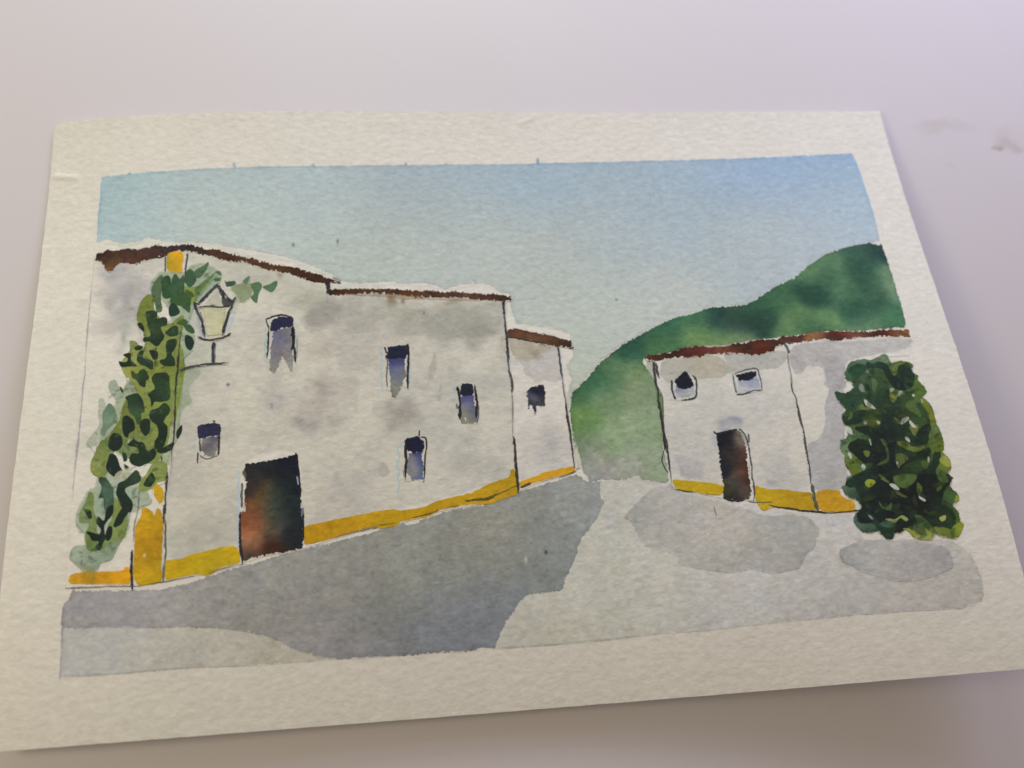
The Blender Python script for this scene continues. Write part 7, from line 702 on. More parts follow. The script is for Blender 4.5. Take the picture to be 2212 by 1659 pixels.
# pigment settles in the dimples of the paper
lum = canvas.mean(-1, keepdims=True)
canvas *= 1 + (0.022 + 0.03 * np.clip(0.75 - lum, 0, 1)) * N_grain[..., None]
canvas = np.clip(canvas, 0.003, 0.95)
srgb = np.where(canvas <= 0.0031308, canvas * 12.92, 1.055 * canvas ** (1 / 2.4) - 0.055)
img = bpy.data.images.new('pigment', NX, NY, alpha=False)
px = np.ones((NY, NX, 4), np.float32); px[..., :3] = srgb
img.pixels.foreach_set(px.ravel())
img.update(); img.pack()

# ---------------------------------------------------------------- materials
def node(nt, kind, **kw):
    n = nt.nodes.new(kind)
    for k, v in kw.items():
        setattr(n, k, v)
    return n
def painted_paper():
    mt = bpy.data.materials.new('painted_paper'); mt.use_nodes = True
    nt = mt.node_tree; b = nt.nodes['Principled BSDF']
    b.inputs['Roughness'].default_value = 0.82
    b.inputs['Specular IOR Level'].default_value = 0.25
    uv = node(nt, 'ShaderNodeUVMap', uv_map='sheet')
    tex = node(nt, 'ShaderNodeTexImage'); tex.image = img; tex.interpolation = 'Linear'; tex.extension = 'EXTEND'
    nt.links.new(uv.outputs['UV'], tex.inputs['Vector'])
    nt.links.new(tex.outputs['Color'], b.inputs['Base Color'])
    co = node(nt, 'ShaderNodeTexCoord')
    mp = node(nt, 'ShaderNodeMapping'); mp.inputs['Rotation'].default_value = (0, 0, -0.6); mp.inputs['Scale'].default_value = (470, 760, 100)
    nt.links.new(co.outputs['Object'], mp.inputs['Vector'])
    n1 = node(nt, 'ShaderNodeTexNoise'); n1.inputs['Scale'].default_value = 1.0; n1.inputs['Detail'].default_value = 2.0; n1.inputs['Roughness'].default_value = 0.45
    nt.links.new(mp.outputs['Vector'], n1.inputs['Vector'])
    n2 = node(nt, 'ShaderNodeTexNoise'); n2.inputs['Scale'].default_value = 1900.0; n2.inputs['Detail'].default_value = 2.0
    nt.links.new(co.outputs['Object'], n2.inputs['Vector'])
    b1 = node(nt, 'ShaderNodeBump'); b1.inputs['Distance'].default_value = 0.00012; b1.inputs['Strength'].default_value = 1.0
    b2 = node(nt, 'ShaderNodeBump'); b2.inputs['Distance'].default_value = 0.00003; b2.inputs['Strength'].default_value = 0.8
    nt.links.new(n1.outputs['Fac'], b1.inputs['Height']); nt.links.new(n2.outputs['Fac'], b2.inputs['Height'])
    nt.links.new(b1.outputs['Normal'], b2.inputs['Normal']); nt.links.new(b2.outputs['Normal'], b.inputs['Normal'])
    return mt
PAPER = painted_paper()
STAIN = [[119.5,66.6],[124.4,67.8],[129.5,66.8],[139.2,64.1],[139.7,61.2],[141.9,62.9],[137.6,60.3],[122.7,55.4],[142.6,60.3]]
def table_material():
    mt = bpy.data.materials.new('table_laminate'); mt.use_nodes = True
    nt = mt.node_tree; b = nt.nodes['Principled BSDF']
    b.inputs['Roughness'].default_value = 0.55
    b.inputs['Specular IOR Level'].default_value = 0.3
    co = node(nt, 'ShaderNodeTexCoord')
    n = node(nt, 'ShaderNodeTexNoise'); n.inputs['Scale'].default_value = 14.0; n.inputs['Detail'].default_value = 3.0
    nt.links.new(co.outputs['Object'], n.inputs['Vector'])
    cr = node(nt, 'ShaderNodeMix', data_type='RGBA')
    cr.inputs[6].default_value = (0.70, 0.655, 0.70, 1); cr.inputs[7].default_value = (0.725, 0.68, 0.725, 1)
    nt.links.new(n.outputs['Fac'], cr.inputs[0])
    last = cr.outputs[2]
    # faint brown smudges right of the sheet
    warp = node(nt, 'ShaderNodeTexNoise'); warp.inputs['Scale'].default_value = 260.0; warp.inputs['Detail'].default_value = 4.0
    nt.links.new(co.outputs['Object'], warp.inputs['Vector'])
    add = node(nt, 'ShaderNodeVectorMath', operation='MULTIPLY_ADD'); add.inputs[1].default_value = (0.006, 0.006, 0); 
    nt.links.new(warp.outputs['Color'], add.inputs[0]); nt.links.new(co.outputs['Object'], add.inputs[2])
    for i, (x, y) in enumerate(STAIN):
        mp = node(nt, 'ShaderNodeVectorMath', operation='SUBTRACT'); mp.inputs[1].default_value = (x * MM + 0.003, y * MM + 0.003, 0)
        nt.links.new(add.outputs[0], mp.inputs[0])
        scl = node(nt, 'ShaderNodeVectorMath', operation='MULTIPLY'); scl.inputs[1].default_value = ((1, 2.2, 0) if i < 3 else (1, 1, 0))
        nt.links.new(mp.outputs[0], scl.inputs[0])
        ln = node(nt, 'ShaderNodeVectorMath', operation='LENGTH'); nt.links.new(scl.outputs[0], ln.inputs[0])
        rg = node(nt, 'ShaderNodeMapRange', interpolation_type='SMOOTHSTEP')
        rad = (0.006, 0.006, 0.005, 0.0045, 0.0035, 0.007, 0.0016, 0.0014, 0.0028)[i]
        rg.inputs['From Min'].default_value = rad; rg.inputs['From Max'].default_value = rad * 0.15
        rg.inputs['To Min'].default_value = 0.0; rg.inputs['To Max'].default_value = (0.15, 0.13, 0.08, 0.06, 0.2, 0.06, 0.5, 0.12, 0.25)[i]
        nt.links.new(ln.outputs['Value'], rg.inputs['Value'])
        mx = node(nt, 'ShaderNodeMix', data_type='RGBA'); mx.inputs[7].default_value = (0.34, 0.24, 0.16, 1)
        nt.links.new(rg.outputs['Result'], mx.inputs[0]); nt.links.new(last, mx.inputs[6]); last = mx.outputs[2]
    nt.links.new(last, b.inputs['Base Color'])
    fine = node(nt, 'ShaderNodeTexNoise'); fine.inputs['Scale'].default_value = 900.0
    nt.links.new(co.outputs['Object'], fine.inputs['Vector'])
    bp = node(nt, 'ShaderNodeBump'); bp.inputs['Distance'].default_value = 0.00002; bp.inputs['Strength'].default_value = 0.5
    nt.links.new(fine.outputs['Fac'], bp.inputs['Height']); nt.links.new(bp.outputs['Normal'], b.inputs['Normal'])
    return mt

# ---------------------------------------------------------------- table top (one board)
def link(o, parent=None):
    sc.collection.objects.link(o)
    if parent:
        o.parent = parent
    return o
def add_table():
    hw, hd, th, r = 0.80, 0.70, 0.028, 0.004
    cx, cy = 0.05, 0.12
    zt = ZT * MM
    vs, fs = [], []
    rings = [(-r, 0.0), (-r * 0.3, -r * 0.3), (0.0, -r), (0.0, -th + r), (-r, -th)]
    for off, z in rings:
        for sx_, sy_ in ((-1, -1), (1, -1), (1, 1), (-1, 1)):
            vs.append((cx + sx_ * (hw + off), cy + sy_ * (hd + off), zt + z))
    fs.append((0, 1, 2, 3)); fs.append(tuple(reversed(range(16, 20))))
    for k in range(4):
        for i in range(4):
            j = (i + 1) % 4
            fs.append((k * 4 + j, k * 4 + i, k * 4 + 4 + i, k * 4 + 4 + j))
    vs = [(x, y, z + ZSLOPE * (y - 0.070)) for x, y, z in vs]
    me = bpy.data.meshes.new('table_top'); me.from_pydata(vs, [], fs); me.update()
    me.materials.append(table_material())
    o = link(bpy.data.objects.new('table_top', me)); o['kind'] = 'structure'
    return o
add_table()

# ---------------------------------------------------------------- the painting
root = link(bpy.data.objects.new('watercolor_painting', None))
root.empty_display_size = 0.02
root['label'] = 'unframed watercolour of white village houses under a green hill on curled textured paper'
root['category'] = 'painting'

def finish(me, xy, smooth=True):
    """uv of the sheet and exact normals of the curled surface"""
    uvl = me.uv_layers.new(name='sheet')
    vi = np.empty(len(me.loops), np.int32); me.loops.foreach_get('vertex_index', vi)
    uv = np.stack([(xy[:, 0] - X0) / (X1 - X0), (xy[:, 1] - Y0) / (Y1 - Y0)], -1)[vi].astype(np.float32)
    uvl.data.foreach_set('uv', uv.ravel())
    me.materials.append(PAPER)
    me.polygons.foreach_set('use_smooth', np.ones(len(me.polygons), bool))
RIDGE = [[[[-103.46,55.98],[-98.76,55.03]],0.22],[[[-99.84,49.29],[-98.84,47.69]],0.08],[[[7.55,67.35],[12.23,69.51]],0.07]]
def ridges(x, y):
    """scuffs and small creases pressed into the bare margin"""
    z = np.zeros_like(x)
    for P, h in RIDGE:
        for a, b in zip(P[:-1], P[1:]):
            dx, dy = b[0] - a[0], b[1] - a[1]
            t = np.clip(((x - a[0]) * dx + (y - a[1]) * dy) / (dx * dx + dy * dy + 1e-9), 0, 1)
            d = np.hypot(x - a[0] - t * dx, y - a[1] - t * dy)
            z = np.maximum(z, h * np.exp(-(d / 0.75) ** 2))
    return z
def add_sheet():
    H = CAM['H']
    tl, tr = (-105.0, H / 2), (105.0, H / 2)
    bl, br = (-105.0, -H / 2), (105.0 + CAM['brx'], -H / 2 + CAM['bry'])
    nx, ny = 560, 380
    s = np.linspace(0, 1, nx)[None, :]; t = np.linspace(0, 1, ny)[:, None]
    x = (bl[0] * (1 - s) + br[0] * s) * (1 - t) + (tl[0] * (1 - s) + tr[0] * s) * t
    y = (bl[1] * (1 - s) + br[1] * s) * (1 - t) + (tl[1] * (1 - s) + tr[1] * s) * t
    # hand torn / cut edge: tiny irregularities that die away inwards
    jx = np.interp(np.arange(ny), np.arange(0, ny + 6, 5), rng.standard_normal(len(np.arange(0, ny + 6, 5)))) * 0.035
    jy = np.interp(np.arange(nx), np.arange(0, nx + 6, 5), rng.standard_normal(len(np.arange(0, nx + 6, 5)))) * 0.015
    edge_x = np.exp(-np.minimum(s, 1 - s) * 80); edge_y = np.exp(-np.minimum(t, 1 - t) * 60)
    x = x + jx[:, None] * edge_x * np.ones_like(x); y = y + jy[None, :] * edge_y * np.ones_like(y)
    # softened top left corner
    c = np.clip(1 - np.hypot(x - tl[0], y - tl[1]) / 3.0, 0, 1) ** 2
    x = x + c * 0.7; y = y - c * 0.7
    zb = zf(x, y)
    z = zb + ridges(x, y)
    n = nx * ny
    top = np.stack([x, y, z], -1).reshape(-1, 3); bot = np.stack([x, y, zb - 0.42], -1).reshape(-1, 3)
    co = np.concatenate([top, bot]) * MM
    idx = np.arange(n).reshape(ny, nx)
    q = np.stack([idx[:-1, :-1], idx[:-1, 1:], idx[1:, 1:], idx[1:, :-1]], -1).reshape(-1, 4)
    qb = q[:, ::-1] + n
    def rim(a):
        return np.stack([a[:-1], a[:-1] + n, a[1:] + n, a[1:]], -1)
    rims = np.concatenate([rim(idx[0])[:, :], rim(idx[-1][::-1]), rim(idx[:, -1]), rim(idx[:, 0][::-1])])
    faces = np.concatenate([q, qb, rims]).astype(np.int32)
    me = bpy.data.meshes.new('paper_sheet')
    me.vertices.add(2 * n); me.vertices.foreach_set('co', co.astype(np.float32).ravel())
    me.loops.add(faces.size); me.loops.foreach_set('vertex_index', faces.ravel())
    me.polygons.add(len(faces)); me.polygons.foreach_set('loop_start', np.arange(0, faces.size, 4, dtype=np.int32))
    me.polygons.foreach_set('loop_total', np.full(len(faces), 4, np.int32))
    me.update(calc_edges=True); me.validate()
    xy = np.concatenate([top, bot])[:, :2]
    finish(me, xy)
    me.set_sharp_from_angle(angle=math.radians(50))
    o = link(bpy.data.objects.new('paper_sheet', me), root)
    o['label'] = 'cream cold-pressed paper sheet with a bare margin around the picture'
    return o
add_sheet()

def patch(name, outline, h, parent, label='', curve=False):
    """a dried layer of paint: follows the curled sheet a few hundredths of a millimetre above it"""
    P = catmull(outline, 3) if curve else np.array(outline, float)
    pts = []
    for i in range(len(P)):
        a, b = P[i], P[(i + 1) % len(P)]
        k = max(1, int(np.hypot(*(b - a)) / 1.6))
        for j in range(k):
            pts.append(a + (b - a) * j / k)
    nb = len(pts); pts = np.array(pts)
    keep = [pts]
    lo, hi = pts.min(0), pts.max(0)
    gx, gy = np.meshgrid(np.arange(lo[0] + 1.3, hi[0], 2.6), np.arange(lo[1] + 1.3, hi[1], 2.6))
    if gx.size:
        D = sdf(pts, gx.astype(np.float32), gy.astype(np.float32))
        k = D > 0.8
        keep.append(np.stack([gx[k], gy[k]], -1))
    allp = np.concatenate(keep)
    v2, e2, f2, *_ = geometry.delaunay_2d_cdt([Vector(p) for p in allp], [(i, (i + 1) % nb) for i in range(nb)], [], 1, 1e-4)
    xy = np.array([list(v) for v in v2]); 
    # keep only triangles inside the outline
    F = [tuple(f) for f in f2]
    cen = np.array([xy[list(f)].mean(0) for f in F])
    ins = sdf(pts, cen[:, :1].astype(np.float32), cen[:, 1:].astype(np.float32))[:, 0] > 0
    F = [f for f, k in zip(F, ins) if k]
    F = [f if np.cross(xy[f[1]] - xy[f[0]], xy[f[2]] - xy[f[0]]) > 0 else f[::-1] for f in F]
    used = sorted({i for f in F for i in f}); mp = {u: i for i, u in enumerate(used)}
    xy = xy[used]; F = [tuple(mp[i] for i in f) for f in F]
    z = zf(xy[:, 0], xy[:, 1])
    n = nf(xy[:, 0], xy[:, 1])
    co = np.column_stack([xy, z]) + n * h
    me = bpy.data.meshes.new(name); me.from_pydata((co * MM).tolist(), [], F); me.update()
    finish(me, xy)
    me.normals_split_custom_set_from_vertices(n.tolist())
    o = link(bpy.data.objects.new(name, me), parent)
    if label:
        o['label'] = label
    return o
def strip(P, wd):
    """outline of a pen stroke"""
    Q = catmull(P, 3, False)
    T = np.gradient(Q, axis=0); T /= np.linalg.norm(T, axis=1, keepdims=True) + 1e-9
    N = np.stack([-T[:, 1], T[:, 0]], -1) * wd * 0.5
    return np.concatenate([Q + N, (Q - N)[::-1]])
PARTS = [
["painted_sky",-1,"pale blue painted sky fading to grey green",0.02,[[-92.61,54.67],[-90.28,54.69],[-86.38,54.94],[-78.73,55.15],[-72.96,55.18],[-62.29,55.4],[-52.36,55.57],[-43.62,55.41],[-28.81,55.55],[-13.72,55.73],[8.26,55.82],[14.51,55.99],[33.61,56.27],[51.39,56.38],[73.09,56.34],[79.51,56.79],[93.82,57.06],[94.36,53.18],[94.6,45.74],[94.6,39.58],[94.56,34.09],[94.07,30.01],[91.22,29.61],[86.71,28.98],[81.87,27.84],[78.09,26.26],[74.89,24.15],[72.23,22.28],[70.33,20.75],[67.68,19.8],[64.99,18.61],[62.21,16.93],[59.71,15.38],[57.55,14.42],[52.27,14.22],[53.69,14.29],[48.45,14.27],[44.77,13.06],[40.09,12.27],[36.85,10.92],[33.4,9.36],[30.16,7.67],[27.64,6.42],[25.1,4.84],[22.73,2.8],[20.92,1.77],[18.98,-0.37],[17.08,-2.38],[15.01,-4.14],[13.23,-5.36],[13.36,-4.35],[13.7,-2.16],[12.95,1.45],[14.36,2.96],[14.83,4.29],[14.43,9.36],[10.97,10.68],[6.85,11.79],[2.5,12.67],[1.56,15.27],[1.46,20.46],[-0.45,20.52],[-2.84,22.74],[-4.93,23.28],[-9.19,23.17],[-13.48,21.99],[-15.52,23.11],[-17.59,23.75],[-23.86,23.8],[-26.66,24.37],[-32.88,23.94],[-37.18,24.76],[-39.42,26.45],[-43.09,28.43],[-45.14,29.42],[-48.0,30.68],[-51.28,31.71],[-55.38,32.78],[-57.42,33.32],[-57.9,33.37],[-62.24,34.35],[-68.38,35.55],[-72.46,35.98],[-76.54,36.2],[-78.6,36.91],[-81.1,37.78],[-82.67,36.82],[-84.7,36.6],[-87.13,36.43],[-88.4,37.0],[-90.1,37.97],[-91.51,37.5],[-92.62,37.01],[-92.73,43.76],[-92.79,48.74],[-92.74,53.07]]],
["painted_hill",-1,"dark green painted hill rising towards the right edge",0.04,[[94.36,28.93],[93.3,28.81],[91.22,29.61],[86.71,28.98],[81.87,27.84],[78.09,26.26],[74.89,24.15],[72.23,22.28],[70.33,20.75],[67.68,19.8],[64.99,18.61],[62.21,16.93],[59.71,15.38],[57.55,14.42],[52.27,14.22],[53.68,14.24],[48.45,14.27],[44.77,13.06],[40.09,12.27],[36.85,10.92],[33.4,9.36],[30.16,7.67],[27.64,6.42],[25.1,4.84],[22.73,2.8],[20.92,1.77],[18.98,-0.37],[17.08,-2.38],[15.01,-4.14],[13.41,-5.59],[12.94,-7.95],[12.44,-9.22],[12.59,-12.22],[12.55,-15.39],[12.8,-18.73],[13.2,-17.03],[13.62,-20.58],[13.98,-23.67],[15.41,-26.1],[17.48,-25.73],[22.94,-26.21],[25.03,-25.55],[26.04,-25.48],[26.89,-26.6],[30.78,-27.39],[32.34,-27.37],[32.49,-25.18],[32.4,-20.21],[32.68,-16.86],[33.7,-10.49],[32.67,-16.73],[33.59,-11.44],[33.83,-7.74],[33.22,-4.82],[32.65,-3.0],[31.34,-0.44],[30.69,1.65],[31.29,2.18],[34.15,2.92],[37.79,3.14],[42.43,4.22],[45.21,4.27],[51.78,4.03],[50.45,4.27],[56.99,4.97],[64.36,5.4],[72.18,5.8],[87.15,5.51],[93.42,5.58],[93.8,6.9],[94.17,10.47],[94.22,15.26],[94.43,19.88],[94.4,27.0]]],
["painted_ground",-1,"pale grey painted ground in front of the right house",0.03,[[22.94,-26.21],[25.03,-25.55],[26.04,-25.48],[26.89,-26.6],[30.78,-27.39],[32.34,-27.61],[33.74,-29.03],[40.2,-31.04],[50.58,-34.1],[51.34,-35.36],[63.39,-36.91],[62.88,-36.87],[70.33,-37.77],[71.01,-40.7],[72.16,-43.42],[76.92,-44.19],[82.41,-44.39],[90.06,-45.13],[93.33,-48.88],[94.05,-52.76],[93.93,-56.28],[93.21,-58.07],[88.86,-59.29],[82.77,-59.03],[76.64,-58.77],[72.49,-58.8],[67.55,-58.55],[62.09,-58.67],[55.79,-58.73],[45.84,-58.72],[35.08,-59.03],[25.63,-58.86],[16.12,-59.3],[3.55,-59.37],[-8.26,-59.21],[-9.93,-56.43],[-1.58,-44.93],[8.83,-36.19],[17.96,-30.3],[16.21,-26.05]]],
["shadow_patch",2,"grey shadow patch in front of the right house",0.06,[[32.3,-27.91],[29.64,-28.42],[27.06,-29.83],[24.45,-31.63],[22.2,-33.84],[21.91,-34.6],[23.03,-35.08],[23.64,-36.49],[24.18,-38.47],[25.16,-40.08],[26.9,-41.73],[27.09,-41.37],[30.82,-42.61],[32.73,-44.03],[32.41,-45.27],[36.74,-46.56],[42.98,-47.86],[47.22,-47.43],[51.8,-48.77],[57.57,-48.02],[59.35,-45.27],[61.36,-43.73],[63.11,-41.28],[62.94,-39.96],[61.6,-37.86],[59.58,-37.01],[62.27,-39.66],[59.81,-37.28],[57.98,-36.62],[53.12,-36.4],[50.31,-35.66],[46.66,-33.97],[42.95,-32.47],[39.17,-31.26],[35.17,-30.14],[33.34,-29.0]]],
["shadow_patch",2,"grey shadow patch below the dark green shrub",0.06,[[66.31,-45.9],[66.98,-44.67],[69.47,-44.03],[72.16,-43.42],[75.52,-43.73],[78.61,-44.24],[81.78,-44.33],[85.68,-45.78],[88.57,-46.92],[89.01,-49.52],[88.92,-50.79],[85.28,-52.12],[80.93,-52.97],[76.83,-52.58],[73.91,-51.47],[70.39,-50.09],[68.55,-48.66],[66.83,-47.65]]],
["painted_ground",-1,"pale grey painted ground in the lower left corner",0.03,[[-92.42,-48.2],[-81.88,-48.5],[-63.24,-50.59],[-54.08,-52.5],[-50.19,-54.79],[-44.33,-57.46],[-39.72,-58.85],[-56.56,-58.86],[-66.65,-58.38],[-71.61,-58.42],[-81.46,-58.52],[-86.36,-58.5],[-92.37,-58.26]]],
["painted_road",-1,"dark grey painted road running down to the left",0.05,[[-91.15,-42.24],[-91.3,-43.76],[-92.4,-44.18],[-92.58,-45.18],[-92.42,-48.95],[-90.32,-49.17],[-88.3,-49.59],[-86.82,-49.33],[-79.32,-49.89],[-74.31,-50.36],[-69.29,-50.49],[-63.23,-51.15],[-59.17,-51.94],[-56.63,-52.49],[-54.09,-53.5],[-56.56,-52.45],[-53.25,-53.44],[-50.19,-55.04],[-48.16,-56.31],[-44.33,-57.71],[-41.26,-58.56],[-39.97,-58.78],[-33.49,-59.01],[-25.61,-59.08],[-19.77,-58.95],[-14.98,-59.23],[-11.49,-59.11],[-10.92,-58.59],[-7.98,-58.98],[-7.02,-56.87],[-5.18,-53.89],[-2.79,-51.17],[-0.91,-49.19],[-0.62,-48.84],[3.81,-48.85],[7.04,-48.32],[7.9,-45.91],[9.41,-43.53],[10.93,-41.12],[11.7,-38.31],[13.31,-36.82],[15.89,-34.09],[17.92,-30.62],[17.07,-29.32],[17.44,-26.13],[15.21,-26.08],[14.27,-25.62],[12.64,-24.09],[11.81,-24.44],[8.35,-25.23],[3.28,-26.51],[-0.13,-27.3],[-0.76,-27.85],[-3.75,-28.56],[-7.72,-29.59],[-9.67,-29.86],[-11.62,-30.14],[-14.53,-30.35],[-17.44,-30.95],[-19.38,-31.61],[-20.71,-31.44],[-22.28,-32.49],[-24.2,-33.14],[-26.07,-32.56],[-26.75,-32.9],[-30.53,-33.63],[-33.36,-34.59],[-36.16,-34.9],[-38.94,-35.48],[-41.71,-35.97],[-43.91,-36.11],[-46.29,-36.62],[-48.79,-37.13],[-54.04,-38.67],[-56.64,-39.17],[-58.52,-39.44],[-61.87,-40.28],[-64.68,-41.01],[-69.51,-42.3],[-73.3,-42.97],[-79.64,-42.7],[-84.7,-42.47],[-89.77,-42.14]]],
["painted_house",-1,"long white painted house with ivy on its left end",0.06,[[-92.64,32.42],[-88.64,34.66],[-78.52,35.37],[-72.43,35.15],[-65.26,33.29],[-57.87,31.13],[-57.38,30.49],[-53.71,29.43],[-44.53,26.82],[-40.46,24.61],[-40.38,22.75],[-28.81,21.97],[-18.2,21.45],[-11.46,20.63],[-0.08,19.8],[-0.18,12.08],[-0.2,4.34],[0.09,-4.52],[-0.41,-10.56],[-0.58,-20.94],[-0.49,-27.37],[-8.68,-29.43],[-18.38,-30.61],[-26.07,-32.65],[-34.27,-33.69],[-45.92,-36.55],[-46.0,-33.94],[-52.63,-37.47],[-57.92,-38.74],[-58.64,-39.2],[-65.71,-40.55],[-73.59,-41.54],[-79.59,-42.01],[-86.66,-41.59],[-92.32,-41.37],[-92.63,-23.15],[-92.79,20.93]]],
["roof",7,"dark brown sloping roof edge with a tan drip at its left end",0.1,[[-92.57,32.76],[-92.28,34.26],[-89.88,34.88],[-88.64,34.66],[-85.41,35.0],[-84.58,34.71],[-80.54,35.02],[-78.94,35.51],[-77.09,35.05],[-76.29,35.24],[-73.45,35.27],[-71.2,34.97],[-68.33,34.25],[-65.27,33.41],[-61.18,32.42],[-57.87,31.37],[-61.47,32.28],[-58.61,31.12],[-57.39,31.2],[-56.37,30.81],[-53.71,29.67],[-50.45,29.1],[-47.59,28.43],[-44.53,27.29],[-41.47,26.27],[-39.03,24.92],[-38.22,24.32],[-39.04,24.38],[-41.08,24.35],[-43.12,24.68],[-46.17,25.7],[-49.22,27.19],[-52.07,27.74],[-54.91,28.3],[-57.36,29.55],[-60.41,30.36],[-63.46,30.79],[-60.11,29.92],[-64.18,30.9],[-66.24,32.04],[-70.32,33.05],[-72.77,33.64],[-75.38,33.31],[-76.76,32.45],[-79.36,32.13],[-81.75,31.58],[-82.92,30.96],[-84.75,31.09],[-86.39,31.44],[-87.57,31.07],[-88.28,29.73],[-89.05,29.21],[-89.91,29.86],[-90.63,31.31],[-91.72,32.34]]],
["roof",7,"brown flat roof edge in the middle",0.1,[[-40.6,21.6],[-40.48,22.8],[-37.01,22.7],[-28.8,22.27],[-26.11,22.32],[-23.63,22.02],[-18.18,21.75],[-17.69,21.75],[-14.56,21.43],[-11.43,21.1],[-9.34,20.81],[-5.13,20.56],[-0.91,20.18],[1.59,19.5],[2.13,18.3],[0.0,18.26],[-4.2,18.76],[-9.43,19.35],[-13.6,19.87],[-17.78,20.04],[-23.99,20.57],[-24.72,20.74],[-26.78,20.98],[-32.94,21.34],[-37.04,21.4],[-39.69,21.22]]],
["window",7,"tall navy and violet window under the sloping roof",0.1,[[-54.2,15.89],[-50.77,16.55],[-47.77,15.77],[-47.06,10.04],[-47.25,4.13],[-48.13,2.44],[-49.5,4.44],[-50.29,6.21],[-51.06,4.5],[-52.2,2.14],[-53.29,3.73],[-53.4,5.03],[-54.19,5.28]]],
["window",7,"narrow upper window with a grey drip below it",0.1,[[-28.03,7.92],[-25.19,8.15],[-22.44,8.39],[-22.92,-2.89],[-24.37,-1.75],[-25.87,-4.79],[-26.99,-2.93],[-27.97,-2.46],[-27.72,4.92]]],
["window",7,"violet window next to the corner line",0.1,[[-12.25,-2.52],[-10.99,-1.71],[-8.76,-1.81],[-8.09,-2.38],[-7.6,-6.94],[-7.79,-9.7],[-8.32,-11.57],[-11.6,-11.3],[-12.78,-7.76]]],
["window",7,"small dark window left of the brown door",0.1,[[-68.37,-9.43],[-67.09,-8.59],[-63.24,-8.9],[-62.98,-11.35],[-63.14,-15.35],[-65.69,-16.6],[-67.69,-17.37],[-67.57,-13.11]]],
["window",7,"lower narrow window with an arched right edge",0.1,[[-24.58,-14.65],[-23.18,-13.83],[-21.05,-12.35],[-20.92,-13.7],[-19.67,-14.27],[-19.59,-16.64],[-20.54,-24.03],[-22.05,-23.45],[-24.75,-23.7]]],
["door",7,"brown and black door of the long house",0.1,[[-57.78,-18.01],[-52.76,-17.59],[-49.02,-16.88],[-47.52,-16.46],[-47.04,-16.88],[-46.92,-21.44],[-46.45,-25.17],[-46.24,-28.26],[-46.04,-32.06],[-46.19,-35.79],[-46.29,-36.53],[-48.0,-36.83],[-52.63,-37.47],[-56.59,-37.88],[-57.92,-38.65],[-58.39,-36.89],[-58.68,-35.03],[-58.84,-30.93],[-58.69,-28.69],[-58.16,-28.24],[-57.59,-27.42],[-57.94,-24.73],[-57.61,-22.23],[-58.45,-19.85],[-58.05,-18.69]]],
["yellow_band",7,"orange yellow band at the far left",0.1,[[-91.82,-39.43],[-91.55,-38.82],[-89.82,-38.55],[-85.96,-38.71],[-81.76,-38.74],[-81.27,-38.18],[-80.12,-38.35],[-79.97,-41.36],[-81.44,-41.47],[-86.69,-41.02],[-91.42,-40.56]]],
["yellow_band",7,"yellow band left of the brown door",0.1,[[-73.21,-37.71],[-72.87,-37.28],[-70.22,-37.18],[-68.48,-36.48],[-65.82,-36.01],[-62.27,-35.32],[-59.95,-35.19],[-58.86,-36.08],[-58.65,-37.93],[-59.0,-38.82],[-62.19,-39.52],[-64.65,-40.8],[-66.59,-40.49],[-69.23,-40.67],[-72.73,-41.15],[-73.21,-39.87]]],
["yellow_band",7,"long yellow band right of the brown door",0.1,[[-45.71,-32.08],[-43.49,-31.64],[-39.79,-31.1],[-35.12,-30.41],[-30.4,-29.63],[-27.56,-29.5],[-24.73,-29.76],[-20.67,-29.31],[-19.23,-28.62],[-15.34,-27.77],[-12.41,-27.25],[-9.44,-26.44],[-6.42,-25.03],[-3.41,-24.2],[-2.09,-23.68],[-1.79,-22.39],[-1.28,-22.15],[-0.75,-22.95],[-0.49,-24.58],[-0.51,-27.17],[-0.96,-27.94],[-4.15,-28.73],[-6.74,-29.55],[-8.68,-29.53],[-12.55,-29.5],[-14.5,-29.87],[-17.4,-30.22],[-20.33,-31.46],[-23.2,-31.87],[-26.05,-32.27],[-26.75,-32.99],[-29.59,-33.4],[-30.89,-33.17],[-34.26,-33.5],[-38.0,-34.41],[-40.78,-35.0],[-45.37,-35.84],[-45.91,-35.06]]],
["yellow_pillar",7,"yellow pillar foot below the ivy",0.1,[[-78.37,-26.26],[-77.64,-26.34],[-76.34,-27.18],[-75.85,-28.0],[-75.47,-26.77],[-74.93,-26.61],[-74.35,-27.69],[-73.97,-30.14],[-74.0,-33.47],[-73.97,-38.38],[-73.94,-41.43],[-77.94,-41.86],[-78.85,-41.09],[-79.37,-39.27],[-79.51,-33.1],[-79.43,-29.78],[-78.62,-28.16]]],
["yellow_pillar",7,"small yellow dab between the ivy leaves",0.1,[[-76.1,-21.44],[-75.56,-21.37],[-74.4,-22.7],[-74.22,-24.62],[-74.9,-25.53],[-75.57,-24.72],[-76.19,-23.16]]],
["yellow_pillar",7,"yellow pillar top under the roof",0.1,[[-76.37,32.89],[-75.39,33.54],[-73.78,33.69],[-72.94,32.94],[-72.76,31.06],[-73.01,29.9],[-72.9,28.27],[-73.52,27.84],[-75.34,28.29],[-76.3,29.39]]],
["painted_house",-1,"small white painted house at the end of the road",0.055,[[0.19,10.22],[2.53,10.59],[14.37,6.83],[11.55,6.05],[11.6,-1.38],[11.83,-12.87],[12.2,-23.56],[5.39,-25.14],[-0.2,-26.99],[-0.54,-23.97],[-0.66,-14.75],[-0.01,-4.51],[-0.2,4.34]]],
["roof",22,"",0.1,[[0.08,10.23],[0.7,11.35],[2.57,11.05],[6.68,9.95],[10.78,8.84],[14.66,7.55],[15.1,5.42],[12.6,6.07],[8.5,7.07],[4.41,8.17],[2.36,8.71],[0.09,9.08]]],
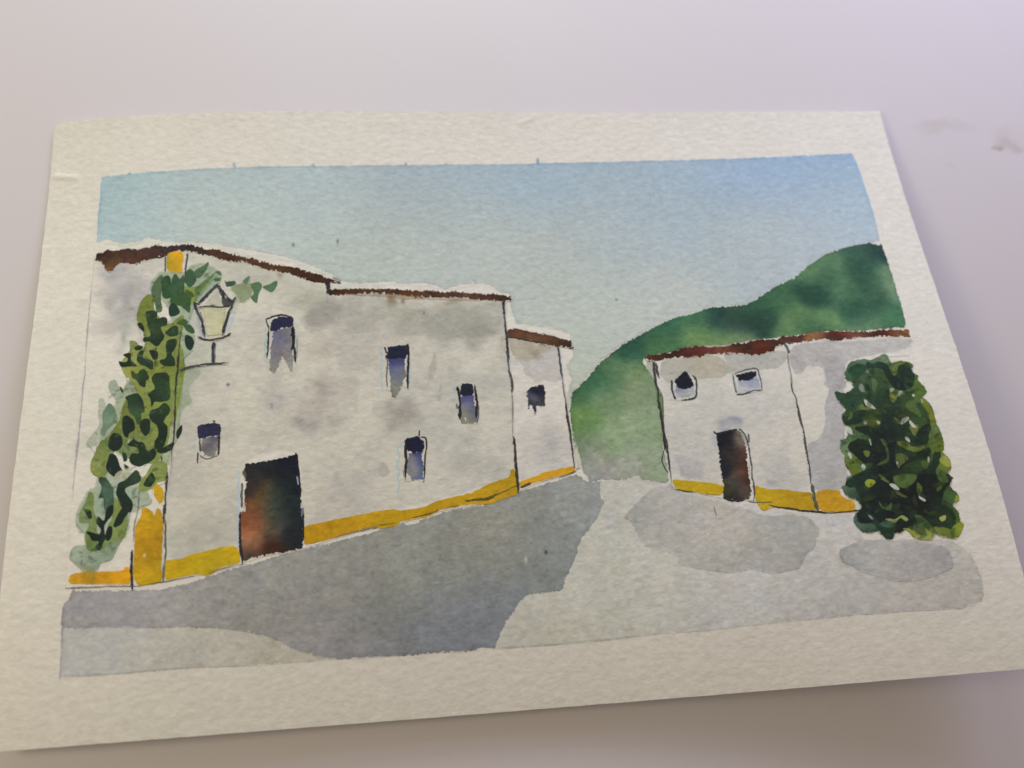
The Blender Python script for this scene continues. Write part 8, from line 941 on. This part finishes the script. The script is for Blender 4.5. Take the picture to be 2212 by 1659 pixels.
["window",22,"",0.1,[[3.27,-4.46],[4.18,-3.41],[5.43,-3.22],[7.28,-3.25],[7.43,-4.9],[7.05,-8.13],[6.19,-8.19],[5.41,-7.82],[4.57,-10.24],[4.27,-7.98],[3.62,-7.3],[3.39,-8.79],[3.3,-6.85]]],
["yellow_band",22,"",0.1,[[-0.05,-25.21],[1.47,-24.7],[3.9,-24.04],[5.56,-23.34],[11.62,-22.4],[12.01,-22.53],[12.0,-23.54],[9.45,-24.19],[5.4,-24.94],[2.17,-25.74],[-0.03,-26.21]]],
["painted_house",-1,"white painted house on the right below the hill",0.055,[[31.91,2.03],[45.07,3.46],[53.82,3.53],[64.26,4.88],[93.99,3.83],[93.25,0.52],[92.13,-1.9],[85.82,-1.81],[79.17,-3.09],[76.03,-7.4],[73.86,-13.93],[72.11,-22.42],[71.51,-28.63],[69.93,-33.48],[71.6,-35.88],[71.29,-37.3],[66.11,-37.09],[59.78,-35.92],[54.02,-33.59],[44.02,-31.95],[33.51,-29.21],[32.99,-28.67],[33.03,-24.19],[32.99,-14.76],[32.86,-15.68],[33.0,-7.03],[33.27,1.26]]],
["roof",26,"reddish brown roof edge below the hill",0.1,[[31.19,2.19],[32.25,2.92],[34.15,2.92],[37.81,3.26],[40.02,3.8],[42.47,4.45],[45.21,4.27],[47.51,3.99],[51.8,4.15],[53.97,4.34],[56.53,4.77],[58.28,4.99],[62.33,4.91],[64.35,5.35],[67.83,5.55],[72.2,5.87],[77.53,5.72],[82.82,5.4],[86.01,5.24],[87.12,5.39],[92.58,4.92],[94.05,4.79],[93.97,2.86],[89.72,3.11],[86.65,3.62],[82.4,3.74],[78.06,3.51],[75.86,3.22],[72.82,3.95],[68.52,3.83],[65.29,3.73],[62.18,3.16],[61.52,2.03],[60.22,1.9],[58.38,1.23],[56.88,1.11],[53.17,1.74],[50.09,2.32],[51.36,1.73],[49.28,2.0],[46.15,2.34],[43.92,1.69],[41.18,1.76],[37.56,1.66],[34.35,1.41],[31.81,1.35]]],
["window",26,"window with a pointed dark top",0.1,[[36.42,-3.7],[37.18,-3.53],[40.04,-1.36],[41.1,-2.56],[42.39,-3.67],[41.9,-7.88],[41.15,-8.7],[38.0,-8.92],[36.7,-8.6]]],
["window",26,"square window with a dark upper half",0.1,[[50.56,-3.23],[56.48,-1.97],[56.94,-3.38],[56.91,-7.78],[50.75,-8.47]]],
["door",26,"narrow dark brown door of the right house",0.1,[[44.47,-17.11],[46.56,-16.84],[49.65,-16.66],[50.51,-17.59],[50.62,-20.36],[50.46,-23.49],[50.13,-27.6],[50.19,-30.65],[49.79,-31.83],[48.87,-32.55],[46.85,-32.79],[44.93,-32.43],[43.86,-31.74],[44.18,-29.14],[44.19,-26.08],[44.4,-23.0],[44.55,-20.29],[44.5,-18.17]]],
["yellow_band",26,"yellow band left of the narrow door",0.1,[[33.43,-26.98],[36.76,-27.44],[40.67,-28.05],[44.1,-29.04],[44.12,-30.15],[43.37,-31.1],[41.8,-30.97],[38.34,-30.19],[34.86,-29.52],[33.6,-28.61]]],
["yellow_band",26,"yellow band right of the narrow door",0.1,[[51.34,-29.74],[52.25,-30.22],[54.52,-30.82],[57.08,-30.94],[59.9,-31.69],[62.92,-32.37],[62.92,-33.37],[63.41,-35.82],[63.12,-36.29],[59.14,-35.64],[54.42,-34.63],[52.15,-35.23],[51.45,-34.77],[50.62,-32.7]]],
["yellow_band",26,"yellow band beside the shrub",0.1,[[64.5,-32.08],[68.66,-32.18],[69.28,-33.42],[70.17,-34.4],[71.57,-34.98],[71.72,-36.34],[70.87,-37.26],[68.28,-37.13],[64.09,-36.31],[63.77,-34.04]]],
["painted_ivy",-1,"green and yellow painted ivy climbing the long house",0.14,[[-79.81,25.9],[-78.13,27.99],[-76.35,28.46],[-73.11,27.7],[-72.17,29.16],[-70.96,28.87],[-67.2,30.56],[-66.91,27.98],[-64.3,28.1],[-64.22,25.32],[-66.74,23.13],[-69.01,20.28],[-70.49,17.87],[-70.77,15.42],[-69.5,13.14],[-69.51,8.74],[-71.54,6.68],[-71.93,2.87],[-71.49,1.53],[-71.53,-1.63],[-71.76,-4.73],[-71.94,-8.82],[-71.27,-9.27],[-71.81,-11.66],[-72.59,-12.82],[-73.33,-14.77],[-73.95,-17.1],[-73.64,-19.66],[-74.29,-21.16],[-76.59,-22.37],[-76.61,-25.42],[-79.1,-26.01],[-80.41,-25.17],[-80.53,-26.15],[-81.18,-30.22],[-82.58,-33.62],[-83.66,-36.27],[-85.89,-37.01],[-86.49,-38.58],[-88.96,-38.31],[-90.46,-37.03],[-91.98,-35.47],[-91.62,-33.32],[-89.18,-32.78],[-89.52,-30.55],[-91.3,-28.38],[-91.33,-25.76],[-90.28,-23.19],[-87.18,-23.56],[-87.51,-19.12],[-89.18,-17.64],[-88.67,-13.75],[-90.32,-11.64],[-88.26,-7.36],[-88.73,-1.56],[-86.75,-2.75],[-86.94,2.08],[-85.83,2.64],[-83.14,2.24],[-84.51,5.31],[-85.39,6.89],[-84.36,8.55],[-83.39,11.31],[-81.85,11.43],[-80.47,11.12],[-82.16,16.09],[-82.0,19.66],[-81.35,21.88],[-79.25,23.12]]],
["painted_shrub",-1,"dark green painted shrub at the right edge",0.14,[[76.54,-7.0],[76.46,-5.16],[77.94,-2.98],[79.4,-2.17],[81.58,-1.9],[82.76,-2.24],[85.0,-1.73],[86.92,-0.84],[87.55,-2.43],[87.86,-3.63],[89.28,-3.06],[91.67,-3.51],[92.44,-4.52],[91.79,-6.08],[92.89,-7.34],[92.29,-7.98],[93.4,-9.91],[93.52,-11.29],[92.25,-12.52],[93.28,-13.96],[93.78,-15.79],[93.58,-18.64],[93.9,-21.06],[93.92,-23.86],[93.21,-25.7],[94.1,-27.47],[93.92,-29.54],[93.02,-30.69],[93.24,-32.77],[93.31,-32.53],[92.58,-33.6],[93.65,-35.3],[93.82,-36.67],[92.11,-37.85],[92.82,-39.26],[92.79,-41.02],[93.18,-42.16],[92.03,-44.02],[90.94,-44.99],[88.15,-44.29],[87.06,-43.53],[85.93,-44.72],[83.86,-44.53],[82.5,-43.96],[81.91,-42.82],[81.07,-41.86],[80.03,-42.64],[78.78,-42.52],[78.12,-43.54],[76.98,-43.91],[76.12,-42.92],[75.09,-41.73],[73.72,-42.15],[72.1,-41.67],[71.06,-40.48],[70.63,-38.9],[71.44,-37.65],[72.78,-36.44],[72.48,-34.84],[70.48,-33.98],[69.9,-32.57],[69.71,-31.42],[71.1,-31.09],[71.02,-29.94],[72.41,-29.14],[72.29,-28.71],[71.57,-26.57],[71.84,-24.5],[71.28,-23.4],[71.75,-21.32],[73.71,-19.79],[73.56,-17.84],[73.16,-16.06],[73.41,-14.99],[74.51,-13.77],[73.46,-12.12],[73.06,-10.3],[73.32,-9.2],[75.39,-10.06],[77.64,-8.46],[77.15,-7.05]]]
]
made = []
for name, par, label, h, outline in PARTS:
    made.append(patch(name, outline, h, made[par] if par >= 0 else root, label))
LINES = [
[7,[[-0.2,18.38],[-0.27,14.87],[-0.14,10.01],[-0.21,5.46],[-0.18,0.32],[0.17,-2.34],[-0.33,-8.8],[-0.38,-10.13],[-0.58,-14.96],[-0.58,-20.94],[-0.49,-27.37]],0.49],
[7,[[-72.19,14.38],[-72.72,4.17],[-72.8,-4.67],[-73.02,-19.3],[-73.77,-22.54],[-73.8,-29.78],[-73.46,-33.5],[-73.5,-41.46]],0.37],
[22,[[11.56,6.17],[11.55,1.08],[11.9,-7.32],[11.95,-12.69],[12.12,-18.62],[12.19,-22.74]],0.39],
[26,[[33.29,1.37],[32.98,-5.03],[32.94,-8.12],[33.13,-13.14],[32.63,-20.08],[32.94,-16.46],[33.0,-24.39],[32.98,-28.77]],0.49],
[26,[[64.58,3.2],[64.24,-1.67],[63.91,-6.67],[63.98,-15.05],[63.86,-21.91],[63.32,-30.37],[63.45,-36.62]],0.48]
]
for par, P, wd in LINES:
    patch('corner_line', strip(P, wd), 0.12, made[par])
LAMP = [[[[-64.9,24.77],[-67.1,22.01],[-69.0,20.05]],0.6],[[[-65.0,24.66],[-63.83,22.32],[-62.5,21.12],[-61.28,20.16]],0.72],[[[-68.96,19.03],[-65.81,19.11],[-62.25,19.18]],0.48],[[[-69.91,20.44],[-68.46,16.42],[-67.2,11.59]],0.59],[[[-60.81,21.28],[-62.47,16.59],[-63.41,11.96]],0.59],[[[-68.66,11.7],[-65.52,10.95],[-63.58,11.3],[-61.66,12.32]],0.59],[[[-65.21,10.5],[-65.25,7.66],[-65.09,5.27]],0.74],[[[-72.36,3.89],[-69.91,4.61],[-65.32,5.13],[-62.04,5.13]],0.54]]
GLASS = [[-67.77,18.75],[-63.03,18.76],[-63.61,12.19],[-66.63,12.0],[-67.36,15.92]]
def ink_strokes(name, strokes, h, parent, label=''):
    """several pen strokes of one drawn thing, as one mesh"""
    V, F, XY, NN = [], [], [], []
    for q, (P, wd) in enumerate(strokes):
        Q = catmull(P, 4, False)
        T = np.gradient(Q, axis=0); T /= np.linalg.norm(T, axis=1, keepdims=True) + 1e-9
        N = np.stack([-T[:, 1], T[:, 0]], -1) * wd * 0.5
        base = len(XY)
        for a, b in zip(Q - N, Q + N):
            XY += [a, b]
        for i in range(len(Q) - 1):
            F.append((base + 2 * i, base + 2 * i + 2, base + 2 * i + 3, base + 2 * i + 1))
        V += [h + q * 0.004] * (2 * len(Q))
    xy = np.array(XY); n = nf(xy[:, 0], xy[:, 1])
    co = np.column_stack([xy, zf(xy[:, 0], xy[:, 1])]) + n * np.array(V)[:, None]
    me = bpy.data.meshes.new(name); me.from_pydata((co * MM).tolist(), [], F); me.update()
    finish(me, xy); me.normals_split_custom_set_from_vertices(n.tolist())
    o = link(bpy.data.objects.new(name, me), parent)
    if label:
        o['label'] = label
    return o
lamp = ink_strokes('painted_street_lamp', LAMP, 0.17, root, 'black ink street lamp drawn beside the ivy')
patch('lamp_glass', GLASS, 0.15, lamp)
